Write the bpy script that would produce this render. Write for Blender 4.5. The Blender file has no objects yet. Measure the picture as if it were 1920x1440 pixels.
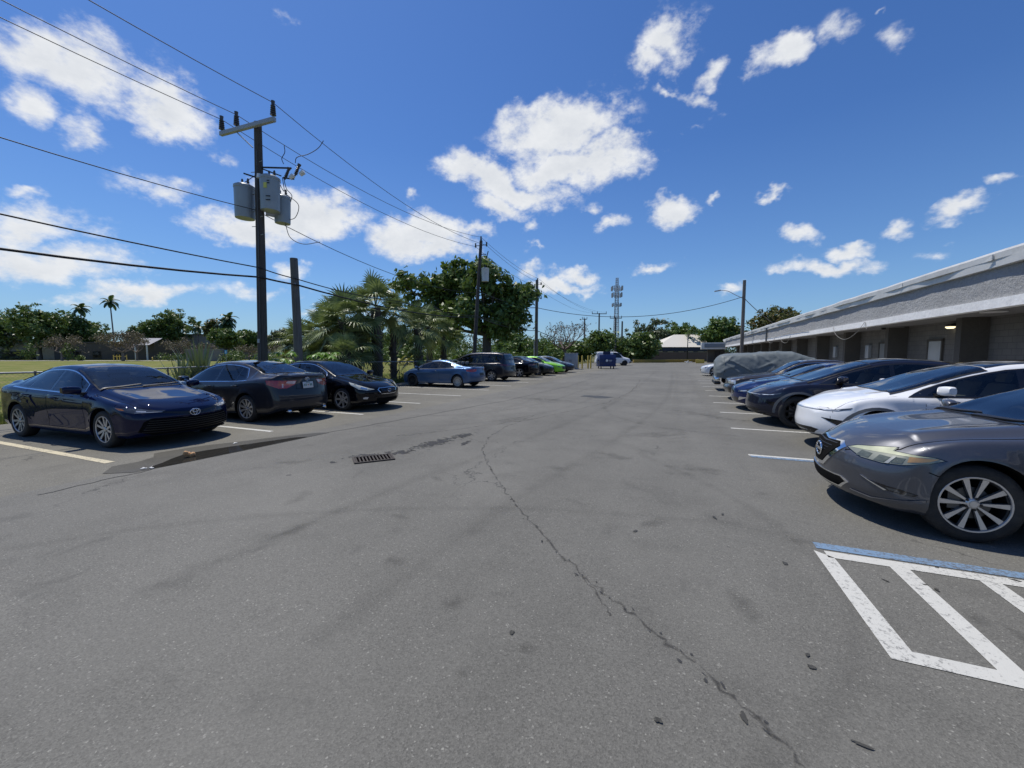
import bpy, bmesh, math, random
import numpy as np
from mathutils import Vector, Matrix
from mathutils.bvhtree import BVHTree
from mathutils.geometry import delaunay_2d_cdt
random.seed(7); RNG = np.random.default_rng(7)
R = math.radians
SC = bpy.context.scene; COL = SC.collection
H_CAM = 1.65
# ---------------------------------------------------------------- materials
class NT:
    """small wrapper round a node tree"""
    def __init__(s, tree): s.t = tree; s.n = tree.nodes; s.l = tree.links
    def add(s, typ, **kw):
        nd = s.n.new(typ)
        for k, v in kw.items(): setattr(nd, k, v)
        return nd
    def link(s, a, b): s.l.new(a, b)
    def val(s, sock, v):
        if hasattr(v, 'is_linked') or isinstance(v, bpy.types.NodeSocket): s.l.new(v, sock)
        else: sock.default_value = v
    def math(s, op, a, b=0.0, c=None, clamp=False):
        nd = s.n.new('ShaderNodeMath'); nd.operation = op; nd.use_clamp = clamp
        s.val(nd.inputs[0], a); s.val(nd.inputs[1], b)
        if c is not None: s.val(nd.inputs[2], c)
        return nd.outputs[0]
    def mix(s, fac, a, b, mode='MIX'):
        nd = s.n.new('ShaderNodeMix'); nd.data_type = 'RGBA'; nd.blend_type = mode
        s.val(nd.inputs[0], fac)
        for i, v in ((6, a), (7, b)):
            if isinstance(v, (tuple, list)) and len(v) == 3: v = (*v, 1)
            s.val(nd.inputs[i], v)
        return nd.outputs[2]
    def noise(s, scale, detail=4, rough=.55, vec=None, dist=0, out=0):
        nd = s.n.new('ShaderNodeTexNoise'); nd.inputs['Scale'].default_value = scale
        nd.inputs['Detail'].default_value = detail; nd.inputs['Roughness'].default_value = rough
        nd.inputs['Distortion'].default_value = dist
        if vec is not None: s.l.new(vec, nd.inputs['Vector'])
        return nd.outputs[out]
    def ramp(s, fac, stops, interp='LINEAR'):
        nd = s.n.new('ShaderNodeValToRGB'); cr = nd.color_ramp; cr.interpolation = interp
        while len(cr.elements) < len(stops): cr.elements.new(.5)
        for e, (p, c) in zip(cr.elements, stops):
            e.position = p
            e.color = (c, c, c, 1) if isinstance(c, (int, float)) else (*c, 1)
        s.val(nd.inputs[0], fac); return nd.outputs[0]
    def coord(s, which='Object'): return s.n.new('ShaderNodeTexCoord').outputs[which]
    def mapping(s, vec, loc=(0,0,0), rot=(0,0,0), scale=(1,1,1), typ='POINT'):
        nd = s.n.new('ShaderNodeMapping'); nd.vector_type = typ
        nd.inputs[1].default_value = loc; nd.inputs[2].default_value = rot; nd.inputs[3].default_value = scale
        s.l.new(vec, nd.inputs[0]); return nd.outputs[0]
    def bump(s, height, strength=.3, dist=.01):
        nd = s.n.new('ShaderNodeBump'); nd.inputs['Strength'].default_value = strength
        nd.inputs['Distance'].default_value = dist; s.l.new(height, nd.inputs['Height']); return nd.outputs[0]

def new_mat(name):
    m = bpy.data.materials.new(name); m.use_nodes = True
    t = NT(m.node_tree); b = t.n['Principled BSDF']
    return m, t, b
_mats = {}
def mat(name, col=(.5,.5,.5), rough=.6, metal=0., var=.12, vscale=3., bump=0., bscale=40., spec=.5, coat=0., coatr=.03, dirt=0., emit=None, estr=0., trans=0.):
    """general procedural material: colour broken up by two scales of noise, optional bump and dust"""
    if name in _mats: return _mats[name]
    m, t, b = new_mat(name)
    co = t.coord('Object')
    n1 = t.noise(vscale, 5, .6, co)
    lo = tuple(c*(1-var) for c in col); hi = tuple(min(1, c*(1+var)) for c in col)
    c = t.mix(n1, lo, hi)
    if dirt:
        n2 = t.noise(vscale*.45+.7, 6, .7, co)
        f = t.math('MULTIPLY', t.ramp(n2, [(.45, 0.), (.75, 1.)]), dirt)
        c = t.mix(f, c, (.16, .14, .11))
    t.link(c, b.inputs['Base Color'])
    b.inputs['Roughness'].default_value = rough; b.inputs['Metallic'].default_value = metal
    b.inputs['Specular IOR Level'].default_value = spec
    b.inputs['Coat Weight'].default_value = coat; b.inputs['Coat Roughness'].default_value = coatr
    if bump:
        t.link(t.bump(t.noise(bscale, 4, .6, co), bump, .02), b.inputs['Normal'])
    if emit:
        b.inputs['Emission Color'].default_value = (*emit, 1); b.inputs['Emission Strength'].default_value = estr
    _mats[name] = m; return m
# ---------------------------------------------------------------- object helpers
def tag(o, label=None, cat=None, group=None, kind=None):
    if label: o['label'] = label
    if cat: o['category'] = cat
    if group: o['group'] = group
    if kind: o['kind'] = kind
    return o
def thing(name, label, cat, loc=(0,0,0), rz=0., group=None):
    o = bpy.data.objects.new(name, None); COL.objects.link(o)
    o.location = loc; o.rotation_euler = (0, 0, rz); o.empty_display_size = .1
    return tag(o, label, cat, group)
def link(name, me, mats, parent=None, sharp=None, smooth=False):
    if not isinstance(mats, (list, tuple)): mats = [mats]
    if mats and not me.materials:
        for m in mats: me.materials.append(m)
    if smooth or sharp is not None:
        me.polygons.foreach_set('use_smooth', [True]*len(me.polygons))
        if sharp is not None: me.set_sharp_from_angle(angle=R(sharp))
    o = bpy.data.objects.new(name, me); COL.objects.link(o)
    if parent is not None: o.parent = parent
    return o
class MB:
    """collects boxes, prisms, tubes and lathes into one mesh"""
    def __init__(s): s.v = []; s.f = []; s.mi = []; s.cur = 0
    def face(s, idx): s.f.append(tuple(idx)); s.mi.append(s.cur)
    def add(s, vs, fs):
        k = len(s.v); s.v.extend([tuple(v) for v in vs])
        for f in fs: s.face([k+i for i in f])
        return s
    def box(s, c, d, rz=0., M=None):
        x, y, z = d[0]/2, d[1]/2, d[2]/2
        vs = [Vector((a*x, b*y, e*z)) for e in (-1, 1) for a, b in ((-1,-1),(1,-1),(1,1),(-1,1))]
        if M is None: M = Matrix.Rotation(rz, 3, 'Z')
        vs = [M @ v + Vector(c) for v in vs]
        return s.add(vs, [(3,2,1,0),(4,5,6,7),(0,1,5,4),(1,2,6,5),(2,3,7,6),(3,0,4,7)])
    def bar(s, p, q, w, h=None, up=(0,0,1)):
        """box section from p to q"""
        p, q = Vector(p), Vector(q); h = h or w
        d = (q-p).normalized(); u = Vector(up)
        if abs(d.dot(u)) > .98: u = Vector((1,0,0))
        a = d.cross(u).normalized()*(w/2); b = a.cross(d).normalized()*(h/2)
        vs = [p-a-b, p+a-b, p+a+b, p-a+b, q-a-b, q+a-b, q+a+b, q-a+b]
        return s.add(vs, [(0,1,2,3),(7,6,5,4),(4,5,1,0),(5,6,2,1),(6,7,3,2),(7,4,0,3)])
    def tube(s, pts, rad, n=8, cap=True):
        pts = [Vector(p) for p in pts]; m = len(pts)
        rad = [rad]*m if isinstance(rad, (int, float)) else list(rad)
        k = len(s.v); prev = None
        for i, p in enumerate(pts):
            d = (pts[min(i+1, m-1)]-pts[max(i-1, 0)]).normalized()
            if prev is None:
                a = d.cross(Vector((0,0,1)))
                if a.length < .1: a = d.cross(Vector((1,0,0)))
                a.normalize()
            else: a = (prev - d*prev.dot(d)).normalized()
            prev = a; b = d.cross(a)
            for j in range(n):
                t = 2*math.pi*j/n
                s.v.append(tuple(p + (a*math.cos(t)+b*math.sin(t))*rad[i]))
        for i in range(m-1):
            for j in range(n):
                s.face((k+i*n+j, k+i*n+(j+1)%n, k+(i+1)*n+(j+1)%n, k+(i+1)*n+j))
        if cap:
            s.face([k+j for j in range(n)][::-1]); s.face([k+(m-1)*n+j for j in range(n)])
        return s
    def lathe(s, prof, n=24, M=None, c=(0,0,0), cap=True):
        """prof: (r, z) list revolved about local Z, then M (3x3) and moved to c"""
        M = M or Matrix.Identity(3); c = Vector(c); k = len(s.v)
        for r, z in prof:
            for j in range(n):
                t = 2*math.pi*j/n
                s.v.append(tuple(M @ Vector((r*math.cos(t), r*math.sin(t), z)) + c))
        for i in range(len(prof)-1):
            for j in range(n):
                s.face((k+i*n+j, k+i*n+(j+1)%n, k+(i+1)*n+(j+1)%n, k+(i+1)*n+j))
        if cap and prof[0][0] > 1e-5: s.face([k+j for j in range(n)][::-1])
        if cap and prof[-1][0] > 1e-5: s.face([k+(len(prof)-1)*n+j for j in range(n)])
        return s
    def prism(s, poly, z0, z1, M=None, c=(0,0,0)):
        """2D polygon extruded along local Z"""
        M = M or Matrix.Identity(3); c = Vector(c); n = len(poly); k = len(s.v)
        for z in (z0, z1):
            for x, y in poly: s.v.append(tuple(M @ Vector((x, y, z)) + c))
        s.face([k+i for i in range(n)][::-1]); s.face([k+n+i for i in range(n)])
        for i in range(n): s.face((k+i, k+(i+1)%n, k+n+(i+1)%n, k+n+i))
        return s
    def mesh(s, name):
        me = bpy.data.meshes.new(name); me.from_pydata(s.v, [], s.f)
        if any(s.mi): me.polygons.foreach_set('material_index', s.mi)
        me.update(); return me
    def build(s, name, mats, parent=None, sharp=None, bevel=0., smooth=False):
        me = s.mesh(name)
        bm = bmesh.new(); bm.from_mesh(me)
        bmesh.ops.remove_doubles(bm, verts=bm.verts, dist=1e-5)
        if bevel:
            es = [e for e in bm.edges if len(e.link_faces) == 2 and e.calc_face_angle(0) > R(35)]
            bmesh.ops.bevel(bm, geom=es, offset=bevel, segments=2, profile=.5, affect='EDGES', clamp_overlap=True)
            sharp = sharp or 35
        bmesh.ops.recalc_face_normals(bm, faces=bm.faces)
        bm.to_mesh(me); bm.free()
        return link(name, me, mats, parent, sharp, smooth)
def rotx(a): return Matrix.Rotation(a, 3, 'X')
def roty(a): return Matrix.Rotation(a, 3, 'Y')
def rotz(a): return Matrix.Rotation(a, 3, 'Z')
def copy_tree(o, parent=None):
    c = o.copy(); COL.objects.link(c)
    if parent is not None: c.parent = parent
    for ch in list(o.children): copy_tree(ch, c)
    return c
def sheet(name, poly, z, m, kind='structure', label=None, cat=None):
    """a flat ground sheet from a 2D outline"""
    me = bpy.data.meshes.new(name)
    me.from_pydata([(x, y, z) for x, y in poly], [], [tuple(range(len(poly)))]); me.update()
    bm = bmesh.new(); bm.from_mesh(me); bmesh.ops.recalc_face_normals(bm, faces=bm.faces)
    for f in bm.faces:
        if f.normal.z < 0: f.normal_flip()
    if len(poly) > 4: bmesh.ops.triangulate(bm, faces=bm.faces)
    bm.to_mesh(me); bm.free()
    o = link(name, me, m); return tag(o, label, cat, kind=kind)
def ribbon(pts, ws):
    """2D polyline with half-widths -> outline polygon"""
    L, Rr = [], []
    for i, (x, y) in enumerate(pts):
        a = pts[max(i-1, 0)]; b = pts[min(i+1, len(pts)-1)]
        d = Vector((b[0]-a[0], b[1]-a[1])).normalized(); w = ws[i] if isinstance(ws, (list, tuple)) else ws
        L.append((x-d.y*w, y+d.x*w)); Rr.append((x+d.y*w, y-d.x*w))
    return L + Rr[::-1]
def catmull(P, n):
    P = [Vector(p) for p in P]; out = []
    for i in range(len(P)-1):
        p0 = P[i-1] if i else P[0]*2-P[1]; p1, p2 = P[i], P[i+1]; p3 = P[i+2] if i+2 < len(P) else P[-1]*2-P[-2]
        t0 = 0; t1 = t0+max((p1-p0).length, 1e-4)**.5; t2 = t1+max((p2-p1).length, 1e-4)**.5; t3 = t2+max((p3-p2).length, 1e-4)**.5
        for k in range(n):
            t = t1+(t2-t1)*k/n
            a1 = p0*((t1-t)/(t1-t0))+p1*((t-t0)/(t1-t0)); a2 = p1*((t2-t)/(t2-t1))+p2*((t-t1)/(t2-t1)); a3 = p2*((t3-t)/(t3-t2))+p3*((t-t2)/(t3-t2))
            b1 = a1*((t2-t)/(t2-t0))+a2*((t-t0)/(t2-t0)); b2 = a2*((t3-t)/(t3-t1))+a3*((t-t1)/(t3-t1))
            out.append(b1*((t2-t)/(t2-t1))+b2*((t-t1)/(t2-t1)))
    out.append(P[-1]); return out
# ---------------------------------------------------------------- camera, sun, sky
F_PX = 765.; TH = math.atan(57/F_PX); YAW = math.atan(315*math.cos(TH)/F_PX)
FL = Vector((-math.sin(YAW), math.cos(YAW), 0)); RT = Vector((math.cos(YAW), math.sin(YAW), 0)); UPV = Vector((0, 0, 1))
FW = FL*math.cos(TH) - UPV*math.sin(TH); UP = UPV*math.cos(TH) + FL*math.sin(TH)
cam = bpy.data.cameras.new('camera'); cam.sensor_width = 36; cam.lens = 36*F_PX/1920; cam.clip_end = 3000; cam.clip_start = .05
camo = bpy.data.objects.new('camera', cam); COL.objects.link(camo)
camo.location = (0, 0, H_CAM); camo.rotation_euler = (math.pi/2 - TH, 0, YAW)
SC.camera = camo
# to place things measured on the photograph at their real spot: bearing of a picture column, height at a distance
def bearing(px): return Vector((FL + RT*((px-960)/F_PX*math.cos(TH))).xy).normalized()
def at(px, depth):
    """ground point on the bearing of a column, DEPTH metres ahead"""
    d = FL + RT*((px-960)/F_PX); return Vector((d.x*depth, d.y*depth, 0))
def on_x(px, X):
    d = FL + RT*((px-960)/F_PX); t = X/d.x; return Vector((X, d.y*t, 0)), t
def hgt(py, depth): return H_CAM + (663-py)/F_PX*depth

SUN_DIR = Vector((-.42, .16, 1)).normalized()
sun = bpy.data.lights.new('sun', 'SUN'); sun.energy = 4.1; sun.angle = R(.53); sun.color = (1, .945, .85)
suno = bpy.data.objects.new('sun', sun); COL.objects.link(suno)
suno.rotation_euler = SUN_DIR.to_track_quat('Z', 'Y').to_euler(); suno.location = (0, 0, 60)

w = bpy.data.worlds.new('World'); SC.world = w; w.use_nodes = True
t = NT(w.node_tree); bg = t.n['Background']
sky = t.add('ShaderNodeTexSky', sky_type='NISHITA'); sky.sun_disc = False
sky.sun_elevation = math.asin(SUN_DIR.z); sky.sun_rotation = math.atan2(SUN_DIR.x, SUN_DIR.y)
sky.air_density = 1.15; sky.dust_density = .4; sky.ozone_density = 3.2; sky.altitude = 0
hs = t.add('ShaderNodeHueSaturation'); hs.inputs['Saturation'].default_value = 1.05; hs.inputs['Value'].default_value = 1.0
hs.inputs['Hue'].default_value = .505
t.link(t.mix(1., sky.outputs[0], (.64,.89,1.20), 'MULTIPLY'), hs.inputs['Color'])
dirv = t.coord('Generated')
nrm = t.add('ShaderNodeVectorMath', operation='NORMALIZE'); t.link(dirv, nrm.inputs[0]); d0 = nrm.outputs[0]
# edge-breaking warp of the direction
nz = t.add('ShaderNodeTexNoise'); nz.inputs['Scale'].default_value = 5.5; nz.inputs['Detail'].default_value = 5; nz.inputs['Roughness'].default_value = .6
t.link(d0, nz.inputs['Vector'])
sub = t.add('ShaderNodeVectorMath', operation='SUBTRACT'); t.link(nz.outputs['Color'], sub.inputs[0]); sub.inputs[1].default_value = (.5,.5,.5)
scl = t.add('ShaderNodeVectorMath', operation='SCALE'); t.link(sub.outputs[0], scl.inputs[0]); scl.inputs['Scale'].default_value = .17
ad = t.add('ShaderNodeVectorMath', operation='ADD'); t.link(d0, ad.inputs[0]); t.link(scl.outputs[0], ad.inputs[1]); dw = ad.outputs[0]
def sky_dir(px, py):
    return (FW + RT*((px-960)/F_PX) + UP*((720-py)/F_PX)).normalized()
# fair-weather clouds: each is a patch of sky given by direction, angular half-sizes, tilt and density
CLOUDS = [ # px, py, half-width, half-height (photo pixels at that spot), tilt deg, density
 (120,135,200,88,18,1.0),(290,205,115,58,22,.95),(30,190,55,50,0,.9),(165,265,75,42,25,.75),(20,90,120,70,10,1.0),
 (560,400,120,58,4,1.15),(430,405,100,36,-4,1.0),(300,345,70,32,12,.6),(415,293,34,20,0,.6),(618,398,70,50,0,.9),
 (100,490,210,45,3,.85),(60,420,150,50,8,.8),(260,552,120,22,2,.8),(40,355,60,16,8,.6),(120,560,130,16,0,.5),
 (545,500,44,24,0,.8),(520,545,110,22,0,.6),(650,420,40,40,0,.6),
 (780,450,110,42,4,1.1),(820,478,70,24,0,.9),(870,445,60,20,0,.7),(768,385,14,18,0,.6),
 (1040,240,125,66,-12,1.15),(1075,305,150,52,-3,1.25),(950,350,135,38,10,1.15),(935,395,62,28,10,.9),(1150,290,70,40,0,1.0),(990,425,30,18,0,.6),
 (1255,380,60,32,-14,.95),(1150,415,40,22,-20,.7),(1115,385,26,22,0,.55),(1340,356,16,9,0,.6),(1432,378,34,13,0,.75),
 (1275,60,85,60,-30,.8),(1235,115,60,34,-20,.9),(1340,135,52,38,-35,.9),(1300,190,60,26,30,.75),(1250,172,22,12,0,.6),
 (1468,106,60,38,-8,1.0),(1580,50,60,36,-20,.62),(1690,75,44,34,-35,.5),(1665,5,18,12,-30,.5),
 (1540,492,105,19,-7,.95),(1495,447,42,15,5,.7),(1575,462,44,17,0,.85),(1665,430,60,17,-10,.7),(1800,395,100,26,-16,.95),(1885,338,46,18,-15,.7),(1755,455,50,14,-5,.45),
 (1205,497,52,16,-10,.8),(1080,517,40,20,0,1.0),(1050,540,80,16,3,.9),(990,508,50,16,15,.6),(1010,480,30,10,20,.5),(1375,540,46,14,-5,.6),
 (550,20,42,24,10,.5),(700,590,90,14,0,.5),(1290,245,40,10,0,.3),(620,585,60,12,0,.5),
]
mx = None
for (px, py, a, b, tilt, den) in CLOUDS:
    c = sky_dir(px, py); tx = RT - c*RT.dot(c); tx.normalize(); ty = c.cross(tx) * (1 if c.cross(tx).z > 0 else -1)
    tt = R(-tilt); ax = tx*math.cos(tt) + ty*math.sin(tt); ay = ty*math.cos(tt) - tx*math.sin(tt)
    # local scale of a photo pixel as an angle, along and across
    ra = sky_dir(px+a*math.cos(R(tilt)), py+a*math.sin(R(tilt))).angle(c); rb = sky_dir(px, py-b).angle(c)
    rot = Matrix((ax, ay, ax.cross(ay))).transposed().to_euler()
    mp = t.mapping(dw, loc=tuple(c), rot=tuple(rot), scale=(ra*1.36, rb*1.36, .6), typ='TEXTURE')
    g = t.add('ShaderNodeTexGradient', gradient_type='SPHERICAL'); t.link(mp, g.inputs[0])
    v = t.math('MULTIPLY', g.outputs['Fac'], den)
    mx = v if mx is None else t.math('MAXIMUM', mx, v)
# clouds in the rest of the sky (behind the photographer), so reflections and side views keep a sky
sp = t.add('ShaderNodeSeparateXYZ'); t.link(d0, sp.inputs[0])
dotf = t.add('ShaderNodeVectorMath', operation='DOT_PRODUCT'); t.link(d0, dotf.inputs[0]); dotf.inputs[1].default_value = tuple(FL)
back = t.ramp(dotf.outputs['Value'], [(.0, 1.), (.25, 0.)])
bn = t.noise(3.1, 3, .5, d0)
bk = t.math('MULTIPLY', t.ramp(bn, [(.5, 0.), (.74, .5)]), back)
mx = t.math('MAXIMUM', mx, bk)
fine = t.noise(12, 10, .66, t.mapping(d0, scale=(1, 1, 1.7)))
fine2 = t.noise(12, 10, .66, t.mapping(d0, loc=(-.012, .006, .035), scale=(1, 1, 1.7)))
dens = t.math('ADD', mx, t.math('MULTIPLY', t.math('SUBTRACT', fine, .52), 1.65))
cov = t.add('ShaderNodeMapRange', interpolation_type='SMOOTHSTEP'); cov.inputs[1].default_value = .14; cov.inputs[2].default_value = .74
t.link(dens, cov.inputs[0])
gate = t.math('MULTIPLY', cov.outputs[0], t.ramp(mx, [(.0, 0.), (.26, 1.)]))
relief = t.math('MULTIPLY_ADD', t.math('SUBTRACT', fine, fine2), 1.6, .5, clamp=True)
thick = t.ramp(dens, [(.3, 1.), (.6, .5), (.95, .0)])
shade = t.math('ADD', t.math('MULTIPLY', relief, .75), t.math('MULTIPLY', thick, .35), clamp=True)
ccol = t.mix(shade, (7.1, 7.5, 8.1), (10.5, 10.6, 10.7))
# thin white veil low on the side of the lawn and along the horizon
hz = t.ramp(sp.outputs['Z'], [(0., .42), (.06, .30), (.2, .10), (.42, 0.)])
skyc = t.mix(hz, hs.outputs[0], (3.6, 6.0, 9.3))
fin = t.mix(t.math('MULTIPLY', gate, .97), skyc, ccol)
t.link(fin, bg.inputs['Color']); bg.inputs['Strength'].default_value = .09
SC.view_settings.view_transform = 'Standard'; SC.view_settings.look = 'None'; SC.view_settings.gamma = 1; SC.view_settings.exposure = 0
SC.view_settings.use_curve_mapping = False
# ---------------------------------------------------------------- ground
def asphalt_mat(name, base=(.150,.146,.130), wet=0.):
    m, t, b = new_mat(name); co = t.coord('Object')
    big = t.noise(.22, 5, .6, co); mid = t.noise(1.3, 6, .65, co)
    streak = t.noise(.9, 5, .6, t.mapping(co, rot=(0,0,R(6)), scale=(1.2, .10, 1)))
    grain = t.noise(240, 3, .7, co); grain2 = t.noise(85, 4, .75, co)
    lo = tuple(c*.76 for c in base); hi = tuple(c*1.22 for c in base)
    c = t.mix(t.ramp(big, [(.3, 0.), (.7, 1.)]), lo, hi)
    c = t.mix(t.math('MULTIPLY', t.ramp(streak, [(.35, 0.), (.7, 1.)]), .42), c, tuple(x*1.28 for x in base))
    c = t.mix(t.math('MULTIPLY', t.ramp(mid, [(.5, 0.), (.75, 1.)]), .38), c, tuple(x*.62 for x in base))
    # aggregate: pale and dark stones of a centimetre or so
    vo = t.add('ShaderNodeTexVoronoi'); vo.inputs['Scale'].default_value = 120; t.link(co, vo.inputs['Vector'])
    sepc = t.add('ShaderNodeSeparateColor'); t.link(vo.outputs['Color'], sepc.inputs[0])
    stone = t.ramp(sepc.outputs[0], [(0., .55), (.25, .85), (.75, 1.08), (.93, 1.25), (.988, 2.2)], 'CONSTANT')
    c = t.mix(.55, c, t.mix(1., c, stone, 'MULTIPLY'))
    gr = t.ramp(grain, [(.3, .72), (.5, 1.), (.72, 1.3)])
    c = t.mix(.8, c, t.mix(1., c, gr, 'MULTIPLY'))
    gr2 = t.ramp(grain2, [(.3, .8), (.7, 1.2)])
    c = t.mix(.7, c, t.mix(1., c, gr2, 'MULTIPLY'))
    # soft stains
    sn = t.noise(2.6, 4, .6, co, dist=.6)
    c = t.mix(t.math('MULTIPLY', t.ramp(sn, [(.60, 0.), (.74, 1.)]), .34), c, (.055,.054,.05))
    pn = t.noise(.55, 3, .5, co)
    c = t.mix(t.math('MULTIPLY', t.ramp(pn, [(.5, 0.), (.7, 1.)]), .34), c, tuple(x*1.35 for x in base))
    # drips of oil
    v2 = t.add('ShaderNodeTexVoronoi'); v2.inputs['Scale'].default_value = 1.5; v2.inputs['Randomness'].default_value = 1.
    dn = t.add('ShaderNodeVectorMath', operation='ADD')
    wn = t.add('ShaderNodeVectorMath', operation='SCALE'); wn.inputs['Scale'].default_value = .12
    t.link(t.noise(6, 3, .6, co, out=1), wn.inputs[0]); t.link(co, dn.inputs[0]); t.link(wn.outputs[0], dn.inputs[1])
    t.link(dn.outputs[0], v2.inputs['Vector'])
    s2 = t.add('ShaderNodeSeparateColor'); t.link(v2.outputs['Color'], s2.inputs[0])
    rad = t.math('MULTIPLY', t.math('POWER', s2.outputs[1], 3.), .085)
    drip = t.math('LESS_THAN', v2.outputs['Distance'], rad)
    drip = t.math('MULTIPLY', drip, t.math('GREATER_THAN', s2.outputs[0], .45))
    c = t.mix(t.math('MULTIPLY', drip, .62), c, (.03, .03, .032))
    # hairline cracking
    v3 = t.add('ShaderNodeTexVoronoi', feature='DISTANCE_TO_EDGE'); v3.inputs['Scale'].default_value = .33
    w3 = t.add('ShaderNodeVectorMath', operation='ADD'); s3 = t.add('ShaderNodeVectorMath', operation='SCALE'); s3.inputs['Scale'].default_value = .9
    t.link(t.noise(1.6, 5, .65, co, out=1), s3.inputs[0]); t.link(co, w3.inputs[0]); t.link(s3.outputs[0], w3.inputs[1]); t.link(w3.outputs[0], v3.inputs['Vector'])
    crack = t.math('MULTIPLY', t.math('LESS_THAN', v3.outputs['Distance'], .0035), t.ramp(t.noise(.5, 2, .5, co), [(.52, 0.), (.6, 1.)]))
    c = t.mix(t.math('MULTIPLY', crack, .6), c, (.035, .035, .035))
    # stall side of the seam: sandier paving
    sx = t.add('ShaderNodeSeparateXYZ'); t.link(co, sx.inputs[0])
    side = t.ramp(t.math('MULTIPLY_ADD', sx.outputs[0], .5, 4.05), [(.44, 1.), (.47, 0.)])
    c = t.mix(t.math('MULTIPLY', side, .55), c, t.mix(1., c, (1.14, 1.10, .98), 'MULTIPLY'))
    if wet: c = t.mix(1., c, (1-wet, 1-wet, 1-wet), 'MULTIPLY')
    t.link(c, b.inputs['Base Color'])
    b.inputs['Roughness'].default_value = .82 if not wet else .5
    b.inputs['Specular IOR Level'].default_value = .35 if not wet else .15
    hsum = t.math('ADD', t.math('MULTIPLY', grain, .5), t.math('ADD', t.math('MULTIPLY', grain2, .8), vo.outputs['Distance']))
    t.link(t.bump(hsum, .5 if not wet else .25, .005), b.inputs['Normal'])
    return m
M_ASPH = asphalt_mat('asphalt')
M_WET = asphalt_mat('damp_asphalt', wet=.42)
M_DARKASPH = asphalt_mat('oily_asphalt', wet=.55)
def paint_mat(name, col, wear=.5, dark=(.10,.10,.10)):
    m, t, b = new_mat(name); co = t.coord('Object')
    n = t.noise(26, 6, .72, co); n2 = t.noise(1.2, 3, .5, co); n3 = t.noise(95, 3, .7, co)
    worn = t.math('ADD', t.math('MULTIPLY', n, .6), t.math('ADD', t.math('MULTIPLY', n2, .25), t.math('MULTIPLY', n3, .3)))
    f = t.ramp(worn, [(.635-.03*wear, 0.), (.755-.05*wear, 1.)])
    c = t.mix(t.noise(3, 4, .6, co), tuple(x*.86 for x in col), col)
    c = t.mix(t.math('MULTIPLY', f, .85), c, dark)
    t.link(c, b.inputs['Base Color']); b.inputs['Roughness'].default_value = .75
    t.link(t.bump(t.noise(150, 3, .6, co), .4, .004), b.inputs['Normal']); return m
M_WHITE = paint_mat('worn_white_paint', (.58,.575,.53), .9)
M_BLUEP = paint_mat('worn_blue_paint', (.17,.27,.40), 2.4)
M_OLDWHITE = paint_mat('old_yellowed_paint', (.62,.55,.38), 1.6)

def grass_mat(name, a, b_, dry):
    m, t, b = new_mat(name); co = t.coord('Object')
    n1 = t.noise(.35, 5, .65, co); n2 = t.noise(9, 5, .7, co); n3 = t.noise(1.7, 4, .6, co)
    c = t.mix(n2, a, b_); c = t.mix(t.ramp(n1, [(.4, 0.), (.62, .75)]), c, dry)
    c = t.mix(t.math('MULTIPLY', t.ramp(n3, [(.45, 0.), (.7, 1.)]), .4), c, tuple(x*.6 for x in a))
    t.link(c, b.inputs['Base Color']); b.inputs['Roughness'].default_value = .95; b.inputs['Specular IOR Level'].default_value = .1
    t.link(t.bump(n2, .6, .05), b.inputs['Normal']); return m
M_LAWN = grass_mat('lawn', (.095,.125,.022), (.17,.20,.045), (.26,.22,.09))
M_EARTH = grass_mat('earth', (.07,.085,.025), (.12,.13,.05), (.17,.15,.08))
sheet('ground', [(-900,-500),(900,-500),(900,1500),(-900,1500)], -.06, M_EARTH)
sheet('lawn', [(-180,-60),(-14.6,-60),(-14.6,62),(-60,92),(-180,60)], -.02, M_LAWN)
M_CONC = mat('concrete', (.36,.35,.33), .9, var=.2, vscale=1.4, bump=.3, bscale=60, dirt=.35)
# the car park, subdivided a little so it shades evenly
sheet('car_park', [(-14.6,-40),(9.2,-40),(9.2,88),(-14.6,88)], 0., M_ASPH)
# painted bay lines
Z1 = .004
def line(x0, x1, y, m, w=.10, name='bay_line', skew=0.):
    n = 6; up, lo = [], []
    for i in range(n+1):
        x = x0+(x1-x0)*i/n; yy = y+skew*(x-x0)
        up.append((x, yy+w/2+random.uniform(-.006,.006))); lo.append((x, yy-w/2+random.uniform(-.006,.006)))
    return sheet(name, lo+up[::-1], Z1, m)
for i, y in enumerate([3.31, 5.98, 8.63, 11.28, 13.93, 16.58, 19.2, 21.85, 24.5, 27.15, 29.8, 32.45, 35.1]):
    line(-13.2, -7.93+random.uniform(-.06,.06), y, M_OLDWHITE if i == 0 else M_WHITE, .11)
for i, y in enumerate([10.12, 12.78, 15.25, 17.6, 20.1, 22.6, 25.1, 27.6, 30.1, 32.6, 35.1, 37.6, 40.1, 42.6]):
    line(1.09, 6.2, y, M_WHITE, .10, skew=.008)
line(1.08, 6.2, 7.53, M_WHITE, .085, skew=.01); line(1.1, 6.2, 7.43, M_BLUEP, .105, name='blue_bay_line', skew=.01)
line(1.12, 6.2, 4.145, M_BLUEP, .115, name='blue_bay_line')
line(1.16, 6.2, 3.995, M_WHITE, .125)
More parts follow.
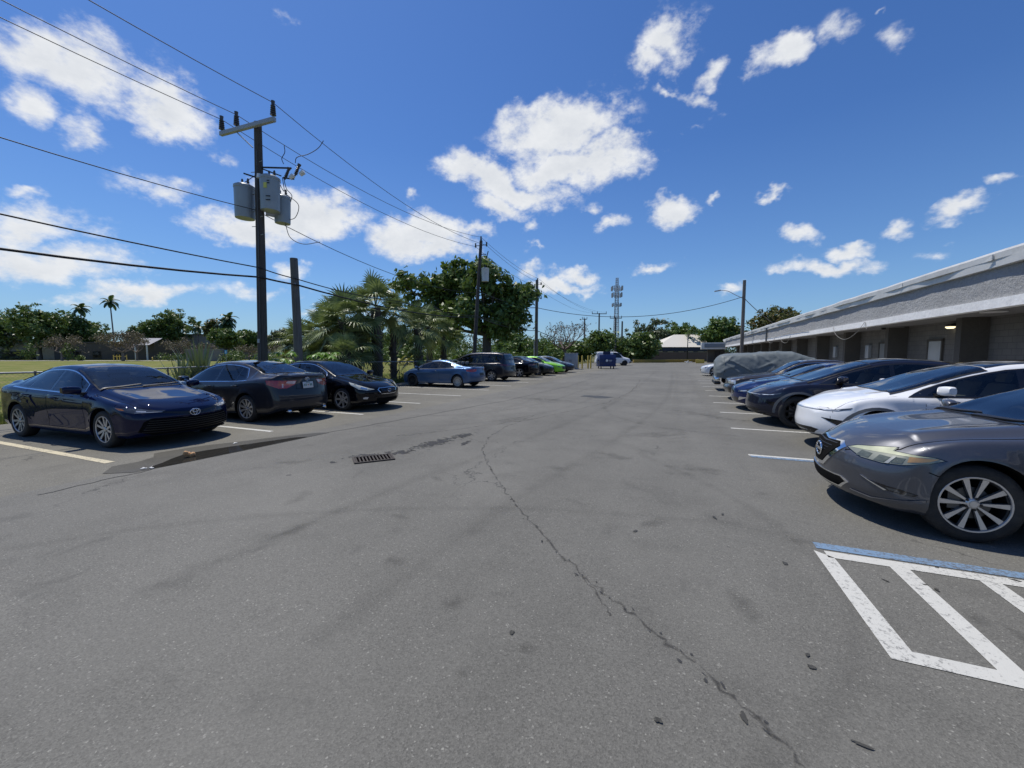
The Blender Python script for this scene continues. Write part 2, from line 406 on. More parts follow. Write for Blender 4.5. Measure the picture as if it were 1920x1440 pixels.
# hatched access aisle: outline and slanting bars, one painted figure
def hatch():
    bm = bmesh.new(); w = .066
    def quad(p):
        vs = [bm.verts.new((x, y, Z1)) for x, y in p]; f = bm.faces.new(vs)
        f.normal_update()
        if f.normal.z < 0: f.normal_flip()
    ye = lambda x: 2.825-.035*(x-1.235)/4.965                             # upper edge of the near bar
    quad([(1.085,4.03),(1.20,3.94),(1.235,2.825),(1.105,2.715)])         # end bar
    quad([(1.105,2.715),(1.235,2.825),(6.2,2.79),(6.2,2.66)])            # near long bar
    for k in range(8):
        x = 1.55+.512*k                                                   # cross bars
        quad([(x,3.932),(x+.122,3.932),(x+.15,ye(x+.15)),(x+.028,ye(x+.028))])
    me = bpy.data.meshes.new('hatched_aisle'); bm.to_mesh(me); bm.free()
    tag(link('hatched_aisle', me, M_WHITE), kind='structure')
hatch()
# seam, long crack and patches
def stain_mat(name, col, lo, hi, scale, alpha=.55):
    m, t, b = new_mat(name); co = t.coord('Object'); at_ = t.add('ShaderNodeAttribute', attribute_name='soft')
    n = t.noise(scale, 5, .65, co)
    a = t.ramp(t.math('MULTIPLY', t.math('ADD', at_.outputs['Fac'], t.math('MULTIPLY', t.math('SUBTRACT', n, .5), 2.2)), .6), [(lo, 0.), (hi, 1.)])
    b.inputs['Base Color'].default_value = (*col, 1); b.inputs['Roughness'].default_value = .8; b.inputs['Specular IOR Level'].default_value = .3
    tr = t.add('ShaderNodeBsdfTransparent'); ms = t.add('ShaderNodeMixShader'); t.link(t.math('MULTIPLY', a, alpha), ms.inputs[0]); t.link(tr.outputs[0], ms.inputs[1]); t.link(b.outputs[0], ms.inputs[2])
    t.link(ms.outputs[0], t.n['Material Output'].inputs[0]); return m
M_STAINL = stain_mat('crack_stain', (.035,.034,.033), .36, .72, 9.)
M_STAINB = stain_mat('soft_stain', (.04,.039,.037), .15, .8, 5., .26)
M_TRACK = stain_mat('tyre_track', (.05,.049,.047), .1, .95, 3., .12)
M_SCUFF = stain_mat('pale_scuff', (.24,.235,.215), .1, .95, 2.5, .24)
M_DAMP = stain_mat('damp_stain', (.045,.046,.048), .34, .50, 9., .85)
def soft_strip(name, pts, ws, z, m):
    me = bpy.data.meshes.new(name); V = []; F = []; A = []
    for i, (x, y) in enumerate(pts):
        a = pts[max(i-1,0)]; b = pts[min(i+1,len(pts)-1)]; d = Vector((b[0]-a[0], b[1]-a[1])).normalized(); w = ws[i]
        for k, s in ((-1,0.),(0,1.),(1,0.)): V.append((x-d.y*w*k, y+d.x*w*k, z)); A.append(s)
    for i in range(len(pts)-1):
        for k in (0,1): q = 3*i+k; F.append((q+1, q, q+3, q+4))
    me.from_pydata(V, [], F); at_ = me.attributes.new('soft', 'FLOAT', 'POINT'); at_.data.foreach_set('value', A); me.update()
    if me.polygons[0].normal.z < 0: me.flip_normals()
    return tag(link(name, me, m), kind='structure')
def soft_blob(name, cx, cy, rx, ry, z, m, rz=0., n=28):
    me = bpy.data.meshes.new(name); V = [(cx, cy, z)]; A = [1.]; F = []
    for i in range(n):
        a = 2*math.pi*i/n; x, y = rx*math.cos(a), ry*math.sin(a); V.append((cx+x*math.cos(rz)-y*math.sin(rz), cy+x*math.sin(rz)+y*math.cos(rz), z)); A.append(0.); F.append((0, i+1, (i+1) % n+1))
    me.from_pydata(V, [], F); at_ = me.attributes.new('soft', 'FLOAT', 'POINT'); at_.data.foreach_set('value', A); me.update()
    return tag(link(name, me, m), kind='structure')
def wob(pts, n, amp, seed):
    rr = random.Random(seed); out = []
    for (a, b) in zip(pts[:-1], pts[1:]):
        for i in range(n):
            f = i/n; out.append((a[0]+(b[0]-a[0])*f+rr.uniform(-amp,amp), a[1]+(b[1]-a[1])*f+rr.uniform(-amp,amp)))
    out.append(pts[-1]); return out
def strip_obj(name, pts, ws, z, m):
    bm = bmesh.new(); pr = None
    for i, (x, y) in enumerate(pts):
        a = pts[max(i-1,0)]; b = pts[min(i+1,len(pts)-1)]; d = Vector((b[0]-a[0], b[1]-a[1])).normalized(); w = ws[i]
        cur = (bm.verts.new((x-d.y*w, y+d.x*w, z)), bm.verts.new((x+d.y*w, y-d.x*w, z)))
        if pr: bm.faces.new((pr[0], pr[1], cur[1], cur[0]))
        pr = cur
    bmesh.ops.recalc_face_normals(bm, faces=bm.faces)
    for f in bm.faces:
        if f.normal.z < 0: f.normal_flip()
    me = bpy.data.meshes.new(name); bm.to_mesh(me); bm.free()
    return tag(link(name, me, m), kind='structure')
cr = wob([(.62,1.72),(.34,2.05),(.02,2.36),(-.28,2.6),(-.58,2.86),(-.9,3.2),(-1.35,3.72),(-1.85,4.35),(-2.62,5.42),(-3.1,6.2),(-3.45,7.2),(-3.6,8.4),(-3.55,10.2)], 9, .022, 3)
rr = random.Random(5)
soft_strip('asphalt_crack', cr, [max(.02, rr.gauss(.030,.012)) for _ in cr], .003, M_STAINL)
cr2 = wob([(-.62,2.9),(-.42,2.62),(-.36,2.5)], 6, .015, 4); soft_strip('asphalt_crack', cr2, [.022]*len(cr2), .0033, M_STAINL)
cr3 = wob([(-5.2,6.6),(-4.6,7.4),(-3.3,9.8),(-2.2,14),(-1.9,19),(-2.3,27)], 12, .06, 9); soft_strip('asphalt_crack', cr3, [.05]*len(cr3), .0034, M_STAINL)
for k_, (pts_, w_, m_) in enumerate([
  ([(-3.4,1.6),(-3.2,4),(-2.6,8),(-2.0,14),(-1.9,24),(-2.1,40)], .16, M_TRACK), ([(-1.9,1.6),(-1.7,4),(-1.1,8),(-.5,14),(-.4,24),(-.6,40)], .16, M_TRACK),
  ([(.9,6),(.85,9),(.8,14),(.75,22),(.7,34)], .30, M_SCUFF), ([(.1,7.5),(.0,12),(-.1,20),(-.2,36)], .22, M_SCUFF),
  ([(-7.2,7.2),(-5.6,7.6),(-4.2,9.),(-3.2,12),(-2.9,18)], .14, M_TRACK), ([(-7.2,8.8),(-6,9.2),(-4.8,10.6),(-4.2,13),(-4.,19)], .13, M_TRACK),
  ([(1.2,9.2),(-.3,9.6),(-1.6,11),(-2.4,14)], .12, M_TRACK), ([(-5.4,1.2),(-4.6,2.2),(-3.2,3.2),(-1.4,4.0),(.6,4.4)], .11, M_TRACK), ([(.2,1.5),(.9,2.6),(1.1,3.6),(.6,5.2),(-.6,7)], .12, M_TRACK),
  ([(-6.2,2.8),(-5.2,5.5),(-4.9,9),(-4.8,15)], .35, M_SCUFF)]):
    P_ = [tuple(q.xy) for q in catmull([Vector((*p, 0)) for p in pts_], 8)]; soft_strip('tyre_track', P_, [w_]*len(P_), .0012+.00006*k_, m_)
cr4 = wob([(-6.9,2.2),(-6.93,3.4),(-6.8,6.2),(-6.3,9),(-5.6,13),(-5.2,20),(-5.4,34)], 10, .03, 11); strip_obj('paving_seam', cr4, [.011]*len(cr4), .0036, M_DARKASPH)
def blob(name, cx, cy, rx, ry, z, m, seed, rz=0., n=46, rag=.35):
    rr = random.Random(seed); ph = [rr.uniform(0, 6.3) for _ in range(8)]; pts = []
    for i in range(n):
        a = 2*math.pi*i/n
        k = 1+rag*sum(math.sin(a*(j+2)+ph[j])/(j+2) for j in range(8))+rr.uniform(-.06,.06)
        x, y = rx*k*math.cos(a), ry*k*math.sin(a)
        pts.append((cx+x*math.cos(rz)-y*math.sin(rz), cy+x*math.sin(rz)+y*math.cos(rz)))
    return sheet(name, pts, z, m)
# damp border and standing water along the seam
sheet('damp_patch', [(-7.3,2.95),(-6.98,3.15),(-6.9,3.7),(-6.83,4.6),(-6.78,5.4),(-6.74,6.35),(-6.95,6.25),(-7.16,5.9),(-7.4,5.5),(-7.62,5.0),(-7.85,4.6),(-7.95,4.2),(-8.0,3.9),(-7.72,3.75),(-7.6,3.5),(-7.64,3.2),(-7.5,3.1)], .005, M_WET)
M_WATER, tt_, bb_ = new_mat('standing_water'); co_ = tt_.coord('Object')
tt_.link(tt_.mix(tt_.noise(2.5, 5, .6, co_), (.022,.022,.02), (.045,.042,.036)), bb_.inputs['Base Color']); bb_.inputs['Roughness'].default_value = .04
bb_.inputs['IOR'].default_value = 1.33
tt_.link(tt_.bump(tt_.noise(5, 2, .5, co_), .02, .01), bb_.inputs['Normal'])
sheet('puddle', [(-6.97,3.32),(-6.92,3.6),(-6.86,4.4),(-6.82,5.0),(-6.78,5.85),(-6.95,5.7),(-7.12,5.25),(-7.3,4.75),(-7.42,4.35),(-7.46,4.05),(-7.33,3.8),(-7.18,3.6),(-7.08,3.4)], .009, M_WATER)
for k, (x, y, a, b_, z, rzz) in enumerate([(-4.62,5.1,.30,.16,.0042,.5),(-4.3,5.5,.30,.15,.0044,.9),(-4.15,6.35,.2,.62,.0046,-.2),(-4.85,4.62,.08,.05,.0042,.2),(-4.0,7.15,.16,.32,.0043,-.1),(-3.62,6.55,.07,.2,.0041,.2)]):
    soft_blob('damp_patch', x, y, a*2.1, b_*2.1, z, M_DAMP, rzz, 40)
blob('damp_patch', -2.9, 15.6, .55, .4, .0042, M_DARKASPH, 40)
for k, (x, y, a, b_) in enumerate([(-2.05,2.55,.16,.12),(-1.35,2.25,.2,.12),(-3.3,2.7,.3,.12),(-4.0,3.3,.3,.16),(1.75,3.35,.1,.16),(-1.6,5.6,.3,.2),(-.2,4.1,.22,.12),(.4,3.0,.3,.12),(-.9,6.6,.5,.25),(-2.6,3.3,.16,.1),(-5.4,4.4,.4,.2),(.3,6.3,.3,.5),(-.4,8.7,.5,.9),(-3.8,9.4,.5,.9),(-.75,2.05,.1,.07),(-1.0,1.75,.07,.06),(1.9,3.2,.2,.06),(-2.9,4.5,.2,.12),(1.08,4.2,.22,.10),(.7,12,.4,1.6),(-4.6,14,.7,2.)]): soft_blob('stain', x, y, a, b_, .0021+.00003*k, M_STAINB, k*.7)
for k in range(26):
    x = random.uniform(-1.2, 3.0); y = random.uniform(1.7, 4.6)
    blob('oil_spot', x, y, random.uniform(.012,.035), random.uniform(.008,.018), .0048+.0001*k, M_DARKASPH, 60+k, random.uniform(0,3), n=16)
# storm drain
dr = thing('storm_drain', 'rusty black slotted drain grate sunk in the asphalt beside a dark crack', 'drain', (-4.4,5.0,.006), R(48))
M_IRON = mat('rusty_iron', (.075,.066,.06), .75, .5, var=.4, vscale=14, bump=.3)
M_VOID = mat('void_black', (.004,.004,.004), 1., var=0., spec=0.)
dr.scale = (.62,.66,1.)
f = MB(); f.box((0,0,-.002),(.92,.56,.004)); f.build('pit', M_VOID, dr)
f = MB()
for sx, sy, dx, dy in ((0,.27,.96,.05),(0,-.27,.96,.05),(.46,0,.05,.5),(-.46,0,.05,.5)): f.box((sx,sy,.006),(dx,dy,.016))
f.build('frame', M_IRON, dr)
f = MB()
for k in range(11): f.box((-.41+.082*k,0,.005),(.036,.49,.011))
f.build('grate', M_IRON, dr, bevel=.003)
# litter in the puddle
li = MB(); rr = random.Random(2)
for k in range(4):
    c = Vector((rr.uniform(-.045,.045), rr.uniform(-.05,.05), .03+.014*k)); n = 7; k0 = len(li.v)
    prof = [(.004,-.03),(.03,-.022),(.045,0),(.03,.022),(.004,.03)]
    li.lathe([(r*rr.uniform(.7,1.1), z) for r, z in prof], 9, rotx(rr.uniform(0,3)) @ roty(rr.uniform(0,3)), c)
for i in range(len(li.v)): li.v[i] = tuple(x+rr.uniform(-.006,.006) for x in li.v[i])
o = li.build('crumpled_wrapper', mat('tan_paper', (.62,.36,.17), .8, var=.3, vscale=20), smooth=True); o.location = (-7.2,3.95,.012)
tag(o, 'crumpled tan food wrapper lying in the puddle', 'litter')
rr = random.Random(12)
for k in range(46):
    i_ = int(len(cr)*(rr.random()**1.4)); x, y = cr[min(i_, len(cr)-1)]; s_ = .35+.65*min(1, 3./max(1, y))
    soft_blob('damp_spot', x+rr.gauss(0,.03), y+rr.gauss(0,.03), rr.uniform(.025,.06)*s_, rr.uniform(.012,.026)*s_, .0036+.00002*k, M_DAMP, 2.3+rr.gauss(0,.3), 12)
for k, (x, y) in enumerate([(-6.98,3.36),(-7.05,3.3),(-7.5,4.9)]):
    q = MB(); q.box((0,0,.006),(.07,.03,.008), rz=k*.8); q.add([(-.03,-.01,.01),(.03,-.012,.016),(.028,.012,.012),(-.03,.013,.018)], [(0,1,2,3)])
    o = q.build('paper_scrap', mat('white_paper', (.7,.7,.68), .8), bevel=.002); o.location = (x, y, .006)
    tag(o, ['torn white paper scrap at the narrow tip of the puddle','small white paper shred beside the puddle tip','white paper fleck on the damp border of the puddle'][k], 'litter', 'scraps of paper round the puddle')
# ---------------------------------------------------------------- car builder
def pchip(kn):
    x = np.array([k[0] for k in kn], float); y = np.array([k[1] for k in kn], float)
    if len(x) == 1: return lambda q: np.full(np.shape(q), y[0]) if np.ndim(q) else y[0]
    h = np.diff(x); d = np.diff(y)/h; m = np.zeros(len(x))
    if len(x) > 2:
        for i in range(1, len(x)-1):
            if d[i-1]*d[i] > 0:
                w1 = 2*h[i]+h[i-1]; w2 = h[i]+2*h[i-1]; m[i] = (w1+w2)/(w1/d[i-1]+w2/d[i])
        m[0] = d[0]; m[-1] = d[-1]
    else: m[:] = d[0]
    def f(q):
        qq = np.clip(np.asarray(q, float), x[0], x[-1]); i = np.clip(np.searchsorted(x, qq, 'right')-1, 0, len(h)-1)
        s = (qq-x[i])/h[i]
        r = (1+2*s)*(1-s)**2*y[i]+s*(1-s)**2*h[i]*m[i]+s*s*(3-2*s)*y[i+1]+s*s*(s-1)*h[i]*m[i+1]
        return r if np.ndim(q) else float(r)
    return f
def resample(pts, n):
    L = [0.]
    for a, b in zip(pts[:-1], pts[1:]): L.append(L[-1]+(b-a).length)
    out = []; j = 0
    for i in range(n):
        t = L[-1]*i/(n-1)
        while j < len(L)-2 and L[j+1] < t: j += 1
        s = (t-L[j])/max(L[j+1]-L[j], 1e-9); out.append(pts[j].lerp(pts[j+1], min(1, s)))
    return out
def paint(name, col, metal=.35, rough=.38, flake=.2, coat=1., spec=.25):
    if name in _mats: return _mats[name]
    m, t, b = new_mat(name); co = t.coord('Object')
    n = t.noise(260, 2, .5, co); dust = t.noise(2.2, 6, .7, co)
    c = t.mix(n, tuple(c*(1-flake) for c in col), tuple(c*(1+flake) for c in col))
    c = t.mix(t.math('MULTIPLY', t.ramp(dust, [(.4, 0.), (.8, 1.)]), .010), c, (.22,.20,.17))
    t.link(c, b.inputs['Base Color']); b.inputs['Metallic'].default_value = metal; b.inputs['Roughness'].default_value = rough
    b.inputs['Coat Weight'].default_value = coat; b.inputs['Coat IOR'].default_value = 1.42; b.inputs['Specular IOR Level'].default_value = spec
    t.link(t.ramp(dust, [(.35, .006), (.8, .025)]), b.inputs['Coat Roughness'])
    _mats[name] = m; return m
def glass_mat(name, col, rough=.03):
    if name in _mats: return _mats[name]
    m, t, b = new_mat(name); co = t.coord('Object')
    n = t.noise(1.4, 4, .6, co)
    t.link(t.mix(n, tuple(c*.6 for c in col), tuple(c*1.3 for c in col)), b.inputs['Base Color'])
    b.inputs['Roughness'].default_value = rough; b.inputs['IOR'].default_value = 1.48
    _mats[name] = m; return m
M_GLASS = glass_mat('dark_tinted_glass', (.010,.011,.013))
M_SCREEN = glass_mat('windscreen_glass', (.013,.018,.024))
M_CHROME = mat('chrome', (.78,.79,.8), .1, 1., var=.05)
M_SILVER = mat('alloy_silver', (.50,.51,.52), .32, .75, var=.08, dirt=.2)
M_MACHINED = mat('machined_alloy', (.50,.50,.51), .3, .8, var=.06)
M_ALLOYDARK = mat('dark_alloy', (.015,.015,.017), .35, .3, var=.2)
M_TYRE = mat('tyre_rubber', (.018,.018,.018), .8, var=.25, vscale=8, bump=.25, bscale=60, dirt=.25)
M_TRIM = mat('black_trim', (.010,.010,.011), .42, var=.2)
M_UNDER = mat('underbody', (.006,.006,.006), .95, var=.2, spec=.1)
M_GLOSSBLK = mat('gloss_black', (.006,.006,.007), .12, var=.1, coat=.6)
M_LAMP = mat('lamp_lens', (.55,.56,.56), .12, .45, var=.55, vscale=24, coat=1.)
M_LAMPDARK = mat('smoked_lens', (.06,.065,.07), .08, .3, var=.6, vscale=18, coat=1.)
M_RED = mat('red_lens', (.36,.012,.012), .12, .1, var=.35, vscale=26, coat=1.)
M_REDDARK = mat('deep_red_lens', (.11,.006,.008), .12, .1, var=.35, vscale=26, coat=1.)
M_CLEARRED = mat('frosted_rear_lens', (.55,.40,.40), .15, .3, var=.3, vscale=30, coat=1.)
M_AMBER = mat('amber_lens', (.50,.16,.02), .15, .1, var=.3, vscale=30, coat=1.)
M_PLATE = mat('plate_white', (.62,.64,.63), .5, var=.1)
M_PLATEINK = mat('plate_green', (.10,.22,.16), .6, var=.2)
M_SEAT = mat('grey_upholstery', (.20,.20,.20), .9, var=.15)

def clear_glass(name, tint):
    m, t, b = new_mat(name); co = t.coord('Object')
    tr = t.add('ShaderNodeBsdfTransparent'); t.link(t.mix(t.noise(1.5, 3, .5, co), tuple(c*.85 for c in tint), tint), tr.inputs[0])
    gl = t.add('ShaderNodeBsdfGlossy'); gl.inputs['Roughness'].default_value = .01; gl.inputs['Color'].default_value = (.95,.97,1,1)
    fr = t.add('ShaderNodeFresnel'); fr.inputs['IOR'].default_value = 1.6; ms = t.add('ShaderNodeMixShader'); t.link(fr.outputs[0], ms.inputs[0])
    t.link(tr.outputs[0], ms.inputs[1]); t.link(gl.outputs[0], ms.inputs[2]); t.link(ms.outputs[0], t.n['Material Output'].inputs[0]); return m
M_CLEAR = clear_glass('tinted_side_glass', (.36,.39,.38)); M_CLEARW = clear_glass('laminated_windscreen', (.42,.47,.46))
M_DASH = mat('dashboard_plastic', (.03,.03,.032), .7, var=.2); M_LIGHTSEAT = mat('pale_upholstery', (.42,.41,.39), .8, var=.1)
class Car:
    def __init__(s, spec):
        s.sp = spec; s.L = spec['L']
        s.ztop = pchip(spec['ztop']); s.zbelt = pchip(spec['zbelt']); s.w = pchip(spec['w'])
        s.w6 = pchip(spec['w6']); s.d6 = pchip(spec['d6']); s.tuck = pchip(spec.get('tuck', [(0,.05),(s.L,.05)]))
        s.zb = pchip(spec.get('zb', [(0,.22),(.12,.19),(s.L*.5,.19),(s.L-.25,.22),(s.L,.30)]))
        s.pf = pchip(spec.get('pf', [(.15,.14),(.22,.05),(.35,.0),(.5,.0),(.62,.03),(.75,.12)]))
        s.pr = pchip(spec.get('pr', [(.2,.14),(.35,.02),(.5,.0),(.65,.02),(.85,.06),(1.05,.09)]))
        s.kf = spec.get('kf', .34); s.kr = spec.get('kr', .26); s.Ra = spec['rw']+spec.get('gap', .055)
        s.wx = spec['wx']; s.rw = spec['rw']; s.waist = spec.get('waist', .018); s.flare = spec.get('flare', .014)
        s.rows = None; s.make()
    def z6(s, x): return s.ztop(x)-s.d6(x)
    def half(s, x):
        """dense half section from the bottom edge up to the top centre"""
        w = s.w(x); zb = s.zb(x); zt = s.ztop(x); zbl = min(s.zbelt(x), zt-.03); tk = s.tuck(x); w6 = min(s.w6(x), w-tk-.02); z6 = max(zt-s.d6(x), zbl+.01)
        zm = zb+(zbl-zb)*.45
        P = [(w*.93, zb), (w*.975, zb+.07), (w*.993, zm), (w, zb+(zbl-zb)*.78), (w-tk*.35, zbl-.035), (w-tk, zbl), (w6+.012+(w-tk-w6)*.04, z6-.03-(zbl<z6-.2)*.02), (w6-.05, z6+.022 if s.d6(x) > .025 else z6), (w6*.55, zt-(zt-z6)*.22), (0, zt)]
        P = [(p[0], 0, p[1]) for p in P]
        C = catmull(P, 7); nb = 5*7
        side, top = C[:nb+1], C[nb:]
        return side, top
    def make(s):
        L = s.L; xs = set()
        for f in (0,.012,.03,.055,.09,.13,.18,.24,.31): xs.add(round(f,4)); xs.add(round(L-f,4))
        n = int((L-.7)/.062)
        for i in range(n+1): xs.add(round(.36+(L-.72)*i/n, 4))
        for xw in s.wx:
            xs = {x for x in xs if abs(abs(x-xw)-s.Ra) > .02}
            for k in range(1, 16): xs.add(round(xw+s.Ra*math.cos(math.pi*k/16), 4))
            for e in (-1, 1):
                xs.add(round(xw+e*s.Ra, 4)); xs.add(round(xw+e*(s.Ra-.0015), 4))
        xs = sorted(x for x in xs if 0 <= x <= L)
        fix = [xs[0]]
        for x in xs[1:]:
            if x-fix[-1] > .0012: fix.append(x)
        xs = fix; NS, NT_ = 15, 17; rows = []
        for x in xs:
            side, top = s.half(x); zc = None
            for xw in s.wx:
                if abs(x-xw) < s.Ra-.0008: zc = s.rw+math.sqrt(max(0, s.Ra**2-(x-xw)**2))
            zb = s.zb(x)
            if zc is not None and zc > zb:
                k = 0
                while k < len(side)-2 and side[k+1].z < zc: k += 1
                a, b = side[k], side[k+1]; f = (zc-a.z)/max(b.z-a.z, 1e-6); f = min(max(f, 0), 1)
                side = [a.lerp(b, f)]+side[k+1:]
            ring = resample(side, NS)+resample(top, NT_)[1:]
            e = ring[0]
            ring = [Vector((0,0,e.z)), Vector((e.x-.17,0,e.z)), Vector((e.x-.035,0,e.z-.002)), Vector((e.x-.012,0,e.z-.002))]+ring
            row = []
            for p in ring:
                y, z = p.x, p.z
                # flares round the arches, hollow between them
                for xw in s.wx:
                    r = math.hypot(x-xw, z-s.rw)
                    if z < s.zbelt(x): y += s.flare*math.exp(-((r-s.Ra)/.075)**2)*(1 if y > .3 else 0)
                if s.wx[0] < x < s.wx[1] and y > .3:
                    m = math.sin(math.pi*(x-s.wx[0])/(s.wx[1]-s.wx[0])); y -= s.waist*m*math.exp(-((z-.42)/.13)**2)
                row.append([x, y, z])
            rows.append(row)
        nr = len(rows[0]); s.nbot = 3
        def shape(x, y, z):
            w = max(s.w(min(max(x, .3), L-.3)), .1); q = min(abs(y)/w, 1.1); X = x
            ff = max(0, 1-x/.95)**2; X += s.kf*q**2.3*ff
            X += s.pf(z)*max(0, 1-x/.55)**1.5
            fr = max(0, 1-(L-x)/.9)**2; X -= s.kr*q**2.3*fr
            X -= s.pr(z)*max(0, 1-(L-x)/.5)**1.5
            return (X, y, z)
        V = []; F = []; MI = []
        full = lambda row: [(r[0], -r[1], r[2]) for r in row[::-1]]+[tuple(r) for r in row[1:]] # -y top centre ... bottom ... +y top centre
        # order: start top centre (-y side) -> bottom -> top (+y); closes at the top
        m = 2*nr-2
        for row in rows:
            fr = [(r[0], -r[1], r[2]) for r in row[::-1]][:-1]+[tuple(r) for r in row][:-1]
            V += [shape(*p) for p in fr]
        def isbot(j):
            i = abs(j-(nr-1)) # 0 at bottom centre
            i2 = abs(j+1-(nr-1)); return max(i, i2) <= s.nbot
        for a in range(len(rows)-1):
            for j in range(m):
                j2 = (j+1) % m
                F.append((a*m+j, a*m+j2, (a+1)*m+j2, (a+1)*m+j)); MI.append(1 if isbot(j) else 0)
        # caps across the nose and the tail
        for a, flip in ((0, 0), (len(rows)-1, 1)):
            row = rows[a]; K = 12; prev = None
            for i in range(1, nr-1):
                li = a*m+(nr-1-i); ri = a*m+(nr-1+i)
                cur = [li]
                for k in range(1, K):
                    y = -row[i][1]+2*row[i][1]*k/K; V.append(shape(row[i][0], y, row[i][2])); cur.append(len(V)-1)
                cur.append(ri)
                if prev:
                    for k in range(K):
                        q = (prev[k], prev[k+1], cur[k+1], cur[k]); F.append(q if flip else q[::-1]); MI.append(1 if i <= s.nbot else 0)
                else:
                    c = a*m+nr-1
                    for k in range(K):
                        q = (c, cur[k+1], cur[k]); F.append(q if flip else q[::-1]); MI.append(1)
                prev = cur
            c = a*m
            for k in range(K):
                q = (prev[k], prev[k+1], c); F.append(q if flip else q[::-1]); MI.append(0)
        me = bpy.data.meshes.new('body'); me.from_pydata(V, [], F); me.polygons.foreach_set('material_index', MI); me.update()
        bm = bmesh.new(); bm.from_mesh(me)
        bmesh.ops.remove_doubles(bm, verts=bm.verts, dist=1e-4)
        bmesh.ops.recalc_face_normals(bm, faces=bm.faces)
        bm.to_mesh(me); s.bvh = BVHTree.FromBMesh(bm); bm.free(); s.me = me
    # ------------- patches laid on the body
    def cast(s, p, d, off):
        o = p - d*4; h = s.bvh.ray_cast(o, d)
        if h[0] is None or (h[0]-p).length > 1.6:
            h = s.bvh.find_nearest(p)
        n = h[1]
        if n.dot(d) > 0: n = -n
        return h[0]+n*off, n
    def patch(s, P3, d, off=.003, thick=.012, step=.05, mir=False):
        """polygon P3 (rough 3D points) thrown along d onto the body, lifted by off; returns verts, faces"""
        d = Vector(d).normalized(); u = Vector((0,0,1)).cross(d)
        if u.length < .2: u = Vector((1,0,0))
        u.normalize(); v = d.cross(u).normalized(); P3 = [Vector(p) for p in P3]
        P2 = [(p.dot(u), p.dot(v)) for p in P3]; dep = sum(p.dot(d) for p in P3)/len(P3)
        out = []
        for i, a in enumerate(P2):
            b = P2[(i+1) % len(P2)]; n = max(1, int(math.dist(a, b)/step+.5))
            for k in range(n): out.append((a[0]+(b[0]-a[0])*k/n, a[1]+(b[1]-a[1])*k/n))
        nb = len(out); xs = [p[0] for p in out]; ys = [p[1] for p in out]; pts = [Vector(p) for p in out]
        gx = int((max(xs)-min(xs))/step)+1; gy = int((max(ys)-min(ys))/step)+1
        def inside(x, y):
            c = False; j = nb-1
            for i in range(nb):
                if (out[i][1] > y) != (out[j][1] > y) and x < (out[j][0]-out[i][0])*(y-out[i][1])/(out[j][1]-out[i][1])+out[i][0]: c = not c
                j = i
            return c
        for i in range(gx):
            for k in range(gy):
                x = min(xs)+(i+.5)*step; y = min(ys)+(k+.5)*step
                if inside(x, y) and min((x-q[0])**2+(y-q[1])**2 for q in out) > (step*.45)**2: pts.append(Vector((x, y)))
        r = delaunay_2d_cdt(pts, [(i, (i+1) % nb) for i in range(nb)], [], 1, 1e-6)
        V2, E2, F2 = r[0], r[1], r[2]
        V = []; N = []
        for p in V2:
            q, n = s.cast(u*p[0]+v*p[1]+d*dep, d, off); V.append(q); N.append(n)
        cnt = {}
        for f in F2:
            for a, b in zip(f, f[1:]+f[:1]): cnt[(a, b)] = cnt.get((a, b), 0)+1
        F = [tuple(f) for f in F2]; base = len(V); mp = {}
        for (a, b) in [e for e in cnt if (e[1], e[0]) not in cnt]:
            for q in (a, b):
                if q not in mp: mp[q] = len(V); V.append(V[q]-N[q]*thick)
            F.append((b, a, mp[a], mp[b]))
        return V, F
    def put(s, name, polys, m, parent, sharp=32, both=False, label=None):
        """polys: list of dicts(P, d, off, mi, thick) -> one mesh part (both: mirrored copy as a second object)"""
        obs = []
        for sg in ((1, -1) if both else (1,)):
            mb = MB()
            for q in polys:
                P = [(p[0], p[1]*sg, p[2]) for p in q['P']]; d = q['d']; d = (d[0], d[1]*sg, d[2])
                V, F = s.patch(P, d, q.get('off', .003), q.get('th', .012), q.get('step', .05))
                mb.cur = q.get('mi', 0); mb.add([(v.x-s.L/2, v.y, v.z) for v in V], F)
            me = mb.mesh(name)
            bm = bmesh.new(); bm.from_mesh(me); bmesh.ops.recalc_face_normals(bm, faces=bm.faces)
            # outward: away from the body's axis
            a = sum((f.normal.dot(f.calc_center_median()-Vector((0,0,.5)))*f.calc_area() for f in bm.faces))
            if a < 0: bmesh.ops.reverse_faces(bm, faces=bm.faces)
            bm.to_mesh(me); bm.free()
            o = link(name, me, m, parent, sharp)
            if label: o['label'] = label
            obs.append(o)
        return obs
    # ------------- outlines found from the profile
    def glass_poly(s, xa, xb, top=.05, bot=.015, sa=0., sb=0., zmax=None):
        """side glass between xa and xb, under the roof rail and over the belt; sa, sb slant the ends"""
        n = 14; up, lo = [], []
        for i in range(n+1):
            f = i/n
            zt = lambda x: s.z6(x)-top; zl = lambda x: s.zbelt(x)+bot
            xl = xa+(xb-xa)*f; lo.append((xl, 1., zl(xl)))
            xu = (xa+sa)+(xb+sb-xa-sa)*f; z = max(zt(xu), zl(xu)+.012)
            up.append((xu, 1., z))
        return lo+up[::-1]
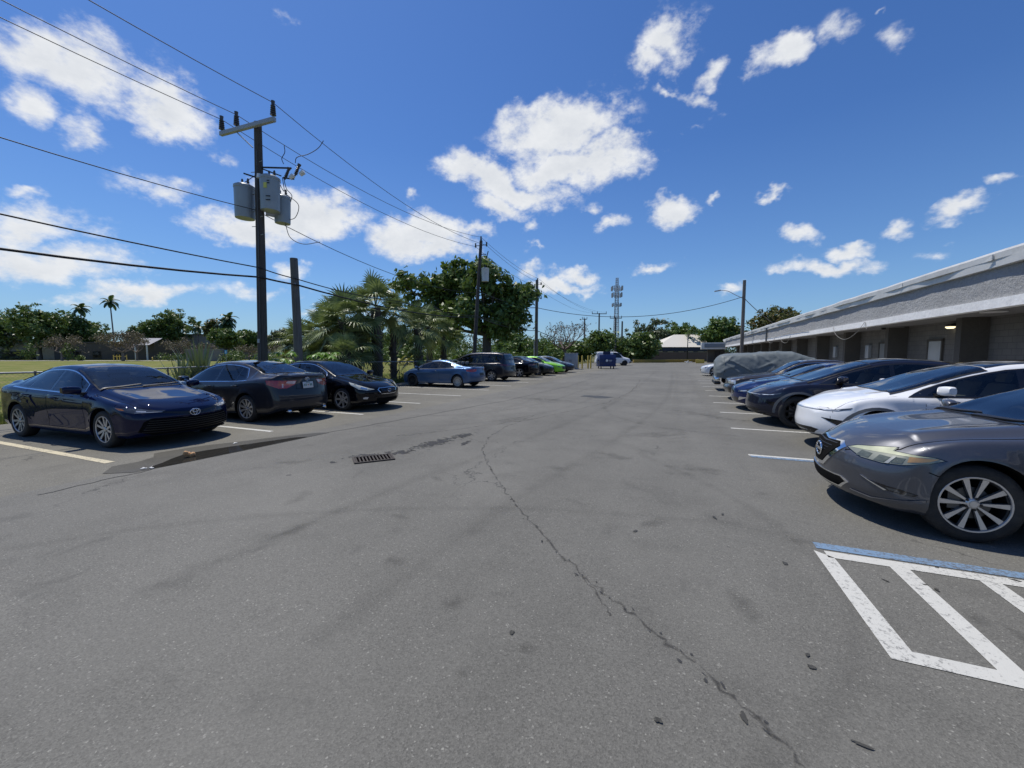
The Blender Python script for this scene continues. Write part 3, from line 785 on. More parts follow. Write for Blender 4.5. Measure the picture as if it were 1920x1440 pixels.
def wheel(car, parent, x, y, style, rim_r, rimmat=None, tyre_w=.215):
    """wheel > tyre, rim, brake disc; y sign gives the side"""
    rw = car.rw; sg = 1 if y > 0 else -1; M = rotx(-math.pi/2*sg); L = car.L
    root = bpy.data.objects.new('wheel', None); COL.objects.link(root); root.parent = parent
    root.location = (x-L/2, y, rw); root.empty_display_size = .1
    h = tyre_w/2
    t_ = MB()
    t_.lathe([(rim_r-.01,-h+.01),(rim_r+.02,-h),(rw-.05,-h-.004),(rw-.014,-h+.012),(rw-.002,-h+.035),(rw,0),(rw-.002,h-.035),(rw-.014,h-.012),(rw-.05,h+.004),(rim_r+.02,h),(rim_r-.004,h-.008),(rim_r-.02,h-.03)], 40, M, cap=False)
    t_.build('tyre', M_TYRE, root, smooth=True, sharp=50)
    r_ = MB(); r_.cur = 0
    r_.cur = 1; r_.lathe([(rim_r-.035,-h+.02),(rim_r-.022,h-.05),(rim_r-.010,h-.012)], 40, M, cap=False); r_.cur = 0
    r_.lathe([(rim_r-.010,h-.012),(rim_r-.005,h-.003),(rim_r+.006,h-.002),(rim_r+.010,h-.006)], 40, M, cap=False)
    def spoke(a, hw0, hw1, r0, r1, z0, z1, th=.02, mi=0):
        P = [(r0, -hw0), (r1, -hw1), (r1, hw1), (r0, hw0)]; vs = []
        for zz in (0, -th):
            for (r, q), z in zip(P, (z0, z1, z1, z0)):
                vs.append(M @ Vector((r*math.cos(a)-q*math.sin(a), r*math.sin(a)+q*math.cos(a), z+zz)))
        r_.cur = mi; r_.add(vs, [(0,1,2,3),(7,6,5,4),(4,5,1,0),(5,6,2,1),(6,7,3,2),(7,4,0,3)])
    zo = h-.014; zi = h-.03
    ph = random.uniform(0, 6.28)
    if style == 'pairs5':                     # five pairs of splayed spokes
        for k in range(5):
            for e in (-1, 1): spoke(math.pi/2+2*math.pi*k/5+e*.29, .006, .022, .04, rim_r-.006, zi, zo, .03)
    elif style == 'multi10':
        for k in range(10): spoke(ph+2*math.pi*k/10+(.05 if k % 2 else -.05), .02, .019, .04, rim_r-.01, zi, zo)
    elif style == 'ten_twin':
        for k in range(10): spoke(ph+2*math.pi*k/10, .016, .027, .05, rim_r-.01, zi-.005, zo)
    elif style == 'seven':
        for k in range(7): spoke(ph+2*math.pi*k/7, .03, .024, .04, rim_r-.01, zi, zo, .03)
    elif style == 'five':
        for k in range(5): spoke(ph+2*math.pi*k/5, .045, .035, .04, rim_r-.01, zi, zo, .03)
    elif style == 'mesh':
        for k in range(14):
            for e in (-1, 1): spoke(ph+2*math.pi*k/14+e*.1, .009, .008, .05, rim_r-.01, zi, zo)
    elif style == 'steel':
        r_.lathe([(.0,zi),(.09,zi),(.12,zi-.02),(rim_r-.03,zo-.02)], 30, M, cap=False)
        for k in range(8): spoke(ph+2*math.pi*k/8, .03, .03, .1, rim_r-.02, zo-.014, zo-.012)
    r_.cur = 0
    r_.lathe([(.052,zi-.03),(.050,zi-.006),(.040,zi+.005),(.030,zi+.008),(.028,zi+.012),(.0,zi+.012)], 20, M, cap=False)
    r_.cur = 1
    for k in range(5):
        a = ph+2*math.pi*k/5+.3; r_.lathe([(.011,zi-.01),(.011,zi+.007),(.0,zi+.007)], 6, M, M @ Vector((.052*math.cos(a), .052*math.sin(a), 0)))
    r_.build('rim', [rimmat or M_SILVER, M_ALLOYDARK], root, sharp=30)
    b_ = MB(); b_.cur = 0; b_.lathe([(rim_r-.03,-.05),(rim_r-.03,-.055),(.0,-.055)], 30, M)
    b_.cur = 1; b_.lathe([(.14,h-.085),(.14,h-.07),(.06,h-.07)], 28, M)
    b_.box(tuple(M @ Vector((-.12,.02,h-.075))), (.08,.05,.16) , 0)
    b_.build('brake_disc', [M_UNDER, mat('brake_steel', (.09,.09,.09), .4, .7)], root, sharp=30)
    return root
def mirror_part(car, parent, x, y, z, m, sg, size=(.13,.235,.155)):
    mb = MB(); sx, sy, sz = size
    secs = []
    n = 16
    se = lambda v: math.copysign(abs(v)**.62, v)
    for k, f in enumerate((0,.12,.45,.85,1.)):
        r = (.72,.95,1.,.93,.66)[k]
        secs.append([((x-car.L/2)+.03*f+sx*.5*r*se(math.cos(2*math.pi*j/n)), sg*(y+sy*f), z+sz*.5*r*se(math.sin(2*math.pi*j/n))*(1 if math.sin(2*math.pi*j/n) > 0 else .8)+.015*f) for j in range(n)])
    k0 = 0
    for sc in secs: mb.v += sc
    for i in range(len(secs)-1):
        for j in range(n): mb.face((i*n+j, i*n+(j+1) % n, (i+1)*n+(j+1) % n, (i+1)*n+j))
    mb.face(range(n)); mb.face([4*n+j for j in range(n)])
    mb.cur = 1; mb.bar((x-car.L/2, sg*(y-.12), z-.065), (x-car.L/2+.02, sg*(y+.05), z-.045), .11, .045)
    o = mb.build('wing_mirror', [m, M_TRIM], parent, smooth=True, sharp=50)
    g = MB(); g.box((x-car.L/2+sx*.5+.012, sg*(y+sy*.48), z+.008), (.006, sy*.72, sz*.72)); g.build('mirror_glass', M_CHROME, o, bevel=.002)
    return o
def handle(car, parent, x, z, m, sg, w=.2):
    q, n = car.cast(Vector((x, sg*1., z)), Vector((0, -sg, 0)), 0.)
    mb = MB(); c = (q.x-car.L/2, q.y+sg*.022, q.z)
    mb.tube([(c[0]-w/2, q.y, z), (c[0]-w/2+.02, c[1], z+.003), (c[0], c[1]+sg*.006, z+.005), (c[0]+w/2-.02, c[1], z+.003), (c[0]+w/2, q.y, z)], [.011,.014,.015,.014,.011], 8)
    return mb.build('handle', m, parent, smooth=True)
def ring_emblem(mb, c, rx, rz, th, M=None, n=26):
    """an upright oval ring in the y-z plane"""
    pts = [Vector((0, rx*math.cos(2*math.pi*i/n), rz*math.sin(2*math.pi*i/n))) for i in range(n+1)]
    M = M or Matrix.Identity(3); mb.tube([M @ p+Vector(c) for p in pts], th, 6, cap=False)

def build_car(spec, name, label, loc, rz, group=None, detail=2):
    """assemble a car from its spec; returns root and Car"""
    car = Car(spec); L = spec['L']; P = spec['paint']
    root = thing(name, label, spec.get('cat', 'car'), loc, rz, group)
    me = car.me; me.transform(Matrix.Translation((-L/2, 0, 0)))
    body = link('body', me, [P, M_UNDER], root, 48)
    SIDE = (0, -1, 0)
    inside = spec.get('inside')
    # glasshouse
    ws = spec['screen']; rs = spec['rear']   # (x_low, x_high)
    trim = spec.get('trim', M_TRIM)
    def across(x0, x1, n, ins):
        a = []
        for i in range(n+1):
            x = x0+(x1-x0)*i/n; a.append((x, car.w6(x)-ins, car.ztop(x)))
        return a+[(p[0], -p[1], p[2]) for p in a[::-1]]
    wp = across(ws[0], ws[1], 8, spec.get('pillar', .035)); rp = across(rs[0], rs[1], 8, spec.get('cpillar', .05))
    wd = spec.get('wdir', (.5, 0, -1)); rd = spec.get('rdir', (-.5, 0, -1))
    dlo = spec['dlo']                        # xa, xb, sa, sb
    gt = spec.get('gtop', .05); PN = spec['panes']
    out = car.glass_poly(dlo[0]-.03, dlo[1]+.03, gt-.018, -.012, dlo[2], dlo[3])
    inn = car.glass_poly(dlo[0]-.008, dlo[1]+.008, gt-.004, .004, dlo[2], dlo[3])
    pane_poly = [car.glass_poly(g[0], g[1], gt+.012, .022, g[2], g[3]) for g in PN]
    wbig = across(ws[0]-.02, ws[1]+.02, 8, spec.get('pillar', .035)-.02); rbig = across(rs[0]-.02, rs[1]+.02, 8, spec.get('cpillar', .05)-.02)
    def ring(A, B, d, off, mi):
        n = len(A); return [dict(P=[A[k], A[(k+1) % n], B[(k+1) % n], B[k]], d=d, off=off, mi=mi, th=.006, step=.12) for k in range(n)]
    if inside:
        gw, gs = M_CLEARW, M_CLEAR
        car.put('windscreen', ring(wbig, wp, wd, .007, 1)+[dict(P=wp, d=wd, off=.009, th=.004)], [gw, M_TRIM], root)
        car.put('rear_window', ring(rbig, rp, rd, .007, 1)+[dict(P=rp, d=rd, off=.009, th=.004)], [gs, M_TRIM], root)
        pil = []
        whole = car.glass_poly(PN[0][0], PN[-1][1], gt+.012, .022, PN[0][2], PN[-1][3])
        for a, b_ in zip(pane_poly[:-1], pane_poly[1:]):
            pil.append(dict(P=[a[14], b_[0], b_[-1], a[15]], d=SIDE, off=.004, mi=1))
        car.put('window_trim', ring(out, inn, SIDE, .0028, 0)+ring(inn, whole, SIDE, .004, 1)+pil, [trim, M_GLOSSBLK], root, both=True)
        for P_ in pane_poly: car.put('side_window', [dict(P=P_, d=SIDE, off=.0055, th=.003)], gs, root, both=True)
        # openings in the body behind the glass; half-covered faces become a black band
        def tester(P3, d):
            d = Vector(d).normalized(); u = Vector((0,0,1)).cross(d).normalized(); v = d.cross(u); Q = [(Vector(p).dot(u), Vector(p).dot(v)) for p in P3]
            def f(p):
                x, y = p.dot(u), p.dot(v); c = False; j_ = len(Q)-1
                for i_ in range(len(Q)):
                    if (Q[i_][1] > y) != (Q[j_][1] > y) and x < (Q[j_][0]-Q[i_][0])*(y-Q[i_][1])/(Q[j_][1]-Q[i_][1])+Q[i_][0]: c = not c
                    j_ = i_
                return c
            return f, d
        tests = [tester(wp, wd), tester(rp, rd)]
        for P_ in pane_poly:
            for sg in (1, -1): tests.append(tester([(p[0], p[1]*sg, p[2]) for p in P_], (0, -sg, 0)))
        bm = bmesh.new(); bm.from_mesh(body.data); off = Vector((L/2, 0, 0))
        def sort():
            full, part = [], []
            for fc in bm.faces:
                if fc.calc_center_median().z < .8: continue
                for f_, d in tests:
                    if fc.normal.dot(d) > -.15: continue
                    ins = [f_(v.co+off) for v in fc.verts]
                    if all(ins): full.append(fc); break
                    if any(ins) or f_(fc.calc_center_median()+off): part.append(fc); break
            return full, part
        for _ in range(2):                      # finer faces along the edge of the glass
            part = sort()[1]; es = list({e for fc in part for e in fc.edges})
            bmesh.ops.subdivide_edges(bm, edges=es, cuts=1, use_grid_fill=True)
        kill, part = sort()
        for fc in part: fc.material_index = 2
        bmesh.ops.delete(bm, geom=kill, context='FACES'); bm.to_mesh(body.data); bm.free(); body.data.materials.append(M_GLOSSBLK)
        # cabin
        xc = ws[0]+.62; zs = spec.get('seat_z', .28); sm = spec.get('seat_mat', M_SEAT)
        f = MB(); zb_ = car.zbelt(ws[0]+.1); f.box((ws[0]+.33-L/2, 0, zb_-.14), (.62, 1.42, .2)); f.box((ws[0]+.58-L/2, 0, zb_-.22), (.2, 1.4, .2)); f.build('dashboard', M_DASH, root, bevel=.04)
        f = MB(); f.box((rs[1]-.55-L/2, 0, car.zbelt(rs[1]-.4)-.07), (.75, 1.3, .05)); f.build('parcel_shelf', M_DASH, root)
        for row, xs_ in ((0, xc+.55), (1, xc+1.42)):
            for sg in ((1, -1) if row == 0 else (1, 0, -1)):
                f = MB(); y = sg*.37 if row == 0 else sg*.42; hw = .25 if row == 0 else .21
                def slab(x0, z0, x1, z1, w0, w1, th):
                    f.add([(x0-L/2, y-w0, z0), (x0-L/2, y+w0, z0), (x0+th-L/2, y+w0, z0), (x0+th-L/2, y-w0, z0), (x1-L/2, y-w1, z1), (x1-L/2, y+w1, z1), (x1+th-L/2, y+w1, z1), (x1+th-L/2, y-w1, z1)], [(3,2,1,0),(4,5,6,7),(0,1,5,4),(1,2,6,5),(2,3,7,6),(3,0,4,7)])
                slab(xs_, zs+.28, xs_+.22, zs+.80, hw, hw*.86, .12); f.box((xs_-.2-L/2, y, zs+.22), (.52, hw*2, .16)); slab(xs_+.235, zs+.815, xs_+.27, zs+.98, .12, .11, .09)
                f.build('seat', sm, root, bevel=.03)
        f = MB(); c = (xc-.06-L/2, .37, zb_-.02); M = roty(R(-22)); ring_emblem(f, c, .185, .185, .016, M); f.bar((c[0], c[1]-.17, c[2]), (c[0], c[1]+.17, c[2]), .03); f.build('steering_wheel', M_DASH, root)
    else:
        car.put('windscreen', [dict(P=wbig, d=wd, off=.006, mi=1), dict(P=wp, d=wd, off=.010)], [M_SCREEN, M_TRIM], root)
        car.put('rear_window', [dict(P=rbig, d=rd, off=.006, mi=1), dict(P=rp, d=rd, off=.010)], [spec.get('glass', M_GLASS), M_TRIM], root)
        car.put('window_trim', [dict(P=out, d=SIDE, off=.0025), dict(P=inn, d=SIDE, off=.0038, mi=1)], [trim, M_GLOSSBLK], root, both=True)
        for P_ in pane_poly: car.put('side_window', [dict(P=P_, d=SIDE, off=.0055)], spec.get('glass', M_GLASS), root, both=True)
    if spec.get('glass_roof'):
        a, b = spec['glass_roof']; car.put('glass_roof', [dict(P=across(a, b, 6, .07), d=(0,0,-1), off=.008)], spec.get('glass', M_GLASS), root)
    # doors, each with its handle; a dark gap shows round the edge
    for dr in spec.get('doors', []):
        xa, xb = dr[0], dr[1]; zl = dr[2] if len(dr) > 2 else .30; n = 8
        def outl(e):
            bot = [(xa-e+(xb-xa+2*e)*i/n, 1, zl-e) for i in range(n+1)]
            cut = dr[3] if len(dr) > 3 else 0
            if cut: bot = [(x, y, z) for x, y, z in bot if x < xb-cut]+[(xb+e-cut*.35, 1, zl+cut*.55), (xb+e, 1, zl+cut*1.3)]
            topp = [(xa-e+(xb-xa+2*e)*i/n, 1, car.zbelt(xa+(xb-xa)*i/n)-.022+e) for i in range(n+1)]
            return bot+topp[::-1]
        obs = car.put('door', [dict(P=outl(.006), d=SIDE, off=.0008, mi=1, step=.09), dict(P=outl(0), d=SIDE, off=.0024, step=.09)], [P, M_UNDER], root, both=True)
        if detail > 1:
            for o, sg in zip(obs, (1, -1)):
                hx = xb-.19; handle(car, o, hx, car.zbelt(hx)-.115, spec.get('handle', P), sg)
    # lamps, grilles and so on are given as patches
    for nm, polys, m, both in spec.get('patches', []):
        car.put(nm, polys, m, root, both=both)
    mx, mz = spec.get('mirror', (ws[0]+.22, None)); mz = mz or car.zbelt(mx)+.07
    for sg in (1, -1): mirror_part(car, root, mx, car.w(mx)-.03, mz, spec.get('mirror_mat', P), sg)
    for i, xw in enumerate(spec['wx']):
        for sg in (1, -1):
            rm = spec.get('rims', (None, None))[i]
            wheel(car, root, xw, sg*(car.w(xw)-.115+spec.get('poke', 0)), spec['spokes'], spec['rim_r'], rm)
    return root, car
# ---------------------------------------------------------------- the cars
SIDE = (0, -1, 0); FRONT = (1, 0, 0); REAR = (-1, 0, 0); FC = (1, -1, 0); RC = (-1, -1, 0); DOWN = (0, 0, -1)
def S(*pts): return [(x, 1., z) for x, z in pts]            # side outline (x, z)
def Fr(*pts, x=0.): return [(x, y, z) for y, z in pts]      # front / rear outline (y, z)
def sym(*pts): return list(pts)+[(-y, z) for y, z in pts[::-1]]
def sedan(L, **k):
    """a family-saloon profile, scaled to length L"""
    q = L/4.88
    s = dict(L=L, rw=.33, rim_r=.225, wx=(.98*q, 3.80*q),
        ztop=[(0,.66),(.03,.69),(.10,.73),(.35,.80),(.8,.88),(1.2,.955),(1.38*q,1.0),(1.75*q,1.19),(2.15*q,1.365),(2.45*q,1.43),(2.8*q,1.447),(3.2*q,1.43),(3.6*q,1.345),(4.0*q,1.20),(4.3*q,1.115),(4.6*q,1.095),(L-.05,1.06),(L,1.0)],
        zbelt=[(0,.60),(.1,.66),(.35,.735),(.8,.82),(1.38*q,.905),(2.4*q,.945),(3.4*q,.975),(4.2*q,1.01),(L-.1,.98),(L,.92)],
        w=[(0,.70),(.02,.76),(.06,.81),(.13,.85),(.3,.885),(.9,.912),(2.4,.915),(4.0*q,.912),(4.5*q,.885),(L-.13,.84),(L-.05,.79),(L,.71)],
        w6=[(0,.5),(.1,.60),(.5,.68),(1.3*q,.72),(1.6*q,.70),(2.15*q,.615),(2.6*q,.575),(3.2*q,.57),(3.7*q,.585),(4.25*q,.66),(4.6*q,.69),(L-.08,.64),(L,.56)],
        d6=[(0,.02),(.5,.025),(1.3*q,.03),(1.7*q,.05),(2.15*q,.065),(3.2*q,.065),(3.7*q,.055),(4.3*q,.03),(L,.025)],
        tuck=[(0,.03),(.6,.06),(1.3,.07),(2.4,.055),(3.6,.06),(4.2,.08),(L,.05)],
        screen=(1.40*q,2.22*q), rear=(3.42*q,4.22*q), dlo=(1.62*q,3.98*q,.12,-.12), panes=[(1.74*q,2.62*q,.10,.03),(2.70*q,3.42*q,.03,-.0),(3.46*q,3.88*q,.0,-.12)],
        doors=[(1.52*q,2.66*q),(2.70*q,3.62*q,.30,.42)], spokes='multi10')
    s.update(k); return s
def emblem_ovals(root, c, s, m=None):
    """three interlocking ovals"""
    mb = MB(); ring_emblem(mb, c, .068*s, .046*s, .006*s); ring_emblem(mb, (c[0]-.002, c[1], c[2]), .024*s, .042*s, .005*s)
    ring_emblem(mb, (c[0]-.002, c[1], c[2]+.020*s), .046*s, .022*s, .005*s)
    return mb.build('emblem', m or M_CHROME, root, smooth=True)
def emblem_bar(root, c, s):
    mb = MB(); ring_emblem(mb, c, .06*s, .055*s, .009*s); mb.box(c, (.014, .135*s, .026*s)); return mb.build('emblem', M_CHROME, root, bevel=.002)
def emblem_letter(root, c, s):
    mb = MB(); ring_emblem(mb, c, .062*s, .044*s, .006*s)
    mb.tube([(c[0], c[1]-.012*s, c[2]+.036*s), (c[0], c[1]-.022*s, c[2]-.018*s), (c[0], c[1]+.045*s, c[2]-.018*s)], .006*s, 6); return mb.build('emblem', M_CHROME, root)
def emblem_roundel(root, c, s):
    mb = MB(); ring_emblem(mb, c, .04*s, .04*s, .006*s); mb.cur = 1; mb.box(c, (.004, .06*s, .06*s), 0, rotx(.78)); return mb.build('emblem', [M_CHROME, mat('badge_blue', (.05,.12,.4), .3)], root)
def emblem_h(root, c, s):
    mb = MB(); ring_emblem(mb, c, .045*s, .036*s, .005*s)
    for e in (-1, 1): mb.bar((c[0], e*.018*s, c[2]-.022*s), (c[0], e*.024*s, c[2]+.022*s), .006*s)
    mb.box(c, (.008, .036*s, .007*s)); return mb.build('emblem', M_CHROME, root)
def plate(root, x, y, z, tilt=0., ink=True):
    p = MB(); p.box((x, y, z), (.008, .305, .155), 0, roty(tilt)); o = p.build('licence_plate', M_PLATE, root, bevel=.002)
    if ink:
        q = MB(); s = 1 if x > 0 else -1
        for k in range(6):
            if k in (2, 3): continue
            q.box((x+s*.006, y-.105+.042*k, z+.002), (.003, .024, .055), 0, roty(tilt))
        q.box((x+s*.006, y, z+.06), (.003, .12, .014), 0, roty(tilt)); q.build('plate_print', M_PLATEINK, o)
        q = MB(); q.lathe([(.018,0),(.018,.004),(0,.004)], 10, roty(math.pi/2*s), (x+s*.004, y, z)); q.build('plate_motif', mat('plate_orange', (.5,.22,.06), .6), o)
    return o
# --- nearest on the right: grey sedan nose to the lane
P_GREY = paint('gunmetal_paint', (.092,.096,.110), .65, .38, .25)
L = 4.9
spec = sedan(L, inside=True, paint=P_GREY, rw=.345, rim_r=.238, wx=(.875,3.66), spokes='pairs5', rims=(M_MACHINED,)*2, kf=.36, flare=.03,
    zbelt=[(0,.60),(.1,.66),(.35,.765),(.8,.885),(1.0,.905),(1.38,.935),(2.4,.955),(3.4,.99),(4.2,1.02),(L-.1,.98),(L,.92)],
    ztop=[(0,.67),(.03,.71),(.10,.76),(.35,.85),(.8,.945),(1.15,.995),(1.30,1.02),(1.65,1.18),(2.1,1.355),(2.45,1.425),(2.8,1.44),(3.2,1.42),(3.6,1.34),(4.0,1.20),(4.3,1.12),(4.6,1.09),(L-.05,1.06),(L,1.0)])
spec['screen'] = (1.30, 2.15); spec['dlo'] = (1.5,3.98,.14,-.12); spec['panes'] = [(1.64,2.6,.13,.03),(2.68,3.4,.03,0),(3.44,3.86,0,-.12)]; spec['doors'] = [(1.42,2.62),(2.66,3.56,.30,.42)]
hx = Vector((1,-1.25,0)).normalized()
hl = [(.10,.58,.665),(.16,.66,.70),(.36,.80,.735),(.47,.86,.75),(.44,.86,.715),(.78,.93,.715),(.86,.94,.695),(.74,.93,.652),(.56,.88,.608),(.40,.82,.592),(.22,.71,.602)]
hm = lambda P: [((x-.10)*.80+.055, y-.13+.12*(x-.10)/.76, z+.018) for x, y, z in P]
hl = hm(hl); hc = (.34,.72,.678)
spec['patches'] = [
 ('headlight', [dict(P=hl, d=hx, off=.003, mi=2, step=.03), dict(P=[(p[0]+(hc[0]-p[0])*.05, p[1]+(hc[1]-p[1])*.05, p[2]+(hc[2]-p[2])*.10) for p in hl], d=hx, off=.007, step=.03),
   dict(P=hm([(.13,.61,.668),(.17,.66,.692),(.36,.80,.728),(.455,.855,.742),(.43,.855,.708),(.77,.93,.710),(.60,.90,.690),(.40,.82,.680)]), d=hx, off=.0085, mi=5, step=.03),
   dict(P=hm([(.58,.90,.690),(.80,.93,.700),(.72,.93,.668),(.58,.89,.640)]), d=hx, off=.010, mi=1, step=.03),
   dict(P=hm([(.19,.68,.615),(.29,.75,.612),(.31,.76,.655),(.22,.71,.665)]), d=hx, off=.010, mi=3, step=.03),
   dict(P=hm([(.33,.78,.608),(.41,.82,.606),(.45,.85,.655),(.36,.80,.660)]), d=hx, off=.010, mi=3, step=.03),
   dict(P=hm([(.46,.85,.614),(.54,.88,.622),(.56,.89,.668),(.49,.86,.664)]), d=hx, off=.010, mi=3, step=.03),
   dict(P=hm([(.42,.82,.602),(.445,.84,.604),(.49,.86,.668),(.465,.85,.668)]), d=hx, off=.012, mi=4, step=.03)], [mat('hazed_lens', (.20,.21,.165), .25, .15, var=.45, vscale=12, coat=1.), mat('hazed_amber', (.36,.22,.09), .25, .1, var=.2, coat=1.), M_GLOSSBLK, mat('lamp_bowl', (.13,.14,.10), .15, .4, var=.7, vscale=24, coat=1.), mat('lamp_rib', (.42,.42,.37), .2, .3, coat=1.), mat('hazed_edge', (.40,.42,.27), .3, .05, var=.25, vscale=14, coat=1.)], True),
 ('grille', [dict(P=Fr(*sym((.0,.70),(.26,.715),(.38,.675),(.26,.53),(.13,.42),(.0,.41))[:-1]), d=FRONT, off=.010, mi=1, step=.03),
             dict(P=Fr(*sym((.0,.685),(.23,.70),(.31,.665),(.20,.545),(.10,.455),(.0,.45))[:-1]), d=FRONT, off=.016, step=.03)]
            +[dict(P=Fr(*sym((.0,.675-.03*q),(.25-.04*q,.68-.03*q),(.25-.04*q,.674-.03*q),(0,.668-.03*q))[:-1]), d=FRONT, off=.020, mi=2) for q in range(5)], [M_UNDER, M_CHROME, M_TRIM], False),
 ('lower_intake', [dict(P=Fr(*sym((0,.375),(.44,.385),(.52,.34),(.40,.255),(0,.25))[:-1]), d=FRONT, off=.006, mi=1), dict(P=Fr(*sym((0,.362),(.42,.37),(.48,.335),(.38,.272),(0,.268))[:-1]), d=FRONT, off=.011)], [M_UNDER, M_CHROME], False),
 ('fog_light', [dict(P=[(.17,.64,.455),(.22,.70,.432),(.40,.84,.405),(.50,.89,.375),(.47,.89,.355),(.30,.80,.372)], d=hx, off=.004, step=.03), dict(P=[(.16,.63,.46),(.175,.65,.455),(.31,.80,.378),(.30,.79,.368)], d=hx, off=.010, mi=2, step=.03),
                dict(P=[(.31,.79,.400),(.38,.83,.396),(.40,.84,.378),(.33,.80,.380)], d=hx, off=.009, mi=1, step=.02), dict(P=[(.43,.86,.383),(.48,.88,.375),(.45,.88,.361),(.41,.86,.366)], d=hx, off=.009, mi=1, step=.02)], [M_GLOSSBLK, M_LAMPDARK, M_CHROME], True),
 ('bonnet_gap', [dict(P=[(.10,.40,.7),(.22,.58,.8),(.42,.73,.8),(.9,.805,.9),(1.32,.82,.9),(1.32,.81,.9),(.9,.795,.9),(.42,.72,.8),(.22,.57,.8),(.108,.392,.7)], d=DOWN, off=.002, th=.004, step=.03)], M_UNDER, True),
 ('bumper_gap', [dict(P=S((.56,.598),(.64,.565),(.74,.548),(.74,.541),(.635,.558),(.55,.593)), d=SIDE, off=.0015, th=.004, step=.03)], M_UNDER, True),
 ('splitter', [dict(P=[(.10,.56,.262),(.24,.72,.240),(.46,.88,.285),(.58,.91,.33),(.55,.91,.345),(.43,.88,.312),(.22,.72,.268),(.10,.56,.285)], d=hx, off=.016, step=.03)], P_GREY, True),
 ('wiper', [dict(P=[(1.27,.70,1.0),(1.33,.70,1.0),(1.38,.10,1.0),(1.36,.05,1.0)], d=DOWN, off=.02, th=.015), dict(P=[(1.27,.05,1.0),(1.32,.05,1.0),(1.38,-.6,1.0),(1.36,-.62,1.0)], d=DOWN, off=.02, th=.015)], M_TRIM, False),
]
r, c = build_car(spec, 'grey_sedan', 'grey metallic sedan with a hazy yellowed headlight, nearest of the cars along the building', (1.52+L/2, 5.60, 0), 0, 'cars parked along the building')
emblem_bar(r, (c.cast(Vector((0,0,.58)), Vector(FRONT), .03)[0].x-L/2, 0, .58), 1.3)
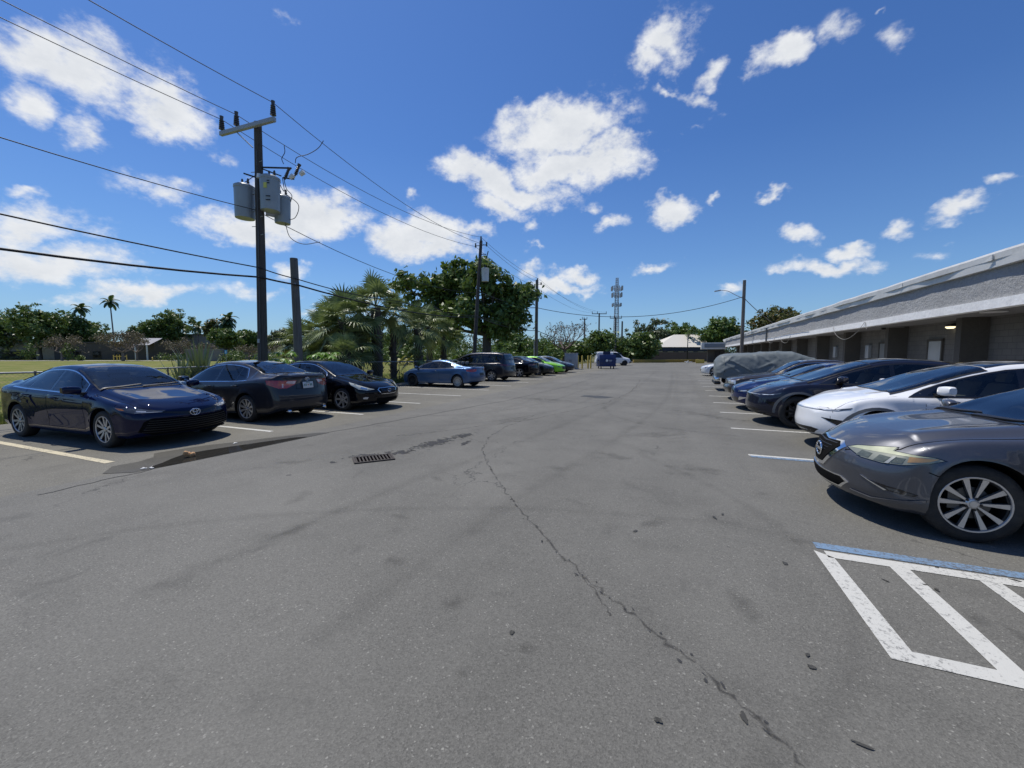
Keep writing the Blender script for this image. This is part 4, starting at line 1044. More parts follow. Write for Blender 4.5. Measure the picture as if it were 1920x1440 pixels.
# --- white and dark crossovers of one model
def crossover(pt, **k):
    L = 4.79
    s = sedan(L, paint=pt, inside=True, seat_z=.40, rw=.36, rim_r=.25, wx=(.86,3.75), spokes='ten_twin', kf=.40, kr=.3, flare=.028, gap=.05,
      ztop=[(0,.70),(.02,.735),(.06,.765),(.3,.86),(.7,.965),(1.05,1.04),(1.35,1.15),(1.75,1.325),(2.1,1.445),(2.45,1.525),(2.8,1.55),(3.3,1.525),(3.8,1.44),(4.3,1.30),(4.6,1.20),(4.74,1.15),(L,1.06)],
      zbelt=[(0,.66),(.08,.72),(.3,.82),(.7,.93),(1.1,.985),(2.0,1.01),(3.0,1.04),(4.0,1.09),(4.6,1.10),(L,1.0)],
      w=[(0,.56),(.015,.64),(.05,.72),(.1,.775),(.18,.83),(.32,.89),(.5,.93),(1.,.955),(2.4,.96),(4.0,.955),(4.4,.91),(4.65,.86),(L-.05,.8),(L,.73)],
      w6=[(0,.5),(.1,.62),(.5,.72),(1.0,.77),(1.4,.74),(2.0,.665),(2.6,.635),(3.4,.615),(4.1,.60),(4.6,.64),(L,.56)],
      d6=[(0,.02),(.5,.02),(1.0,.03),(1.6,.055),(2.1,.07),(3.4,.07),(4.2,.06),(4.6,.04),(L,.03)],
      zb=[(0,.27),(.12,.22),(2.4,.2),(L-.25,.25),(L,.33)],
      pf=[(.2,.18),(.27,.08),(.35,.015),(.46,.0),(.58,.015),(.68,.03),(.73,.05),(.80,.10)],
      screen=(1.06,2.15), rear=(3.9,4.62), dlo=(1.25,4.25,.22,-.2), panes=[(1.46,2.45,.2,.03),(2.53,3.4,.03,.02),(3.46,4.12,.02,-.18)], glass_roof=(2.2,3.85),
      doors=[(1.42,2.5,.34),(2.54,3.4,.34,.36)], mirror=(1.58,1.09), wdir=(.45,0,-1))
    dk = Vector((1,-1,0)).normalized()
    lb = [(0,0,.713),(.05,.4,.705),(.14,.66,.708),(.3,.82,.735),(.5,.9,.775),(.52,.9,.748),(.32,.83,.705),(.15,.66,.684),(.05,.4,.69),(0,0,.698)]
    s['patches'] = [
     ('headlight', [dict(P=[(.10,.60,.712),(.3,.80,.730),(.54,.92,.785),(.50,.92,.752),(.36,.84,.712),(.2,.70,.694),(.1,.60,.697)], d=(1,-.8,0), off=.004, step=.03),
                    dict(P=[(.14,.64,.708),(.3,.80,.722),(.4,.85,.74),(.36,.84,.722),(.2,.70,.702)], d=(1,-.8,0), off=.007, mi=1, step=.03)], [M_LAMPDARK, mat('led_strip', (.7,.74,.78), .1, .2, coat=1.)], True),
     ('light_bar', [dict(P=Fr(*sym((0,.716),(.3,.713),(.56,.71),(.56,.696),(.3,.696),(0,.697))[:-1]), d=FRONT, off=.004, step=.03), dict(P=Fr(*sym((0,.711),(.3,.709),(.56,.706),(.56,.701),(.3,.702),(0,.703))[:-1]), d=FRONT, off=.006, mi=1, step=.03)], [M_GLOSSBLK, mat('led_strip', (.7,.74,.78), .1, .2, coat=1.)], False),
     ('air_inlet', [dict(P=[(.16,.69,.585),(.45,.89,.565),(.47,.89,.475),(.36,.84,.482)], d=(1,-1,0), off=.004, step=.03)], M_GLOSSBLK, True),
     ('lower_grille', [dict(P=Fr(*sym((0,.37),(.50,.39),(.62,.37),(.50,.29),(0,.265))[:-1]), d=FRONT, off=.004)], M_TRIM, False),
     ('lip', [dict(P=[(0,0,.262),(0,.48,.27),(.12,.66,.29),(.12,.66,.27),(0,.48,.24),(0,0,.235),(0,-.48,.24),(.12,-.66,.27),(.12,-.66,.29),(0,-.48,.27)], d=FRONT, off=.012, step=.04)], M_TRIM, False),
     ('arch_trim', [dict(P=[(xw+(.412 if e < 1 else .46)*math.cos(a), 1, .36+(.412 if e < 1 else .455)*math.sin(a)) for e, rng in ((0, range(0, 19)), (1, range(18, -1, -1))) for a in [math.pi*(k/18)*1.06-.1 for k in rng]], d=SIDE, off=.006, step=.04) for xw in (.86,)], mat('arch_grey', (.10,.105,.11), .45), True),
     ('arch_trim', [dict(P=[(xw+(.412 if e < 1 else .46)*math.cos(a), 1, .36+(.412 if e < 1 else .455)*math.sin(a)) for e, rng in ((0, range(0, 19)), (1, range(18, -1, -1))) for a in [math.pi*(k/18)*1.06-.1 for k in rng]], d=SIDE, off=.006, step=.04) for xw in (3.75,)], mat('arch_grey', (.10,.105,.11), .45), True),
     ('side_badge', [dict(P=S((1.17,.78),(1.42,.785),(1.36,.755),(1.22,.74)), d=SIDE, off=.005, step=.03)], M_GLOSSBLK, True),
     ('bonnet_gap', [dict(P=[(.09,.56,.7),(.28,.74,.8),(.7,.83,.9),(1.1,.86,.9),(1.1,.852,.9),(.7,.822,.9),(.28,.732,.8),(.094,.55,.7)], d=DOWN, off=.0015, th=.004, step=.03)], M_UNDER, True),
     ('headrest_view', [], M_SEAT, False),
    ]
    s['patches'] = [p for p in s['patches'] if p[1]]
    s.update(k); return s
P_WHITE = paint('pearl_white_paint', (.80,.81,.82), 0., .4, .02)
P_SLATE = paint('slate_blue_grey_paint', (.014,.016,.030), .25, .3, .25, 1., .05)
r, c = build_car(crossover(P_WHITE, seat_mat=M_LIGHTSEAT), 'white_crossover', 'white electric crossover with black glass roof, between two dark grey cars', (2.03+4.79/2, 8.9, 0), R(-1), 'cars parked along the building')
sp = crossover(P_SLATE, seat_mat=M_LIGHTSEAT, rims=(M_ALLOYDARK,)*2)
r, c = build_car(sp, 'dark_crossover', 'dark slate grey electric crossover parked next to the white one', (1.55+4.79/2, 11.55, 0), R(1), 'cars parked along the building')
# --- dark blue sedan with twin kidney grille
P_NAVY = paint('navy_paint', (.007,.017,.075), .1, .3, .25, 1., .05); L = 4.7
spec = sedan(L, inside=True, paint=P_NAVY, spokes='five', wx=(.80,3.63), rims=(M_SILVER,)*2, trim=M_CHROME); spec['ztop'] = [(x, z-.045*min(1, max(0, (x-1.3)/.6))) for x, z in spec['ztop']]
spec['patches'] = [
 ('grille', [dict(P=Fr(*[(e*(.035+.13*(1+math.cos(a))), .545+.115*math.sin(a)) for a in [2*math.pi*k/20 for k in range(20)]]), d=FRONT, off=.006, mi=1, step=.03) for e in (1, -1)]+[dict(P=Fr(*[(e*(.052+.113*(1+math.cos(a))), .545+.095*math.sin(a)) for a in [2*math.pi*k/20 for k in range(20)]]), d=FRONT, off=.011, step=.03) for e in (1, -1)], [M_GLOSSBLK, M_CHROME], False),
 ('headlight', [dict(P=[(.10,.56,.585),(.24,.74,.61),(.5,.9,.675),(.46,.9,.63),(.3,.8,.555),(.1,.56,.54)], d=(1,-1,0), off=.004, step=.03), dict(P=[(.16,.63,.578),(.3,.78,.605),(.3,.8,.575),(.16,.63,.555)], d=(1,-1,0), off=.007, mi=1, step=.03)], [M_LAMPDARK, M_LAMP], True),
 ('lower_intake', [dict(P=Fr(*sym((0,.36),(.5,.38),(.6,.33),(.45,.25),(0,.25))[:-1]), d=FRONT, off=.004)], M_GLOSSBLK, False),
 ('intake_blade', [dict(P=[(.12,.62,.40),(.3,.82,.40),(.3,.82,.385),(.12,.62,.30),(.1,.58,.30)], d=(1,-1,0), off=.008, step=.03)], M_CHROME, True)]
r, c = build_car(spec, 'navy_sedan', 'dark navy sedan with a round twin grille, two places past the white crossover', (1.50+L/2, 14.1, 0), 0, 'cars parked along the building')
emblem_roundel(r, (c.cast(Vector((0,0,.68)), Vector(FRONT), .012)[0].x-L/2, 0, .68), 1.)
# --- older boxy wagon
P_BROWN = paint('dark_brown_paint', (.034,.029,.026), .3, .35, .2); L = 4.75
boxy = sedan(L, inside=True, paint=P_BROWN, rw=.33, rim_r=.21, wx=(.85,3.55), spokes='five', kf=.16, kr=.12, trim=M_CHROME,
  ztop=[(0,.70),(.03,.74),(.1,.77),(.6,.86),(1.2,.93),(1.42,.98),(1.75,1.17),(2.1,1.36),(2.35,1.43),(2.8,1.455),(3.2,1.445),(3.5,1.36),(3.85,1.13),(4.1,1.03),(L-.08,.97),(L,.9)],
  zbelt=[(0,.66),(.1,.72),(.6,.82),(1.4,.89),(2.6,.92),(4.2,.92),(L,.86)],
  w6=[(0,.6),(.1,.68),(.6,.73),(1.3,.75),(2.05,.66),(2.6,.63),(3.3,.63),(3.9,.70),(L-.2,.68),(L,.6)], zb=[(0,.28),(.15,.22),(2.4,.2),(L,.3)],
  pf=[(.2,.10),(.32,.02),(.45,-.02),(.52,.02),(.58,.05),(.8,.06)], pr=[(.3,.1),(.5,0),(.9,.05),(1.1,.05)],
  screen=(1.44,2.16), rear=(3.4,3.92), dlo=(1.6,3.72,.16,-.16), panes=[(1.72,2.58,.16,.0),(2.66,3.6,.0,-.16)], doors=[(1.5,2.62,.3),(2.66,3.5,.3,.3)])
boxy['patches'] = [
 ('headlight', [dict(P=[(.06,.44,.715),(.1,.7,.715),(.24,.86,.715),(.26,.86,.60),(.1,.7,.595),(.06,.44,.595)], d=(1,-.7,0), off=.006, step=.03)], M_LAMP, True),
 ('indicator', [dict(P=[(.02,.5,.49),(.1,.72,.49),(.3,.88,.49),(.3,.88,.43),(.1,.72,.43),(.02,.5,.43)], d=(1,-.7,0), off=.006, step=.03)], M_AMBER, True),
 ('grille', [dict(P=Fr(*sym((0,.715),(.4,.715),(.4,.60),(0,.60))[:-1]), d=FRONT, off=.004, mi=1)]+[dict(P=Fr(*sym((0,.70-.022*k),(.38,.70-.022*k),(.38,.692-.022*k),(0,.692-.022*k))[:-1]), d=FRONT, off=.009) for k in range(5)], [M_CHROME, M_TRIM], False),
 ('bumper', [dict(P=Fr(*sym((0,.54),(.86,.54),(.86,.38),(0,.38))[:-1]), d=FRONT, off=.02)], P_BROWN, False)]
r, c = build_car(boxy, 'boxy_sedan', 'dark brown boxy older sedan with amber indicators under its headlights, beside the covered vehicle', (1.55+L/2, 16.9, 0), 0, 'cars parked along the building')
# --- small pale car at the far end of the row
P_PALE = paint('pale_silver_paint', (.62,.65,.67), .2, .35, .05); L = 4.4
spec = sedan(L, paint=P_PALE, spokes='five'); spec['patches'] = [
 ('headlight', [dict(P=[(.10,.56,.62),(.24,.74,.66),(.5,.9,.72),(.3,.8,.57),(.1,.56,.56)], d=(1,-1,0), off=.004)], M_LAMPDARK, True),
 ('grille', [dict(P=Fr(*sym((0,.52),(.36,.52),(.3,.34),(0,.34))[:-1]), d=FRONT, off=.004)], M_GLOSSBLK, False)]
build_car(spec, 'silver_hatchback', 'pale silver car farthest along the building, just past the covered vehicle', (1.45+L/2, 33.8, 0), 0, 'cars parked along the building', detail=1)

# --- left row. nearest: navy sedan nose to the lane
P_DKBLUE = paint('midnight_blue_paint', (.003,.006,.033), 0., .4, .25, 1., 0.); L = 4.88
spec = sedan(L, inside=True, paint=P_DKBLUE, trim=M_CHROME, spokes='multi10', kf=.36,
  glass=M_GLASS, wx=(.97,3.795))
gr = [dict(P=Fr(*sym((0,.50),(.62,.52),(.70,.47),(.76,.30),(.60,.235),(0,.235))[:-1]), d=FRONT, off=.003, mi=1)]
for k in range(6):
    z = .475-.038*k; y = .64+.016*k
    gr.append(dict(P=Fr(*sym((0,z),(y*.6,z+.004),(y,z+.012),(y,z+.002),(y*.6,z-.008),(0,z-.012))[:-1]), d=FRONT, off=.014, step=.06))
spec['patches'] = [
 ('headlight', [dict(P=[(.06,.46,.648),(.20,.68,.672),(.45,.86,.72),(.62,.92,.73),(.50,.9,.672),(.30,.80,.622),(.10,.52,.615)], d=(1,-1,0), off=.004, step=.03),
   dict(P=[(.20,.68,.650),(.30,.77,.664),(.29,.77,.645),(.20,.68,.634)], d=(1,-1,0), off=.007, mi=1, step=.03), dict(P=[(.08,.50,.628),(.30,.78,.634),(.30,.78,.627),(.08,.50,.620)], d=(1,-1,0), off=.008, mi=1, step=.03), dict(P=[(.46,.88,.705),(.58,.92,.722),(.5,.9,.685),(.42,.86,.672)], d=(1,-1,0), off=.007, mi=2, step=.03)], [M_LAMPDARK, M_LAMP, M_AMBER], True),
 ('upper_grille', [dict(P=Fr(*sym((0,.595),(.16,.60),(.56,.645),(.56,.625),(.2,.56),(0,.53))[:-1]), d=FRONT, off=.004)], M_TRIM, False),
 ('grille', gr, [M_TRIM, M_UNDER], False),
 ('lower_lip', [dict(P=[(0,0,.225),(0,.5,.225),(.14,.68,.24),(.14,.68,.22),(0,.5,.205),(0,0,.205),(0,-.5,.205),(.14,-.68,.22),(.14,-.68,.24),(0,-.5,.225)], d=FRONT, off=.012, step=.04)], M_TRIM, False),
 ('bonnet_gap', [dict(P=[(.12,.5,.7),(.4,.70,.8),(.9,.77,.9),(1.38,.78,.9),(1.38,.772,.9),(.9,.762,.9),(.4,.692,.8),(.126,.492,.7)], d=DOWN, off=.0015, th=.004, step=.03)], M_UNDER, True),
 ('taillight', [dict(P=[(L-.05,.5,.95),(L-.1,.7,.95),(L-.45,.9,.96),(L-.35,.9,.86),(L-.1,.7,.84),(L-.05,.5,.87)], d=(-1,-1,0), off=.004, step=.03)], M_RED, True),
 ('wiper', [dict(P=[(1.39,.70,1.0),(1.43,.70,1.0),(1.5,.05,1.0),(1.48,.03,1.0)], d=DOWN, off=.018, th=.015), dict(P=[(1.39,.05,1.0),(1.43,.05,1.0),(1.5,-.6,1.0),(1.48,-.62,1.0)], d=DOWN, off=.018, th=.015)], M_TRIM, False)]
r, c = build_car(spec, 'midnight_blue_sedan', 'midnight blue sedan facing the lane with silver ten-spoke wheels, beside the puddle', (-8.32-L/2, 4.64, 0), math.pi+R(2.2), 'cars parked along the fence')
emblem_ovals(r, (c.cast(Vector((0,0,.575)), Vector(FRONT), .016)[0].x-L/2, 0, .575), 1.25)
# --- grey sedan, tail to the lane
P_CHAR = paint('charcoal_paint', (.024,.025,.031), .3, .35, .25, 1., .1); L = 4.81
spec = sedan(L, inside=True, paint=P_CHAR, trim=M_CHROME, spokes='ten_twin', wx=(.96,3.735), kr=.24,
  ztop=[(0,.68),(.03,.71),(.10,.75),(.35,.83),(.8,.92),(1.2,.985),(1.36,1.02),(1.75,1.22),(2.1,1.385),(2.4,1.45),(2.75,1.475),(3.15,1.455),(3.5,1.385),(3.85,1.26),(4.12,1.165),(4.4,1.145),(L-.06,1.135),(L,1.09)],
  zbelt=[(0,.62),(.1,.68),(.35,.75),(.8,.84),(1.38,.92),(2.4,.955),(3.4,.985),(4.2,1.06),(L-.1,1.08),(L,1.03)],
  w6=[(0,.5),(.1,.60),(.5,.68),(1.3,.72),(1.6,.70),(2.15,.62),(2.6,.585),(3.2,.58),(3.6,.60),(4.1,.69),(4.5,.74),(L-.08,.72),(L,.66)],
  screen=(1.4,2.2), rear=(3.3,4.1), dlo=(1.62,3.72,.12,-.22), panes=[(1.74,2.58,.10,.03),(2.66,3.32,.03,.0),(3.36,3.66,.0,-.2)])
spec['patches'] = [
 ('taillight', [dict(P=[(L-.03,.34,1.0),(L-.06,.55,1.0),(L-.14,.74,1.01),(L-.40,.88,1.02),(L-.34,.9,.92),(L-.14,.74,.82),(L-.06,.6,.82),(L-.04,.40,.90)], d=(-1,-.8,0), off=.005, step=.03),
   dict(P=[(L-.03,.36,.985),(L-.06,.58,.985),(L-.07,.62,.94),(L-.05,.40,.915)], d=(-1,-.8,0), off=.008, mi=1, step=.03),
   dict(P=[(L-.10,.66,.93),(L-.10,.70,.93),(L-.10,.70,.84),(L-.10,.66,.84)], d=(-1,-.8,0), off=.008, mi=1, step=.03)], [M_RED, M_CLEARRED], True),
 ('boot_gap', [dict(P=Fr((.30,1.02),(.33,.80),(.322,.80),(.292,1.02), x=L), d=REAR, off=.0015, th=.004, step=.04), dict(P=Fr((.33,.80),(-.33,.80),(-.33,.792),(.33,.792), x=L), d=REAR, off=.0015, th=.004), dict(P=Fr((-.30,1.02),(-.33,.80),(-.322,.80),(-.292,1.02), x=L), d=REAR, off=.0015, th=.004, step=.04)], M_UNDER, False),
 ('plate_recess', [dict(P=Fr((.21,.965),(-.21,.965),(-.19,.80),(.19,.80), x=L), d=REAR, off=.002)], M_TRIM, False),
 ('rear_valance', [dict(P=Fr(*sym((0,.34),(.46,.35),(.5,.28),(0,.28))[:-1], x=L), d=REAR, off=.004)], M_TRIM, False)]
r, c = build_car(spec, 'charcoal_sedan', 'charcoal sedan backed out to the lane with red and clear taillights and a white plate', (-8.55-L/2, 7.45, 0), R(1), 'cars parked along the fence')
px = c.cast(Vector((L,0,.88)), Vector(REAR), 0)[0].x-L/2; plate(r, px+.014, 0, .875, -.12)
emblem_ovals(r, (c.cast(Vector((L,0,1.02)), Vector(REAR), .012)[0].x-L/2, 0, 1.02), .9)
mb = MB(); q = [c.cast(Vector((L,y,.30)), Vector(REAR), 0)[0] for y in (-.55,)]
for y in (-.52, .52):
    mb.tube([(L/2-.25, y, .27), (L/2-.05, y, .265)], .035, 12)
mb.build('exhaust', M_CHROME, r, smooth=True)
# --- black sedan, nose to the lane
P_BLACK = paint('black_paint', (.003,.0034,.006), 0., .4, .2, 1., 0.); L = 4.85
spec = sedan(L, inside=True, paint=P_BLACK, trim=M_CHROME, spokes='seven', rims=(M_SILVER,)*2, rim_r=.23, kf=.40, wx=(.97,3.745),
  zbelt=[(0,.62),(.1,.69),(.35,.78),(.8,.87),(1.38,.94),(2.4,.96),(3.4,.985),(4.2,1.03),(L-.1,.98),(L,.92)])
gr = [dict(P=Fr(*sym((0,.66),(.34,.655),(.40,.60),(.30,.47),(0,.46))[:-1]), d=FRONT, off=.004, mi=1), dict(P=Fr(*sym((0,.645),(.32,.64),(.37,.60),(.285,.485),(0,.475))[:-1]), d=FRONT, off=.008, mi=2)]
for k in range(5): gr.append(dict(P=Fr(*sym((0,.635-.034*k),(.31-.008*k,.63-.034*k),(.31-.008*k,.618-.034*k),(0,.622-.034*k))[:-1]), d=FRONT, off=.014))
spec['patches'] = [
 ('headlight', [dict(P=[(.10,.50,.625),(.18,.62,.66),(.45,.80,.76),(.72,.86,.83),(.60,.9,.75),(.38,.84,.635),(.2,.70,.60)], d=(1,-1,-.3), off=.004, step=.03), dict(P=[(.22,.66,.655),(.36,.76,.70),(.36,.8,.665),(.22,.68,.625)], d=(1,-1,-.3), off=.007, mi=1, step=.03)], [mat('pale_lens', (.62,.63,.52), .12, .2, var=.3, vscale=16, coat=1.), M_CHROME], True),
 ('grille', gr, [mat('smoked_chrome', (.12,.12,.13), .2, .9), M_CHROME, M_UNDER], False),
 ('lower_intake', [dict(P=Fr(*sym((0,.36),(.42,.36),(.46,.27),(0,.26))[:-1]), d=FRONT, off=.004)], M_UNDER, False),
 ('fog_light', [dict(P=[(.18,.66,.40),(.22,.72,.41),(.28,.79,.39),(.26,.79,.35),(.2,.7,.345)], d=(1,-1,0), off=.006, step=.03)], M_LAMP, True),
 ('bonnet_gap', [dict(P=[(.14,.48,.7),(.45,.68,.8),(.9,.77,.9),(1.38,.78,.9),(1.38,.772,.9),(.9,.762,.9),(.45,.672,.8),(.146,.472,.7)], d=DOWN, off=.0015, th=.004, step=.03)], M_UNDER, True)]
r, c = build_car(spec, 'black_sedan', 'black sedan facing the lane with pale swept headlights, next to the charcoal sedan', (-8.02-L/2, 9.9, 0), math.pi-R(1), 'cars parked along the fence')
emblem_letter(r, (c.cast(Vector((0,0,.57)), Vector(FRONT), .022)[0].x-L/2, 0, .57), 1.1)
# --- blue coupe, tail to the lane
P_STEEL = paint('steel_blue_paint', (.05,.105,.22), .55, .32, .2); L = 4.45
spec = sedan(L, inside=True, paint=P_STEEL, rw=.315, rim_r=.215, wx=(.90,3.55), spokes='mesh', rims=(M_ALLOYDARK, M_SILVER), gap=.045,
  ztop=[(0,.62),(.03,.65),(.10,.69),(.35,.78),(.75,.89),(.98,.945),(1.3,1.09),(1.7,1.255),(2.05,1.34),(2.4,1.36),(2.75,1.33),(3.1,1.25),(3.5,1.12),(3.8,1.035),(4.1,1.01),(L-.06,.995),(L,.95)],
  zbelt=[(0,.56),(.1,.63),(.35,.72),(.8,.82),(1.3,.885),(2.4,.92),(3.3,.955),(3.9,.96),(L-.1,.94),(L,.88)],
  w6=[(0,.5),(.1,.58),(.5,.66),(1.0,.70),(1.4,.66),(1.8,.59),(2.3,.555),(2.8,.55),(3.3,.58),(3.8,.65),(4.1,.67),(L-.08,.62),(L,.55)],
  d6=[(0,.02),(.5,.025),(1.0,.03),(1.6,.055),(2.8,.06),(3.4,.045),(3.8,.03),(L,.025)],
  w=[(0,.68),(.02,.74),(.06,.79),(.13,.825),(.3,.85),(.9,.875),(2.4,.88),(3.6,.88),(4.1,.85),(L-.13,.81),(L-.05,.76),(L,.68)],
  screen=(1.02,1.86), rear=(2.95,3.74), dlo=(1.25,3.36,.14,-.26), panes=[(1.4,2.42,.12,.05),(2.48,3.28,.05,-.24)], doors=[(1.2,2.5,.28)])
spec['patches'] = [
 ('taillight', [dict(P=[(L-.05,.46,.905),(L-.12,.70,.90),(L-.42,.86,.88),(L-.38,.86,.80),(L-.12,.70,.76),(L-.05,.46,.80)], d=(-1,-1,0), off=.005, step=.03)], M_RED, True),
 ('headlight', [dict(P=[(.1,.5,.6),(.3,.76,.66),(.5,.85,.71),(.4,.83,.62),(.2,.66,.56)], d=(1,-1,0), off=.004, step=.03)], M_LAMP, True),
 ('plate_recess', [dict(P=Fr((.20,.72),(-.20,.72),(-.20,.58),(.20,.58), x=L), d=REAR, off=.003)], M_TRIM, False)]
r, c = build_car(spec, 'blue_coupe', 'steel blue two-door coupe with one black front wheel and a mesh rear wheel', (-8.95-L/2, 18.0, 0), R(-1), 'cars parked along the fence')
# --- minivan
P_DKGREY = paint('dark_plum_grey_paint', (.026,.025,.030), .6, .3, .2); L = 4.95
spec = sedan(L, inside=True, paint=P_DKGREY, rw=.335, rim_r=.225, wx=(1.0,3.95), spokes='seven', kr=.16, cat='minivan',
  ztop=[(0,.72),(.03,.76),(.1,.80),(.5,.93),(.95,1.06),(1.3,1.24),(1.75,1.48),(2.1,1.63),(2.5,1.72),(3.2,1.745),(4.0,1.72),(4.45,1.66),(4.62,1.58),(4.78,1.30),(L-.06,1.05),(L,.95)],
  zbelt=[(0,.66),(.1,.73),(.5,.86),(1.0,.96),(2.0,1.02),(3.2,1.06),(4.4,1.09),(4.75,1.06),(L,.9)],
  w=[(0,.72),(.02,.78),(.06,.84),(.13,.88),(.3,.93),(.9,.975),(2.4,.985),(4.0,.98),(4.6,.95),(L-.13,.91),(L-.05,.86),(L,.78)],
  w6=[(0,.5),(.1,.62),(.5,.72),(1.0,.78),(1.5,.75),(2.1,.70),(2.8,.685),(4.0,.67),(4.5,.66),(4.75,.72),(L,.7)],
  screen=(1.0,2.05), rear=(4.55,4.78), cpillar=.03, rdir=(-1,0,-.15), dlo=(1.2,4.6,.28,.0), panes=[(1.5,2.42,.26,.02),(2.5,3.5,.02,.0),(3.58,4.5,.0,.0)],
  doors=[(1.45,2.46,.34),(2.5,3.6,.34)])
spec['patches'] = [
 ('taillight', [dict(P=[(L-.03,.42,1.03),(L-.1,.72,1.02),(L-.5,.94,1.03),(L-.44,.94,.95),(L-.1,.74,.91),(L-.03,.42,.93)], d=(-1,-1,0), off=.005, step=.03)], M_REDDARK, True),
 ('plate_recess', [dict(P=Fr((.24,.86),(-.24,.86),(-.24,.72),(.24,.72), x=L), d=REAR, off=.003)], M_TRIM, False)]
r, c = build_car(spec, 'dark_minivan', 'dark plum grey minivan parked tail out beyond the blue coupe', (-9.3-L/2, 22.9, 0), R(-1), 'cars parked along the fence')
# --- black sedan, tail to the lane, then three cars facing it
spec = sedan(4.7, paint=P_BLACK, spokes='five', rims=(M_SILVER,)*2, rim_r=.24, trim=M_TRIM, wx=(.8,3.6)); L = 4.7
spec['patches'] = [('taillight', [dict(P=[(L-.04,.46,.95),(L-.12,.70,.94),(L-.4,.88,.92),(L-.36,.88,.84),(L-.12,.70,.82),(L-.05,.46,.86)], d=(-1,-1,0), off=.005, step=.03)], M_REDDARK, True)]
build_car(spec, 'black_sedan', 'black sedan parked tail out with silver five-spoke wheels, just past the minivan', (-9.2-L/2, 27.3, 0), 0, 'cars parked along the fence', detail=1)
P_GREEN = paint('dark_green_black_paint', (.007,.012,.012), .4, .3, .2)
def fronty(L, pt, **k):
    s = sedan(L, paint=pt, spokes='five', rims=(M_SILVER,)*2, **k)
    s['patches'] = [('headlight', [dict(P=[(.10,.56,.62),(.24,.74,.66),(.5,.9,.72),(.3,.8,.57),(.1,.56,.56)], d=(1,-1,0), off=.004)], M_LAMPDARK, True), ('grille', [dict(P=Fr(*sym((0,.62),(.5,.62),(.46,.40),(0,.36))[:-1]), d=FRONT, off=.004)], M_TRIM, False)]
    return s
build_car(fronty(4.8, P_GREEN), 'dark_green_sedan', 'near-black green sedan facing the lane, next to the lime green coupe', (-8.9-2.4, 29.9, 0), math.pi, 'cars parked along the fence', detail=1)
P_LIME = paint('lime_green_paint', (.24,.60,.03), .1, .35, .05)
build_car(fronty(4.75, P_LIME), 'lime_coupe', 'bright lime green car facing the lane with dark windows', (-8.7-2.37, 32.6, 0), math.pi, 'cars parked along the fence', detail=1)
build_car(fronty(4.7, paint('ink_blue_paint', (.014,.018,.03), .5, .3, .2)), 'ink_blue_sedan', 'ink blue sedan facing the lane, last car before the grey utility cabinet', (-8.6-2.35, 35.3, 0), math.pi, 'cars parked along the fence', detail=1)
# ---------------------------------------------------------------- the long building on the right
def stucco(name, col, strength, scale, rough=.9):
    m, t, b = new_mat(name); co = t.coord('Object')
    n = t.noise(scale, 5, .65, co); n2 = t.noise(scale*.3, 4, .6, co); n3 = t.noise(.5, 5, .65, co)
    st = t.noise(2.2, 5, .6, t.mapping(co, scale=(1, 1, .12)))
    c = t.mix(n, tuple(x*.82 for x in col), tuple(min(1, x*1.15) for x in col))
    c = t.mix(t.math('MULTIPLY', t.ramp(n3, [(.42, 0.), (.75, 1.)]), .35), c, tuple(x*.6 for x in col))
    c = t.mix(t.math('MULTIPLY', t.ramp(st, [(.5, 0.), (.78, 1.)]), .3), c, tuple(x*.55 for x in col))
    t.link(c, b.inputs['Base Color']); b.inputs['Roughness'].default_value = rough; b.inputs['Specular IOR Level'].default_value = .2
    h = t.math('ADD', n, t.math('MULTIPLY', n2, .8)); t.link(t.bump(h, strength, .06), b.inputs['Normal']); return m
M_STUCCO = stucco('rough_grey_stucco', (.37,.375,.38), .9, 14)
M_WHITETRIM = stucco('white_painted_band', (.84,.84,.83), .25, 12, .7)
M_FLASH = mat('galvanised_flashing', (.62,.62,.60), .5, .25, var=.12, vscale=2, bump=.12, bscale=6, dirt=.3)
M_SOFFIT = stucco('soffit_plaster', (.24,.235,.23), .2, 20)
def block_mat():
    m, t, b = new_mat('painted_block'); co = t.coord('Object')
    mp = t.mapping(co, rot=(math.pi/2, 0, math.pi/2))
    br = t.add('ShaderNodeTexBrick'); br.inputs['Scale'].default_value = 1.; br.inputs['Brick Width'].default_value = .4; br.inputs['Row Height'].default_value = .2
    br.inputs['Mortar Size'].default_value = .008; br.inputs['Color1'].default_value = (.165,.158,.148,1); br.inputs['Color2'].default_value = (.195,.186,.175,1); br.inputs['Mortar'].default_value = (.11,.107,.103,1)
    sx = t.add('ShaderNodeSeparateXYZ'); t.link(co, sx.inputs[0]); cb = t.add('ShaderNodeCombineXYZ'); t.link(sx.outputs[1], cb.inputs[0]); t.link(sx.outputs[2], cb.inputs[1])
    t.link(cb.outputs[0], br.inputs['Vector'])
    st = t.noise(.9, 6, .65, t.mapping(co, scale=(1, 1, .35)))
    c = t.mix(t.math('MULTIPLY', t.ramp(st, [(.38, 0.), (.7, 1.)]), .55), br.outputs['Color'], (.075,.072,.07))
    t.link(c, b.inputs['Base Color']); b.inputs['Roughness'].default_value = .85
    t.link(t.bump(t.noise(60, 4, .6, co), .3, .01), b.inputs['Normal']); return m
M_BLOCK = block_mat(); M_PIER = stucco('pier_render', (.12,.112,.10), .3, 15)
M_DOORW = mat('door_offwhite', (.55,.55,.53), .6, var=.08, vscale=2, dirt=.25); M_DOORG = mat('door_grey', (.24,.24,.235), .6, var=.1, vscale=2, dirt=.3)
Y0, Y1, XF, XW = -6., 86., 7.5, 9.6
bld = thing('strip_building', 'long low grey stucco commercial building with a white eaves band and covered walkway', 'building', (XF, 40, 0))
